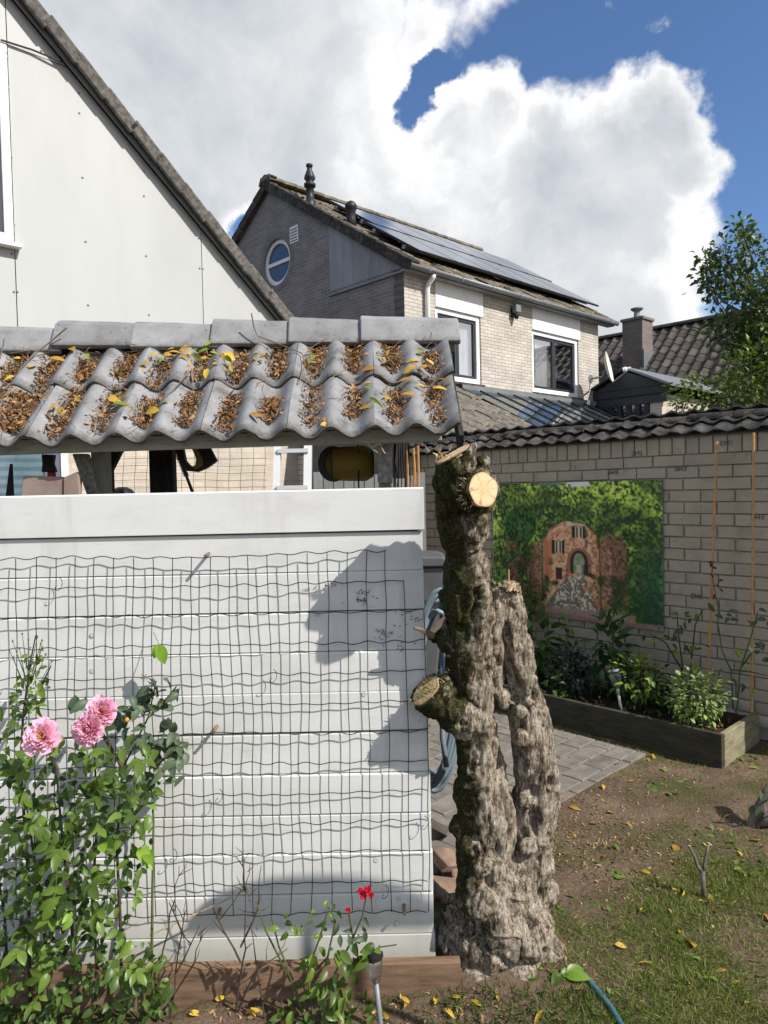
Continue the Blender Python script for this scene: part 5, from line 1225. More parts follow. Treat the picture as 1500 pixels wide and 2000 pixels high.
# ---------------------------------------------------------------- mural: a flat printed panel on the wall
def vnoise(x, y, sc, seed, oct_=4):
    r = np.zeros_like(x); amp = .5
    for o in range(oct_):
        xs, ys = x*sc*2**o+seed*13.7, y*sc*2**o+seed*7.1; xi, yi = np.floor(xs).astype(int), np.floor(ys).astype(int); fx, fy = xs-xi, ys-yi; fx = fx*fx*(3-2*fx); fy = fy*fy*(3-2*fy)
        hsh = lambda a, b: (np.abs(np.sin(a*127.1+b*311.7+seed*3.3)*43758.5453) % 1)
        r += amp*(hsh(xi, yi)*(1-fx)*(1-fy)+hsh(xi+1, yi)*fx*(1-fy)+hsh(xi, yi+1)*(1-fx)*fy+hsh(xi+1, yi+1)*fx*fy); amp *= .5
    return r
MT0, MT1, MZ0, MZ1 = .648, 2.158, .63, 1.715
def muv(zx, zy):                                   # feature position read off an enlargement of the print
    h = hit(960+zx/4.167, 920+zy/4.167, W0-A*.02, A); return (MT1-(h-W0).dot(B))/(MT1-MT0), (MZ1-h.z)/(MZ1-MZ0)
nu, nv_ = 300, 230
U_, V_ = np.meshgrid(np.linspace(0, 1, nu), np.linspace(0, 1, nv_)); X_, Y_ = U_*1.5, V_*1.085
def N_(s, k, o=4): return vnoise(X_, Y_, s, k, o)
fol = N_(20, 1, 3); fine = N_(62, 2, 2); leafy = np.clip((fol-.43)*1.6+(fine-.37)*2.6+.42, 0, 1)**1.4; clump = np.clip((N_(5, 6, 3)-.42)*3.2+.6, .25, 1.15); leafy = leafy*clump
lightness = np.clip(1.0-.95*V_+.5*(N_(3, 3)-.5)+.15, .08, 1.1)
img = np.stack([.012+.36*leafy*lightness**1.3, .03+.52*leafy*lightness, .01+.07*leafy*lightness], -1)
def blend(mask, col): 
    global img
    mask = np.clip(mask, 0, 1)[..., None]; img = img*(1-mask)+np.asarray(col)*mask
def rect(z0, z1, soft=.004):
    (u0, v0), (u1, v1) = muv(*z0), muv(*z1); return np.clip((U_-u0)/soft, 0, 1)*np.clip((u1-U_)/soft, 0, 1)*np.clip((V_-v0)/soft, 0, 1)*np.clip((v1-V_)/soft, 0, 1)
stone = np.clip((N_(58, 5, 2)-.36)*2.4+.55, 0, 1)[..., None]; col_brick = np.array([.14, .06, .035])*(1-stone)+np.array([.55, .3, .19])*stone
dark = np.array([.012, .016, .01])
# stone piers and dim garden walls to both sides
um = lambda x, y: muv(x, y)
for a, b in (((110, 560), (420, 1160)), ((890, 500), (1130, 1160))):
    blend(rect(a, b, .03)*(N_(7, 7)+.25 > .6 if a[0] < 500 else N_(8, 8)+.3 > .6), col_brick*.28)
ivy = np.stack([.01+.14*leafy, .025+.28*leafy, .008+.04*leafy], -1)
blend(rect((100, 540), (430, 1160), .06)*np.clip((N_(7, 91, 3)-.40)*7, 0, 1), ivy*.6)
blend(rect((345, 560), (425, 1130), .012)*(N_(12, 97)+.3 > .6), col_brick*.4+.01); blend(rect((885, 560), (990, 1150), .01)*(N_(9, 4)+.3 > .58), col_brick*.5)
# arch opening
(u0, vb0), (u1, _), (uc, vt0) = um(425, 1115), um(890, 1115), um(660, 405); vs = um(430, 600)[1]
half_w = (u1-u0)/2; ucen = (u0+u1)/2
arch = (np.abs(U_-ucen) < half_w) & (V_ < vb0) & ((V_ > vs) | ((((U_-ucen)/half_w)**2+((V_-vs)/(vs-vt0))**2) < 1))
blend(arch*1.0, col_brick*.95+np.array([.06, .025, .012]))
blend(arch*rect((600, 400), (760, 450), .01)*.8, (.42, .34, .28))
blend(rect((425, 560), (500, 880), .006)*arch, (.33, .12, .06)); blend(rect((870, 560), (900, 830), .006), (.34, .13, .07))
for a, b in (((650, 445), (770, 552)), ((488, 558), (600, 678))):           # shuttered windows
    blend(rect(a, b), (.018, .014, .014)); w_ = b[0]-a[0]
    blend(rect((a[0]+w_*.24, a[1]+4), (a[0]+w_*.80, b[1]-2)), (.40, .32, .22)); blend(rect((a[0]+w_*.30, a[1]+8), (a[0]+w_*.48, b[1]-8)), (.03, .025, .025)); blend(rect((a[0]+w_*.56, a[1]+8), (a[0]+w_*.74, b[1]-8)), (.03, .025, .025))
(ia0, ib0), (ia1, _), (_, it) = um(655, 835), um(775, 835), um(700, 655); ivs = um(700, 735)[1]
inn_ = lambda g_: (np.abs(U_-(ia0+ia1)/2) < (ia1-ia0)/2+g_) & (V_ < ib0) & ((V_ > ivs) | ((((U_-(ia0+ia1)/2)/((ia1-ia0)/2+g_))**2+((V_-ivs)/(ivs-it+g_))**2) < 1))
blend(inn_(.028)*1.0, (.2, .09, .06)); blend(inn_(.008)*1.0, (.03, .02, .016)); blend(inn_(-.012)*1.0, np.array([.16, .19, .12])*(.5+N_(30, 9)[..., None])); blend(rect((690, 760), (735, 835)), (.3, .27, .22))
blend(rect((522, 780), (580, 885)), (.035, .018, .014)); blend(rect((512, 775), (526, 890)), (.33, .25, .17))
pu0, pv0 = um(640, 850); pu1, _ = um(745, 850); qu0, qv0 = um(430, 1115); qu1, _ = um(890, 1115)      # cobbled path
kk = np.clip((V_-pv0)/(qv0-pv0), 0, 1); cob = np.clip((N_(70, 11, 1)-.2)*3.2, 0, 1)[..., None]
blend(arch & (V_ > pv0) & (U_ > pu0+(qu0-pu0)*kk**.8) & (U_ < pu1+(qu1-pu1)*kk**.8), np.array([.1, .085, .07])*(1-cob)+np.array([.5, .43, .35])*cob)
for a, b, dens in (((450, 690), (515, 860), .52), ((585, 770), (640, 920), .5), ((730, 750), (880, 930), .5), ((745, 450), (800, 640), .5), ((800, 860), (890, 1060), .45), ((415, 830), (500, 1080), .5)):
    blend(rect(a, b, .02)*np.clip((N_(26, 21+a[0] % 7, 3)-dens+.12)*8, 0, 1), dark+np.array([.03, .055, .015])*leafy[..., None])
for cx, cy, r in ((770, 960, .016), (800, 985, .018), (870, 1080, .02), (640, 840, .016)):
    uu, vv = um(cx, cy); blend(np.clip(1.5-np.hypot((U_-uu)*1.5, (V_-vv)*1.085)/r, 0, 1), (.4, .1, .05))
uu, vv = um(850, 920); blend(np.clip(1.4-np.hypot((U_-uu)*1.5, (V_-vv)*.7)/.03, 0, 1)*(fine > .5), (.42, .36, .05))
(cu_, cv_), rb_ = um(240, 440), .155                                                      # round clipped bush
bd = np.hypot((U_-cu_)*1.5, (V_-cv_)*1.085)/rb_; blend(np.clip((1.02-bd)*14, 0, 1), np.array([.04, .12, .025])*(.1+2.2*np.clip(N_(55, 31, 1)[..., None]-.1, 0, 1))*(1.25-.5*np.clip(bd, 0, 1)[..., None]))
blend(np.clip((V_-um(300, 590)[1])*6, 0, 1)*(U_ < um(330, 700)[0])*np.clip((N_(8, 41)-.42)*6, 0, 1)*.8, dark)
blend(rect((770, 470), (950, 720), .03)*np.clip((N_(11, 51, 2)-.42)*9, 0, 1), np.array([.035, .2, .03])*(.5+N_(20, 52)[..., None]))
blend(rect((900, 560), (1200, 1180), .05)*np.clip((N_(9, 61)-.47)*7, 0, 1)*.85, np.array([.015, .05, .012])*(.4+1.4*leafy[..., None]))
blend(np.clip((U_-um(1130, 700)[0])*9, 0, 1)*np.clip((V_-.3)*3, 0, 1)*.75, np.stack([.008+.02*leafy, .03+.13*leafy, .02+.035*leafy], -1))
blend(np.clip((V_-um(700, 1115)[1])*60, 0, 1)*(U_ < .86), np.array([.22, .15, .12])*(.7+.6*N_(40, 71, 2)[..., None])); blend(np.clip((V_-um(700, 1165)[1])*60, 0, 1), np.array([.17, .11, .095])*(.7+.6*N_(50, 72, 2)[..., None]))
blend(rect((950, 1120), (1330, 1240), .05)*np.clip((N_(20, 81, 3)-.4)*6, 0, 1), np.array([.1, .14, .03])*(.4+leafy[..., None]))
ed = np.abs(np.where(V_ > vs, np.abs(U_-ucen)/half_w, np.sqrt(((U_-ucen)/half_w)**2+((V_-vs)/(vs-vt0))**2))-1)
blend(np.clip(1.2-ed/.13, 0, 1)*(V_ < um(600, 700)[1])*np.clip((N_(16, 93, 3)-.36)*7, 0, 1), ivy)
blend(np.clip(1.0-ed/.06, 0, 1)*(V_ < vb0)*.7, np.array([.03, .02, .014]))
blend(arch*np.clip((U_-um(800, 700)[0])*14, 0, 1)*(V_ > um(800, 560)[1])*.65, np.array([.03, .02, .012])); blend(arch*np.clip((um(470, 700)[0]-U_)*14, 0, 1)*.5, np.array([.05, .02, .012]))
blend(rect((890, 430), (1250, 1150), .06)*np.clip((N_(6, 95, 3)-.42)*6, 0, 1)*.9, ivy*.75)
for x_ in (540, 625, 790): blend(rect((x_, 470), (x_+7, 690 if x_ != 790 else 840), .003), (.05, .025, .02))
for k in range(26):
    zx, zy = 420+480*rng.random(), 860+180*rng.random()
    if 560 < zx < 760: continue
    uu, vv = um(zx, zy); blend(np.clip(1.5-np.hypot((U_-uu)*1.5, (V_-vv)*1.085)/rng.uniform(.01, .026), 0, 1), [(.02, .07, .015), (.05, .12, .02), (.25, .1, .05), (.015, .03, .01)][k % 4])
blend(rect((610, 85), (800, 128), .01), (.55, .58, .62)); blend(rect((360, 85), (600, 130), .02)*.6, (.06, .13, .13))
img = np.clip(img*np.array([2.1, 2.05, 1.9]), 0, .85)
mur = thing('wall_mural', 'garden print on the brick wall: ivy arch over an alley of brick houses', 'mural', wp(1.4, .63, .02))
pts = np.array([tuple(wp(MT1-(MT1-MT0)*u, MZ1-(MZ1-MZ0)*v, .0225+.0015*math.sin(u*5)*math.sin(v*4))) for v in np.linspace(0, 1, nv_) for u in np.linspace(0, 1, nu)])
ii = (np.arange(nv_-1)[:, None]*nu+np.arange(nu-1)[None]).ravel()
big_mesh('printed_sheet', pts, np.stack([ii, ii+nu, ii+nu+1, ii+1], 1), M_print, img.reshape(-1, 3), mur, True)
MB().par(wp(MT0, MZ0, .019), B*(MT1-MT0), A*.009, Z*(MZ1-MZ0)).build('backing_panel', M_gutter, mur)
scw = MB().lathe((0, 0, 0), -A, [(0, .012), (.004, .011), (.006, .004)], 10).mesh('fixing_screw', M_gutter)
for t, z in ((.68, 1.69), (.68, 1.2), (.68, .66), (1.4, 1.69), (2.12, 1.69)): place(link('fixing_screw', scw, mur), Matrix.Translation(wp(t, z, .0235)))

# ---------------------------------------------------------------- raised bed
bed = thing('raised_bed', 'low timber raised bed in front of the garden wall', 'planter', C0)
BH = .197; BL = 3.0
MB().par(C0-Z*.04, B*BL, A*.035, Z*(BH+.04)).build('front_board', mat('shade_dark_timber', [(.025, .024, .016), (.05, .046, .031), (.07, .064, .044)], 5, .9, .4, 30, stretch=(1.5, 1.5, 7), bdist=.004), bed, bevel=.003)  # front board coloured darker than the side board to stand for its shade
MB().par(C0+A*.037-B*.004-Z*.04, A*.56, B*.035, Z*(BH+.036)).build('side_board', M_bedwood, bed, bevel=.003)
MB().par(C0+A*.036+B*.036-Z*.04, A*.045, B*.045, Z*(BH+.01)).build('corner_post', M_bedwood, bed)
sg = [[C0+A*(.035+.62*i/14)+B*(.02+(BL-.05)*j/70)+Z*(.135+.02*fbm(V((i*.5, j*.4, 2)), 3)+.015*rng.normal()*.3) for i in range(15)] for j in range(71)]
MB().sheet(sg).build('bed_soil', mat('dark_compost', [(.02, .014, .01), (.055, .038, .027)], 30, .95, .8, 60, bdist=.02), bed, smooth=True)
def bedp(px, py, z=.15): return gnd(px, py, z)

# ---------------------------------------------------------------- plants in the bed
def shrub(name, label, base, c, r, n, size, c1, c2, tmpl=LT_small, stems=9, mtl=None, flat=.3, squash=(1, 1, 1), wid=1.0, fill=.45):
    """stems from the base into an ellipsoid crown; leaves grow along the stems and out of the crown"""
    t = thing(name, label, 'plant', base)
    st = MB(); tips = []
    for k in range(stems):
        d = V(norm(rng.standard_normal(3)))*V((1, 1, 1)).length/1.732; e = c+V((d.x*r*squash[0], d.y*r*squash[1], d.z*r*squash[2]))*rng.uniform(.6, 1.05)
        m_ = base.lerp(e, .5)+rv(r*.08); st.tube([base+V((rng.normal()*.012, rng.normal()*.012, 0)), m_, e], [.005*r/.12, .0035*r/.12, .0015], 5); tips.append((m_, e))
    st.build('stems', M_brownstem, t)
    loc, dd, nn = [], [], []
    for k in range(n):
        m_, e = tips[k % stems]; q = m_.lerp(e, rng.random()**.6)+rv(r*.22)
        if rng.random() < fill: dv = norm(rng.standard_normal(3)); q = c+V((dv[0]*squash[0], dv[1]*squash[1], dv[2]*squash[2]))*r*rng.uniform(.6, 1.05)
        out = (q-c).normalized()+rv(.45); out.z += .15
        loc.append(tuple(q)); dd.append(tuple(out)); nn.append(tuple(Z+rv(flat)+out*.1))
    scatter('foliage', tmpl, np.array(loc), np.array(dd), np.array(nn), rng.uniform(.7, 1.25, n)*size, lerp_cols(c1, c2, n, .2), mtl or M_leafattr, t, wid)
    return t
def bedc(px, py, dA): # point at a pixel on a plane parallel to the bed front, dA behind it
    return hit(px, py, C0+A*dA, A)
def foot(px, dA): p = bedc(px, 1380, dA); return V((p.x, p.y, .14))
shrub('holly_shrub', 'dark grey green holly shrub, leftmost bush in the raised bed', foot(1125, .3), bedc(1115, 1312, .3), .19, 520, .042, (.02, .035, .022), (.075, .1, .06), LT, 10)
shrub('laurel_shrub', 'tall dark laurel with long pointed leaves before the mural', foot(1190, .42), bedc(1190, 1258, .42), .2, 150, .095, (.02, .06, .018), (.06, .13, .035), LT_long, 9, squash=(.6, .6, 1.2), wid=1.2)
shrub('young_sprig', 'single thin sprig with pale green top leaves before the mural', foot(1112, .5), bedc(1110, 1222, .5), .055, 26, .05, (.09, .19, .03), (.2, .32, .06), LT, 2, squash=(.5, .5, 1.3))
shrub('yellow_green_rose', 'small yellow green rose beside the solar light in the bed', foot(1245, .25), bedc(1242, 1322, .25), .16, 260, .045, (.09, .16, .025), (.24, .34, .05), LT, 9)
shrub('dark_low_rose', 'dark leafy rose between the solar light and the boxwood', foot(1265, .3), bedc(1262, 1345, .33), .15, 260, .045, (.03, .06, .015), (.08, .13, .03), LT, 9)
shrub('bright_bush', 'bushy bright green shrub near the corner of the raised bed', foot(1365, .2), bedc(1362, 1357, .2), .17, 720, .034, (.1, .16, .04), (.26, .34, .11), LT, 16, squash=(1, 1, .95))
shrub('broadleaf_shrub', 'glossy broad leaved shrub behind the trunk', foot(1050, .35), bedc(1048, 1255, .4), .2, 120, .10, (.025, .06, .015), (.1, .2, .04), LT_long, 8, squash=(.7, .7, 1.1), wid=1.5)
shrub('light_creeper', 'light green small leaved creeper just right of the second stem', foot(1030, .45), bedc(1024, 1172, .5), .15, 340, .036, (.05, .1, .02), (.17, .26, .05), LT, 8, squash=(.6, .6, 1.35))
shrub('weed_clump', 'low green weed at the left end of the bed', foot(1085, .12), bedc(1080, 1345, .15), .09, 90, .05, (.04, .08, .02), (.12, .2, .04), LT, 6)
def lanky(name, label, stems_px, dA, leaves, c1, c2, size, n):
    t = thing(name, label, 'rose', foot(stems_px[0][0][0], dA)); st = MB(); tips = []
    for s in stems_px:
        P_ = [bedc(x, y, dA-.02*i) for i, (x, y) in enumerate(s)]; st.tube(P_, [.006-.0035*i/len(P_) for i in range(len(P_))], 6); tips.append(P_)
    st.build('canes', M_brownstem if 'bare' in label else M_stem, t)
    lm = [leaf_mesh('leaf', M_rosedull, LT), leaf_mesh('leaf', M_roseleaf, LT), leaf_mesh('leaf', M_gleaf, LT)]
    for x, y, k in leaves:
        for q in range(n):
            p = bedc(x+rng.normal()*9, y+rng.normal()*7, dA-.03+rng.normal()*.02); o = link('leaf', lm[k], t); o.matrix_basis = leaf_matrix(p, V((rng.normal(), -.4+rng.normal()*.4, rng.normal()*.6-.2)), V((rng.normal()*.4+.3, -.6, .8)), size*rng.uniform(.7, 1.2))
    return t
lanky('climbing_rose', 'bare stemmed dark rose between mural and first bamboo cane', [[(1330, 1385), (1333, 1300), (1325, 1240), (1322, 1195)], [(1345, 1380), (1350, 1290), (1358, 1220), (1372, 1190)], [(1333, 1310), (1300, 1255), (1270, 1238)]], .5,
      [(1322, 1205, 1), (1335, 1225, 1), (1350, 1222, 0), (1365, 1205, 1), (1310, 1235, 0), (1295, 1240, 1), (1270, 1235, 1), (1266, 1252, 2), (1345, 1262, 1), (1372, 1262, 1), (1318, 1272, 2)], None, None, .05, 3)
lanky('leggy_rose', 'leggy green stemmed rose around the second bamboo cane', [[(1432, 1385), (1428, 1310), (1410, 1270), (1402, 1215), (1405, 1180)], [(1440, 1385), (1445, 1310), (1468, 1240), (1480, 1195)], [(1428, 1308), (1465, 1312), (1500, 1320)], [(1450, 1300), (1475, 1265), (1495, 1260)]], .42,
      [(1410, 1200, 0), (1432, 1195, 0), (1425, 1208, 0), (1465, 1205, 0), (1482, 1200, 0), (1495, 1215, 0), (1440, 1275, 2), (1462, 1285, 0), (1478, 1268, 0), (1490, 1290, 0), (1455, 1335, 2), (1435, 1325, 0), (1480, 1250, 0), (1385, 1188, 1)], None, None, .06, 2)
for x0, y0, x1, y1, r, lab in ((1400, 862, 1381, 1385, .0085, 'long bamboo cane leaning on the wall, left of the pair'), (1472, 845, 1468, 1390, .0085, 'long upright bamboo cane near the right edge')):
    P_ = [bedc(x0+(x1-x0)*i/9, y0+(y1-y0)*i/9, .56-.06*i/9) for i in range(10)]
    mb = MB(); mb.tube(P_, r, 8)
    for p in P_[1:-1]: mb.tube([p-Z*.004, p+Z*.004], r*1.15, 8)
    tag(mb.build('bamboo_cane', M_cane, smooth=False), lab, 'cane')
rd = thing('dark_red_shoot', 'dark red young rose shoot against the first bamboo cane', 'shoot', foot(1400, .5))
MB().tube([bedc(1406, 1200, .5), bedc(1398, 1165, .5), bedc(1390, 1120, .5), bedc(1393, 1095, .5)], .0025, 5).build('stem', M_brownstem, rd)
lm_ = leaf_mesh('leaf', leaf_mat('dark_red_leaf', (.06, .02, .015), (.12, .04, .03)), LT)
for x, y in ((1392, 1098), (1400, 1110), (1388, 1108), (1398, 1142), (1404, 1150), (1394, 1160), (1386, 1122), (1402, 1135)): link('leaf', lm_, rd).matrix_basis = leaf_matrix(bedc(x, y, .48), V((rng.normal(), -.3, rng.normal())), V((.2, -.7, .7)), .035)
def solar_light(label, top, foot_, s, cap_black):
    t = thing('solar_light', label, 'garden light', foot_); ax = (top-foot_).normalized(); L = (top-foot_).length
    MB().lathe(foot_-ax*.04, ax, [(0, .003*s), (.03, .008*s), (L-.075*s+.04, .008*s)], 10).build('stake', M_gutter if cap_black else M_steel, t, smooth=True)
    MB().lathe(top-ax*.08*s, ax, [(0, .014*s), (.01*s, .018*s), (.05*s, .026*s), (.065*s, .0275*s)], 16).build('lens', M_clear, t, smooth=True)
    MB().lathe(top-ax*.0145*s, ax, [(0, .029*s), (.003, .031*s), (.012*s, .031*s), (.014*s, .02*s)], 16).build('cap', M_black if cap_black else M_steel, t, smooth=False)
    return t
solar_light('steel solar garden light standing in the raised bed', bedc(1199, 1306, .17), bedc(1214, 1388, .14), 1.6, False)
solar_light('solar garden light with black cap among the red roses', at(728, 1862, 2.22), at(743, 1998, 2.19), 1.05, True)
bedl = 420; bl_p = np.array([tuple(C0+A*rng.uniform(.05, .6)+B*rng.uniform(.05, 2.4)+Z*(.155+.02*rng.random())) for _ in range(bedl)])
o = scatter('bed_litter', LT_small, bl_p, np.stack([rng.standard_normal(bedl), rng.standard_normal(bedl), .2*rng.standard_normal(bedl)], 1), np.tile([0, 0, 1.], (bedl, 1))+.4*rng.standard_normal((bedl, 3)), rng.uniform(.015, .04, bedl), lerp_cols((.09, .05, .02), (.4, .27, .07), bedl, .3), M_litter); o['kind'] = 'stuff'; o['label'] = 'small yellow and brown leaves on the soil of the raised bed'; o['category'] = 'leaf litter'

# ---------------------------------------------------------------- tree behind the wall
def leafy_tree(name, label, base, c, rr, nb, nl, size, c1, c2):
    t = thing(name, label, 'tree', base); tk = MB(); tips = []
    tk.tube([base, base+Z*1.2+V((.05, .05, 0)), V((base.x, base.y, c.z))+V((.1, 0, 0)), V((base.x+.1, base.y, c.z+rr[2]*.7))], [.09, .075, .045, .012], 8)
    for k in range(nb):
        h = rng.uniform(c.z-rr[2]*.8, c.z+rr[2]*.55); s = V((base.x+.08, base.y, h)); a = rng.uniform(0, 2*math.pi); f = math.sqrt(max(.05, 1-((h-c.z)/rr[2])**2))
        e = V((c.x+math.cos(a)*rr[0]*f*rng.uniform(.6, 1.05), c.y+math.sin(a)*rr[1]*f*rng.uniform(.6, 1.05), h+rng.uniform(.25, .8)))
        m_ = s.lerp(e, .55)+V((0, 0, -.06)); tk.tube([s, m_, e], [.02, .012, .004], 5); tips.append([s, m_, e])
        for q in range(3):
            p = m_.lerp(e, rng.random()); e2 = p+V((rng.normal()*.16, rng.normal()*.16, rng.uniform(.05, .35))); tk.tube([p, e2], [.006, .002], 4); tips.append([p, p.lerp(e2, .5), e2])
    for dx, dz in ((-.62, .95), (-.22, 1.28), (.28, 1.3), (-.42, 1.05)):
        s = V((c.x+dx*.8, c.y, c.z+dz*.45)); e = V((c.x+dx, c.y+rng.normal()*.1, c.z+dz)); tk.tube([s, s.lerp(e, .5)+rv(.02), e], [.009, .006, .003], 5); tips += [[s, s.lerp(e, .5), e]]*4
    tk.build('trunk', M_log, t)
    loc, dd, nn = [], [], []
    for k in range(nl):
        a, b_, e = tips[int(rng.random()*len(tips))]; q = rng.random()**.7; p = (b_.lerp(e, (q-.35)/.65) if q > .35 else a.lerp(b_, q/.35))
        o_ = rv(.05); loc.append(tuple(p+o_)); d_ = o_.normalized()+V((0, 0, .1))+rv(.3); dd.append(tuple(d_)); nn.append(tuple(Z*.7+rv(.7)))
    scatter('crown', LT_small, np.array(loc), np.array(dd), np.array(nn), rng.uniform(.75, 1.3, nl)*size, lerp_cols(c1, c2, nl, .25), M_leafattr, t, 1.1)
tb_ = at(1490, 900, 7.6); leafy_tree('garden_tree', 'dark leaved tree rising behind the wall at the right edge', V((tb_.x, tb_.y, 0)), at(1492, 655, 7.6)-V((0, 0, .1)), (.66, .7, .95), 40, 5600, .062, (.03, .055, .016), (.11, .16, .045))
b2 = at(1395, 770, 7.2); shrub('hedge_shrub', 'sunlit yellow green shrub top peeping over the wall', V((b2.x, b2.y, 0)), at(1395, 775, 7.2), .34, 1300, .06, (.05, .09, .016), (.16, .22, .04), LT_small, 22, squash=(1.3, 1, .7))
b3 = at(1470, 740, 7.0); shrub('hedge_shrub_tall', 'taller sunlit shrub at the right edge below the tree', V((b3.x, b3.y, 0)), at(1475, 735, 7.0), .36, 1100, .06, (.04, .075, .014), (.13, .19, .035), LT_small, 22, squash=(.9, 1, .9))

# ---------------------------------------------------------------- rose bush climbing at the left of the screen
rb = thing('rose_bush', 'large leafy rose bush with pink flowers against the white screen', 'rose', at(150, 2030, 2.25))
stm = [[(240, 2040), (235, 1800), (228, 1650), (240, 1500), (290, 1400), (305, 1330)], [(305, 2040), (296, 1900), (298, 1720), (300, 1600), (292, 1500), (310, 1440)], [(60, 2040), (55, 1700), (40, 1500), (45, 1400), (60, 1290), (70, 1240)], [(150, 2040), (140, 1800), (120, 1620), (110, 1500), (95, 1460)],
       [(200, 2040), (180, 1760), (190, 1600), (185, 1480), (190, 1430)], [(100, 2040), (90, 1850), (70, 1700), (50, 1560), (20, 1480)], [(45, 1400), (75, 1350), (100, 1300)], [(290, 1400), (330, 1360), (345, 1340)], [(292, 1500), (340, 1470), (365, 1455)], [(20, 2040), (10, 1800), (-20, 1600)], [(240, 1500), (180, 1400), (160, 1370)]]
for s in stm:
    P_ = [at(x, y, 2.33+.04*math.sin(x*.1+i)) for i, (x, y) in enumerate(s)]
    MB().tube(P_, [.0065*(1-.7*i/(len(P_)-1)) for i in range(len(P_))], 6).build('stem', M_stem if s[0][0] in (305, 45, 290) else M_brownstem, rb)
def zone_pts(poly, n):
    out = []; xs = [p[0] for p in poly]; ys = [p[1] for p in poly]
    while len(out) < n:
        x, y = rng.uniform(min(xs), max(xs)), rng.uniform(min(ys), max(ys)); ins = False; j = len(poly)-1
        for i in range(len(poly)):
            if (poly[i][1] > y) != (poly[j][1] > y) and x < (poly[j][0]-poly[i][0])*(y-poly[i][1])/(poly[j][1]-poly[i][1])+poly[i][0]: ins = not ins
            j = i
        if ins: out.append((x, y))
    return out
def facing():
    return V((rng.normal()*.75, -1+rng.normal()*.5, rng.normal()*.7-.25)), V((rng.normal()*.55+.15, -.75+rng.normal()*.4, .7+rng.normal()*.4))
lmr = {k: [leaf_mesh('leaf', m_, leaf_template(7, .3+.2*i, .15+.25*i, .8, .29+.03*i)) for i in range(3)] for k, m_ in (('g', M_roseleaf), ('d', M_rosedull), ('f', M_rosefresh))}
def compound(name, m_, n_side):
    vs, fs = [], []
    def leaflet(o, ang, L, w):
        v, f = leaf_template(6, .35, .25+.2*rng.random(), .9, w); c_, s_ = math.cos(ang), math.sin(ang); b0 = len(vs)
        for x, y, z in v*L: vs.append((o[0]+x*c_-y*s_, o[1]+x*s_+y*c_, o[2]+z-.1*L*abs(ang)))
        fs.extend(tuple(int(i)+b0 for i in q) for q in f)
    leaflet((0, .5, -.05), rng.normal()*.15, .5, .34)
    for k in range(n_side):
        y = .42-.26*k
        for sg in (-1, 1): leaflet((sg*.015, y, -.02), sg*(1.05+rng.normal()*.15), .42-.05*k, .34)
    b0 = len(vs); vs.extend([(-.008, -.25, 0), (.008, -.25, 0), (.006, .52, -.05), (-.006, .52, -.05)]); fs.append((b0, b0+1, b0+2, b0+3))
    me = bpy.data.meshes.new(name); me.from_pydata(vs, [], fs); me.materials.append(m_); me.polygons.foreach_set('use_smooth', [True]*len(me.polygons)); return me
cmp_ = {k: [compound('leaf', m_, 1+(i % 2)) for i in range(4)] for k, m_ in (('g', M_roseleaf), ('d', M_rosedull), ('f', M_rosefresh))}
def add_compound(kind, poly, n, s0, s1, y0, y1):
    for x, y in zone_pts(poly, n):
        d, nn_ = facing(); p = at(x, y, rng.uniform(y0, y1)); o = link('leaf', random.choice(cmp_[kind]), rb); o.matrix_basis = leaf_matrix(p-d.normalized()*.03, d, nn_, rng.uniform(s0, s1))
def add_leaves(kind, poly, n, s0, s1, y0, y1):
    for x, y in zone_pts(poly, n):
        d, nn_ = facing(); p = at(x, y, rng.uniform(y0, y1)); o = link('leaf', random.choice(lmr[kind]), rb); o.matrix_basis = leaf_matrix(p-d.normalized()*.02, d, nn_, rng.uniform(s0, s1))
add_leaves('d', [(225, 1420), (255, 1375), (280, 1330), (345, 1320), (350, 1365), (330, 1410), (360, 1450), (372, 1500), (350, 1540), (300, 1560), (290, 1490), (240, 1460)], 44, .04, .062, 2.26, 2.38)
add_compound('d', [(235, 1410), (280, 1335), (345, 1325), (350, 1365), (330, 1410), (360, 1450), (365, 1500), (300, 1540), (290, 1480)], 12, .085, .115, 2.27, 2.37)
add_compound('g', [(0, 1480), (120, 1460), (270, 1450), (330, 1550), (300, 1640), (270, 1720), (255, 1830), (330, 1890), (335, 1980), (-20, 1980)], 70, .075, .115, 2.06, 2.28)
add_leaves('d', [(140, 1370), (190, 1355), (200, 1385), (160, 1400)], 7, .04, .058, 2.28, 2.36)
add_leaves('g', [(60, 1470), (120, 1450), (200, 1440), (270, 1440), (310, 1480), (345, 1560), (300, 1620), (260, 1640), (80, 1640), (20, 1560), (0, 1480)], 50, .036, .058, 2.10, 2.33)
add_leaves('g', [(-40, 1420), (60, 1330), (100, 1340), (95, 1395), (60, 1500), (-40, 1520)], 26, .028, .045, 2.22, 2.36)
add_leaves('g', [(-30, 1600), (300, 1600), (285, 1740), (250, 1830), (330, 1880), (340, 1990), (-30, 1990)], 60, .034, .054, 2.06, 2.3)
add_leaves('f', [(190, 1650), (225, 1640), (240, 1700), (290, 1640), (305, 1700), (270, 1710), (200, 1715)], 7, .05, .07, 2.08, 2.16)
add_leaves('f', [(115, 1770), (140, 1760), (150, 1800), (120, 1810)], 4, .035, .045, 2.06, 2.1)
def cloud_leaves(parent, name, poly, n, s0, s1, y0, y1, c1, c2):
    L_, D_, N2 = [], [], []
    for x, y in zone_pts(poly, n):
        d, nn_ = facing(); L_.append(tuple(at(x, y, rng.uniform(y0, y1)))); D_.append(tuple(d)); N2.append(tuple(nn_))
    o = scatter(name, LT, np.array(L_), np.array(D_), np.array(N2), rng.uniform(s0, s1, n), lerp_cols(c1, c2, n, .25), M_leafattr, parent, .95); o['kind'] = 'stuff'; return o
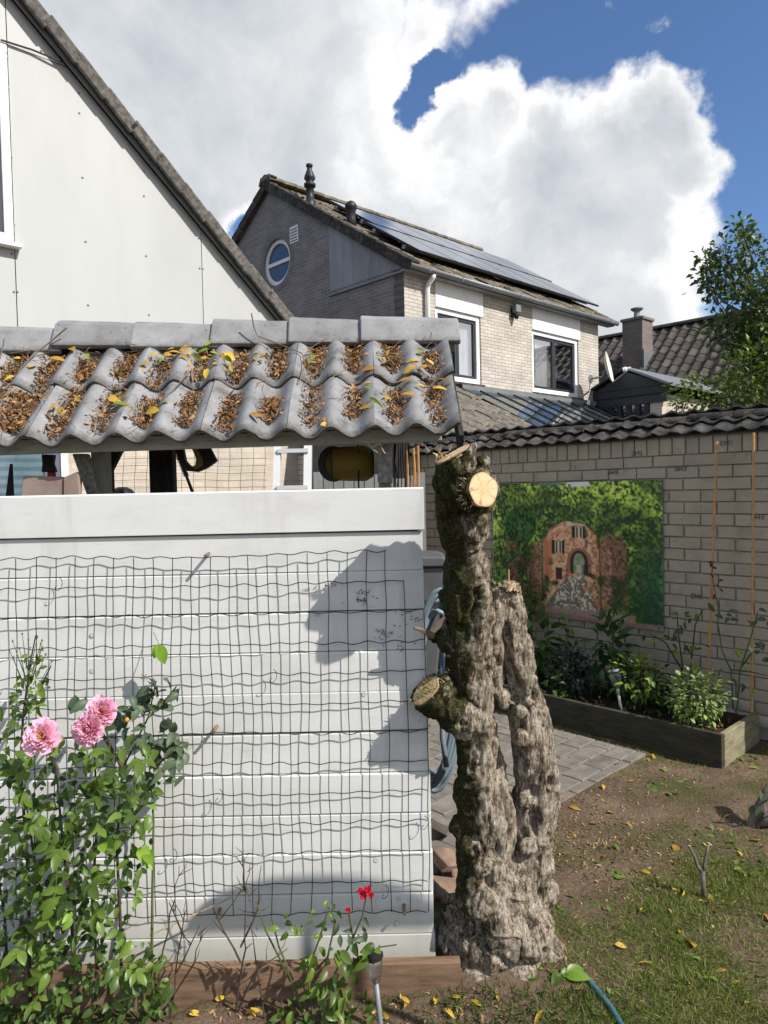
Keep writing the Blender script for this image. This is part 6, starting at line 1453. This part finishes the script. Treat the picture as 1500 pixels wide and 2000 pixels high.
cloud_leaves(rb, 'small_foliage', [(-60, 1560), (40, 1500), (130, 1470), (260, 1480), (320, 1560), (295, 1640), (270, 1740), (250, 1820), (335, 1870), (345, 2050), (-60, 2050)], 1000, .02, .038, 2.10, 2.40, (.01, .03, .006), (.11, .185, .035))
cloud_leaves(rb, 'sprays', [(0, 1420), (35, 1330), (60, 1260), (75, 1250), (100, 1320), (110, 1345), (85, 1380), (50, 1420)], 90, .014, .03, 2.26, 2.38, (.04, .08, .015), (.13, .2, .05))
# flowers
def rose(parent, name, c, ax, R, kind):
    ax = ax.normalized(); ux = ax.orthogonal().normalized(); uy = ax.cross(ux); vs, fs, cs_ = [], [], []
    layers = [(9, 1.0, .12, .5), (10, .92, .3, .42), (10, .8, .5, .36), (10, .66, .72, .32), (9, .52, .95, .28), (8, .38, 1.1, .24), (6, .25, 1.15, .2)] if kind == 'full' else [(6, 1.0, .12, .72), (7, .9, .3, .5), (9, .66, .6, .34), (8, .5, .85, .28), (7, .36, 1.0, .22)]
    for li, (n, rr, lift, wd) in enumerate(layers):
        for k in range(n):
            a = 2*math.pi*(k+.5*(li % 2)+rng.normal()*.12)/n; e = ux*math.cos(a)+uy*math.sin(a); s = ax.cross(e); sc = rng.uniform(.86, 1.1); shade_ = rng.uniform(.8, 1.1)
            b0 = len(vs); G_ = 6
            for i in range(G_):
                t = i/(G_-1)
                for j in range(5):
                    q = (j-2)/2; wv = math.sin(math.pi*min(.5, .12+.5*t))*wd*R*sc*.55*(1-.10*(t > .9))
                    rip = .11*R*math.sin(q*5+k*2.3+li*1.7)*t*t+rng.normal()*.012*R*t
                    p = c+e*(R*rr*sc*(t*(1-.25*lift*t*.5)-.10*t*q*q))+ax*(R*lift*(t**1.3)*.55+.12*R*q*q*(1 if li else .6)*t+rip-.05*R*li*0)+s*q*wv
                    vs.append(tuple(p)); base = np.array((.80, .36, .6)) if kind != 'full' else np.array((.72, .2, .46))
                    cs_.append((base*(1-t)*.9+np.array((.88, .52, .74))*t)*shade_)
            fs += [(b0+i*5+j, b0+i*5+j+1, b0+(i+1)*5+j+1, b0+(i+1)*5+j) for i in range(G_-1) for j in range(4)]
    f = big_mesh(name, np.array(vs), np.array(fs), M_petal, np.array(cs_), parent, True)
    st = MB()
    for k in range(26):
        d = ax+ux*rng.normal()*.45+uy*rng.normal()*.45; st.tube([c+ax*R*.1, c+ax*R*.12+d.normalized()*R*rng.uniform(.22, .36)], [.0008, .0014], 3)
    st.build('stamens', mat('stamen_yellow', [(.6, .3, .04), (.75, .45, .08)], 50, .7) if 'stamen_yellow' not in bpy.data.materials else bpy.data.materials['stamen_yellow'], f)
    return f
rose(rb, 'open_rose', at(84, 1440, 2.03), V((.05, -1, .5)), .056, 'open')
rose(rb, 'full_rose', at(174, 1424, 2.03), V((-.1, -1, .25)), .051, 'full')
rose(rb, 'full_rose', at(199, 1391, 2.08), V((.25, -1, .5)), .05, 'full')
for p, q in (((84, 1450), (110, 1520)), ((174, 1430), (186, 1500)), ((199, 1400), (215, 1480))): MB().tube([at(*p, 2.17), at((p[0]+q[0])/2+4, (p[1]+q[1])/2, 2.22), at(*q, 2.28)], .0028, 5).build('flower_stalk', M_stem, rb)
hip = mat('rose_hip', [(.55, .2, .02), (.7, .3, .04)], 9, .35)
MB().lathe(at(248, 1411, 2.25), Z, [(0, .003), (.004, .007), (.010, .0078), (.015, .004), (.017, .001)], 12).build('rose_hip', hip, rb, smooth=True)
for x, y in ((282, 1322), (302, 1460), (278, 1458), (5, 1605), (18, 1590)):
    mb = MB(); c = at(x, y, 2.27)
    for k in range(7): d = V((rng.normal(), rng.normal()*.5-.3, rng.normal())).normalized(); mb.tube([c, c+d*.014], [.002, .0008], 4)
    mb.build('spent_bloom', M_twig if x > 100 else mat('pale_pink_bud', [(.6, .3, .25), (.7, .42, .36)], 20, .7), rb)
for k in range(16):
    x, y = 40+rng.uniform(-30, 75), 1240+rng.uniform(-5, 60); a = at(x, y, 2.3); MB().tube([at(55+(x-55)*.3, y+60, 2.32), a], [.0016, .0008], 4).lathe(a-Z*.004, Z, [(0, .001), (.004, .0035), (.009, .001)], 7).build('bud_spray', M_stem, rb)
# separate pale trumpet leaf cluster above the bush
tl_ = thing('hanging_leaf_pair', 'pair of pale green leaves caught high in the netting', 'leaf', at(312, 1262, 2.38))
lm_ = leaf_mesh('leaf', M_rosefresh, leaf_template(7, .35, .3, 1, .34))
for dx, dz, s in ((.35, -1, .068), (-.35, -1, .05)): link('leaf', lm_, tl_).matrix_basis = leaf_matrix(at(310, 1258, 2.37), V((dx, -.25, dz)), V((.25, -1, .35)), s)
MB().tube([at(300, 1235, 2.42), at(307, 1250, 2.39), at(310, 1259, 2.37)], .0012, 4).build('leaf_stalk', M_stem, tl_)

# ---------------------------------------------------------------- small red rose and bare stems in front of the screen
rr_ = thing('red_rose', 'small sparse rose with a red flower cluster beside the solar light', 'rose', at(610, 2010, 2.2))
rs = [[(610, 2010), (640, 1930), (690, 1830), (708, 1790), (715, 1750)], [(600, 2010), (575, 1920), (545, 1850), (530, 1790)], [(615, 2010), (600, 1900), (625, 1830), (640, 1780)], [(620, 2010), (660, 1920), (700, 1880), (740, 1850), (775, 1845)], [(605, 2010), (560, 1900), (520, 1820), (500, 1760)], [(690, 1830), (684, 1800), (681, 1780)], [(580, 1930), (640, 1870), (655, 1800), (640, 1770)]]
for s in rs: MB().tube([at(x, y, 2.24-.01*i) for i, (x, y) in enumerate(s)], [.0042*(1-.65*i/len(s)) for i in range(len(s))], 5).build('stem', M_stem, rr_)
for poly, n, s0, s1, k in (([(660, 1800), (720, 1780), (735, 1810), (700, 1850), (670, 1860)], 12, .022, .034, 'd'), ([(520, 1790), (560, 1780), (600, 1800), (590, 1830), (530, 1820)], 9, .022, .036, 'g'), ([(600, 1760), (650, 1750), (670, 1790), (620, 1830)], 12, .02, .034, 'g'), ([(600, 1850), (690, 1830), (700, 1900), (680, 1990), (600, 2000), (580, 1930)], 44, .03, .052, 'g'), ([(690, 1840), (745, 1835), (745, 1860), (700, 1880)], 9, .035, .055, 'g'), ([(560, 1930), (720, 1920), (740, 2010), (520, 2010)], 36, .025, .045, 'g')):
    for x, y in zone_pts(poly, n): d, nn_ = facing(); link('leaf', random.choice(lmr[k]), rr_).matrix_basis = leaf_matrix(at(x, y, rng.uniform(2.14, 2.28)), d, nn_, rng.uniform(s0, s1))
rd_ = []
pm = mat('red_petal', [(.4, .006, .02), (.6, .015, .04)], 30, .5)
for x, y, r in ((706, 1742, .014), (718, 1738, .014), (724, 1748, .012), (712, 1750, .013), (681, 1777, .009)):
    mb = MB(); c = at(x, y, 2.19)
    for k in range(14):
        d = V((rng.normal(), -.6+rng.normal()*.5, rng.normal()+.2)).normalized(); u = d.orthogonal().normalized(); w_ = d.cross(u); q = r*rng.uniform(.7, 1.2)
        mb.sheet([[c+d*q*t*.9+u*q*.55*(j-1)*math.sin(.5+t*1.6)+w_*q*.25*(j-1)**2*t for j in range(3)] for t in (0, .5, 1)])
    mb.build('bloom', pm, rr_)
bs_ = thing('bare_stems', 'clump of bare brown thorny stems left of the red rose', 'shrub', at(450, 2010, 2.25))
for s in ([(455, 2010), (470, 1900), (480, 1830), (478, 1740), (490, 1690)], [(470, 1850), (500, 1780), (512, 1690)], [(330, 2010), (345, 1900), (360, 1800), (365, 1770)], [(345, 1900), (390, 1810)], [(300, 1980), (320, 1850), (340, 1750), (350, 1690)], [(478, 1740), (476, 1700), (474, 1675)], [(360, 1830), (330, 1760)], [(455, 2000), (500, 1900), (560, 1850)], [(470, 1880), (430, 1800), (470, 1740)], [(520, 2000), (500, 1890), (490, 1800)], [(310, 1990), (380, 1880), (395, 1815)]):
    P_ = [at(x, y, 2.27+.02*math.sin(i+x)) for i, (x, y) in enumerate(s)]; Q_ = [P_[0]]
    for a_, b_ in zip(P_, P_[1:]):
        for k in (1, 2, 3): Q_.append(a_.lerp(b_, k/3)+rv(.0028))
    MB().tube(Q_, [.0036*(1-.8*i/len(Q_)) for i in range(len(Q_))], 5).build('stem', M_brownstem, bs_)
    for k in range(3):
        q = Q_[int(rng.uniform(2, len(Q_)-1))]; e = q+V((rng.normal()*.03, rng.normal()*.012, rng.uniform(.01, .06))); MB().tube([q, q.lerp(e, .5)+rv(.004), e], [.0018, .0013, .0006], 4).build('side_twig', M_brownstem, bs_)
for x, y in zone_pts([(480, 1690), (510, 1720), (505, 1830), (480, 1850)], 12): a = at(x, y, 2.27); MB().tube([a, a+V((rng.normal()*.02, -.005, rng.uniform(.005, .03)))], [.0016, .0007], 4).build('twiglet', M_brownstem, bs_)
tag(MB().tube([at(290, 1828, 2.36), at(350, 1800, 2.37), at(420, 1768, 2.38), at(484, 1736, 2.40)], .003, 6).build('twine', M_twine), 'length of straw twine stretched slantwise in front of the screen', 'twine')

# ---------------------------------------------------------------- hose, bin, rubble, logs
hc = []; nl_ = 7
for k in range(nl_*28+1):
    a = 2*math.pi*k/28; q = k/28; c = (852+5*math.sin(q*1.9), 1350+8*math.sin(q*2.3)); rx, ry = 44+5*math.sin(q*3.1), 178+14*math.sin(q*2.7+1)
    hc.append(at(c[0]+rx*math.sin(a)+8*math.cos(a), c[1]-ry*math.cos(a), 2.78+.05*math.sin(q*2.1)))
hc.append(at(864, 1440, 2.72)); hc.append(at(872, 1498, 2.70))
tag(MB().tube(hc, .0108, 8).build('coiled_hose', M_hose, smooth=True), 'blue grey garden hose coiled behind the edge of the screen', 'hose')
tag(MB().box(.125, .30, 2.90, 2.93, at(850, 1178, 2.9).z-.02, at(850, 1178, 2.9).z+.01).build('hose_bracket', M_darkwood), 'dark bracket carrying the coiled hose', 'bracket')
hp_ = [gnd(1060, 1800)+Z*.012, gnd(1085, 1842)+Z*.012, gnd(1120, 1888)+Z*.014, gnd(1160, 1935)+Z*.014, gnd(1195, 1978)+Z*.014, gnd(1225, 2030)+Z*.014, gnd(1280, 2150)+Z*.014]
tag(MB().tube(hp_, .010, 8).build('ground_hose', M_ghose, smooth=True), 'teal hose lying in the grass at the foot of the trunk', 'hose')
wbn = thing('wheelie_bin', 'grey wheelie bin half hidden between screen and trunk', 'bin', V((.12, 5.6, 0)))
z1_ = at(850, 1100, 5.6).z
MB().prism([(-.22, 5.42, .08), (.36, 5.42, .08), (.46, 5.35, z1_), (-.30, 5.35, z1_)], (0, .5, 0)).build('body', M_bin, wbn, bevel=.015)
MB().prism([(-.32, 5.32, z1_+.002), (.48, 5.32, z1_+.002), (.485, 5.32, z1_+.05), (.42, 5.32, z1_+.075), (-.26, 5.32, z1_+.075), (-.325, 5.32, z1_+.05)], (0, .58, 0)).build('lid', M_bin, wbn, bevel=.01)
for s in (-.2, .34): MB().lathe((s, 5.9, .11), (1, 0, 0), [(0, .1), (.05, .1)], 18).build('wheel', M_black, wbn)
rub = [((868, 1690), .13, .10, .05, .35, 'large reddish broken tile leaning behind the trunk foot'), ((885, 1722), .07, .06, .05, 1.2, 'small brown brick piece wedged under the broken tile'), ((865, 1745), .12, .10, .04, .1, 'flat pinkish slab lowest in the rubble heap'), ((860, 1620), .14, .10, .05, .6, 'grey paver block tipped up beside the hose')]
for (px, py), a_, b_, c_, r, lab in rub:
    o = MB().box(-a_/2, a_/2, -b_/2, b_/2, 0, c_).build('rubble_block', M_rubble if 'grey' not in lab else M_paver, bevel=.006); g_ = gnd(px, py+18)
    o.matrix_basis = Matrix.Translation(g_+Z*.04) @ Matrix.Rotation(r*2, 4, 'Z') @ Matrix.Rotation(.5-r*.3, 4, 'X') @ Matrix.Rotation(.35, 4, 'Y'); tag(o, lab, 'rubble')
fk = thing('forked_stump', 'small forked cut sapling standing in the lawn', 'stump', gnd(1375, 1752))
Yf = gnd(1375, 1752).y
MB().tube([at(1376, 1765, Yf), at(1374, 1735, Yf), at(1372, 1700, Yf)], [.012, .0105, .010], 8).build('stem', M_log, fk, smooth=True)
MB().tube([at(1372, 1703, Yf), at(1362, 1692, Yf), at(1356, 1672, Yf), at(1347, 1654, Yf)], [.009, .0075, .006, .0055], 7).build('branch', M_log, fk, smooth=True)
MB().tube([at(1373, 1703, Yf), at(1376, 1685, Yf), at(1380, 1665, Yf), at(1384, 1648, Yf)], [.008, .0065, .0055, .005], 7).build('branch', M_log, fk, smooth=True)
MB().tube([at(1379, 1668, Yf), at(1388, 1656, Yf), at(1396, 1642, Yf)], [.004, .003, .0012], 5).build('twiglet', M_twig, fk)
for x, y in ((1347, 1652), (1384, 1646)): MB().lathe(at(x, y+1, Yf), Z, [(0, .0058), (.003, .0055)], 8).build('cut_end', M_cut, fk)
br_ = thing('cut_branch', 'mossy grey cut branch lying at the right edge of the lawn', 'branch', gnd(1500, 1610))
Yb = gnd(1490, 1612).y
MB().tube([at(1465, 1622, Yb), at(1480, 1590, Yb), at(1495, 1560, Yb), at(1530, 1500, Yb+.05)], [.03, .032, .03, .026], 9).build('limb', M_log, br_, smooth=True)
MB().tube([at(1478, 1612, Yb-.02), at(1500, 1602, Yb-.05), at(1540, 1590, Yb-.08)], [.018, .02, .018], 8).build('side_limb', M_log, br_, smooth=True)
MB().tube([at(1450, 1628, Yb-.02), at(1478, 1612, Yb)], [.006, .012], 7).build('broken_end', M_log, br_)
for k in range(6): link('leaf', lmr['d'][k % 3], br_).matrix_basis = leaf_matrix(at(1488+rng.normal()*8, 1570+rng.normal()*15, Yb-.05), rv(1), V((.2, -.7, .7)), .05)

# ---------------------------------------------------------------- arched shadow caster, added out of frame to shade the foot of the screen
sc_ = at(600, 1772, PY); kk_ = 1.0; bc = sc_+SUN*(kk_/abs(SUN.y)); side_ = V((1, 0, 0))
bt_ = thing('shadow_caster', 'unseen arched board on a post, added to shade the screen', 'shadow caster', (bc.x, bc.y, 0))
arch_ = [bc+side_*(.43*math.cos(math.pi*k/16))+Z*(-.085+.165*math.sin(math.pi*k/16)**.9) for k in range(17)]
MB().prism(arch_, (0, .02, 0)).build('roof', M_plank, bt_)  # arched board, shaped for the dome shadow it throws
MB().tube([V((bc.x, bc.y, -.02)), V((bc.x, bc.y, bc.z-.05))], .014, 8).build('post', M_plank, bt_)

# ---------------------------------------------------------------- lawn, weeds and fallen leaves
def zg(x, y): return ground_z(x, y)
def in_paving(p): d = p-PC; return d.dot(B) > -.07 and d.dot(A) < .05
bare = [(gnd(1150, 1760), .30), (gnd(1130, 1700), .28), (gnd(1350, 1520), .45), (gnd(1250, 1560), .42), (gnd(1150, 1620), .36), (gnd(1280, 1600), .3), (gnd(1180, 1560), .3), (gnd(1400, 1560), .3)]
def lawn_density(p):
    d = .12+.95*max(0, min(1, (3.75-p.y)/.9))*max(0, min(1, (p.x-.45)/.4)); d *= .35+1.5*max(0, fbm(V((p.x*2.6, p.y*2.6, 4)), 3)+.34)*(.5+1.6*max(0, fbm(V((p.x*13, p.y*13, 2)), 2)+.25))
    for c, r in bare: d *= 1-.9*math.exp(-((p-c).length/r)**2)
    return d
L_, D_, N2, S_, C_ = [], [], [], [], []
tries = 0
while len(L_) < 56000 and tries < 420000:
    tries += 1; x, y = rng.uniform(.42, 2.9), rng.uniform(1.7, 5.0)
    p = V((x, y, 0))
    if x/y > .62 or in_paving(p) or (p-C0).dot(A) > -.02 and (p-C0).dot(B) > -.05: continue
    if (p-TRUNK0).length < .17 or rng.random() > lawn_density(p): continue
    L_.append((x, y, zg(x, y)-.003)); D_.append((rng.normal()*.65, rng.normal()*.65, rng.uniform(.1, .9))); N2.append((rng.normal(), rng.normal(), .3)); S_.append(rng.uniform(.012, .036))
n_ = len(L_); C_ = lerp_cols((.06, .105, .015), (.2, .255, .052), n_, .25); dry = rng.random(n_) < .16; C_[dry] = lerp_cols((.25, .2, .09), (.38, .3, .15), int(dry.sum()))
bl = (BLADE[0]*np.array([.10, 1, 1]), BLADE[1])
gr_ = scatter('lawn_grass', bl, np.array(L_), np.array(D_), np.array(N2), np.array(S_), C_, M_grass); gr_['kind'] = 'stuff'; gr_['label'] = 'thin patchy grass on the bare lawn'; gr_['category'] = 'grass'
# foreground grass and weeds at the foot of the edging board
L_, D_, N2, S_ = [], [], [], []
for k in range(2600):
    x, y = rng.uniform(-.1, .75), rng.uniform(1.95, 2.32)
    if rng.random() > .25+.75*(x > .15): continue
    L_.append((x, y, zg(x, y)-.003)); D_.append((rng.normal()*.7, rng.normal()*.7, rng.uniform(.2, 1))); N2.append((rng.normal(), rng.normal(), .3)); S_.append(rng.uniform(.02, .055))
scatter('edge_grass', bl, np.array(L_), np.array(D_), np.array(N2), np.array(S_), lerp_cols((.03, .055, .012), (.11, .15, .035), len(L_), .25), M_grass)['kind'] = 'stuff'
L_, D_, N2, S_ = [], [], [], []
for k in range(150):
    q = [gnd(1350, 1530), gnd(1420, 1640), gnd(1180, 1690), gnd(1330, 1870), gnd(1290, 1540), gnd(1440, 1480), gnd(1130, 1900), gnd(1470, 1700), gnd(1100, 1780)][k % 9]+V((rng.normal()*.07, rng.normal()*.07, 0)); L_.append(tuple(q)); D_.append((rng.normal(), rng.normal(), .55)); N2.append((rng.normal()*.3, rng.normal()*.3, 1)); S_.append(rng.uniform(.02, .05))
wd_ = scatter('lawn_weeds', LT_long, np.array(L_), np.array(D_), np.array(N2), np.array(S_), lerp_cols((.06, .12, .02), (.18, .27, .05), len(L_)), M_leafattr, None, 1.4); wd_['kind'] = 'stuff'
# small brown litter on the soil
L_, D_, N2, S_ = [], [], [], []
for k in range(3600):
    if k % 3 == 0: x, y = rng.uniform(-1.4, .35), rng.uniform(1.95, 2.325)
    else:
        x, y = rng.uniform(.45, 2.8), rng.uniform(1.8, 4.8)
        if rng.random() < .4: q = gnd(1140, 1640); x, y = q.x+rng.normal()*.22, q.y+rng.normal()*.28
    p = V((x, y, 0))
    if in_paving(p) and rng.random() > .06 or (p-C0).dot(A) > -.01 and (p-C0).dot(B) > -.04: continue
    L_.append((x, y, max(zg(x, y), .014 if in_paving(p) else -1)+.004)); D_.append((rng.normal(), rng.normal(), rng.normal()*.25)); N2.append((rng.normal()*.35, rng.normal()*.35, 1)); S_.append(rng.uniform(.008, .024))
n_ = len(L_); lit2 = scatter('ground_litter', curled, np.array(L_), np.array(D_), np.array(N2), np.array(S_), lerp_cols((.11, .06, .03), (.45, .31, .15), n_, .3), M_litter); lit2['kind'] = 'stuff'; lit2['label'] = 'small brown leaf scraps scattered over the soil'; lit2['category'] = 'leaf litter'
# yellow leaves one by one
gy_ = [leaf_mesh('fallen_leaf', M_yleaf, leaf_template(6, .3, .4, 1, .17+.06*i)) for i in range(3)]
glp = [(1285, 1490), (1265, 1475), (1195, 1500), (1210, 1508), (1180, 1535), (1270, 1560), (1230, 1545), (1335, 1560), (1125, 1590), (1215, 1605), (1230, 1535), (1355, 1615), (1420, 1590), (1400, 1630), (1320, 1690), (1300, 1720), (1310, 1740), (1320, 1750), (1280, 1720), (1255, 1740), (1365, 1770), (1380, 1765), (1085, 1745), (1075, 1770), (1100, 1855), (1108, 1870), (1110, 1838), (1275, 1835), (1320, 1828), (1355, 1860), (1420, 1880), (1465, 1885), (1480, 1900), (1440, 1910), (1340, 1920), (1345, 1975), (1465, 1970), (1130, 1950), (1160, 1960), (1035, 1965), (1070, 1990), (1470, 1720), (1490, 1650), (1480, 1640), (1450, 1660), (1380, 1640), (1400, 1785), (1440, 1780), (1490, 1790), (1240, 1790), (1180, 1690), (1160, 1680), (1200, 1660), (1330, 1655), (1410, 1700), (1260, 1770), (1330, 1790), (1215, 1870), (1250, 1900), (1390, 1950), (1150, 1610), (1110, 1630), (1180, 1580), (1260, 1520), (1310, 1500)]
marks = {'the forked stump': gnd(1375, 1752), 'the corner of the raised bed': C0, 'the corner of the paving': PC, 'the cut branch': gnd(1480, 1612), 'the foot of the trunk': gnd(1060, 1880), 'the lower end of the teal hose': gnd(1210, 1990), 'the lower right corner': gnd(1480, 1960), 'the bare patch beside the second stem': gnd(1140, 1640)}; near = {}
for px, py in glp[::2]+glp[1::4]:
    p = gnd(px+rng.normal()*10, py+rng.normal()*8); p.z = zg(p.x, p.y)+.012; o = link('fallen_leaf', random.choice(gy_)); o.matrix_basis = leaf_matrix(p, V((rng.normal(), rng.normal(), .15*rng.normal())), Z+rv(.45), rng.uniform(.028, .068))
    lm_k = min(marks, key=lambda k: (marks[k]-p).length); near.setdefault(lm_k, []).append(((marks[lm_k]-p).length, o))
for k, lst in near.items():
    lst.sort(key=lambda q: q[0])
    for i, (d_, o) in enumerate(lst): tag(o, 'yellow fallen leaf, %s nearest to %s' % (ordn[min(i, 17)], k), 'leaf', 'yellow leaves on the ground')
front_leaves = []
for px, py in [(490, 1975), (480, 1985), (790, 1980), (800, 1972), (850, 1975), (870, 1985), (900, 1970), (370, 1990), (420, 1960), (660, 1960), (545, 1985), (590, 1940), (760, 1995), (940, 1985), (970, 1975)]:
    p = gnd(px, py); p.z = zg(p.x, p.y)+.012; o = link('fallen_leaf', random.choice(gy_)); o.matrix_basis = leaf_matrix(p, V((rng.normal(), rng.normal(), .3*rng.normal())), Z+V((0, -.6, 0))+rv(.3), rng.uniform(.03, .055))
    front_leaves.append((p.x, o))
for i, (x_, o) in enumerate(sorted(front_leaves, key=lambda q: q[0])): tag(o, 'yellow leaf before the edging board, %s from the left' % ordn[i], 'leaf', 'yellow leaves by the edging board')
sp = thing('green_seedling', 'fresh green seedling at the right foot of the trunk', 'plant', gnd(1085, 1925))
for k in range(9): link('leaf', lmr['f' if k % 3 == 0 else 'g'][k % 3], sp).matrix_basis = leaf_matrix(gnd(1085+rng.normal()*18, 1915+rng.normal()*8)+Z*.03, V((rng.normal(), -.4+rng.normal()*.4, .2)), Z+V((0, -.5, 0)), rng.uniform(.045, .075))
ht_ = thing('bindweed', 'dark green bindweed leaves between rubble and trunk foot', 'plant', gnd(862, 1800))
for k in range(12): link('leaf', lmr['d' if k % 2 else 'g'][k % 3], ht_).matrix_basis = leaf_matrix(at(862+rng.normal()*10, 1785+rng.normal()*26, 2.62+rng.normal()*.05), V((rng.normal(), -.5, rng.normal()*.6)), V((.2, -.8, .6)), rng.uniform(.045, .07))
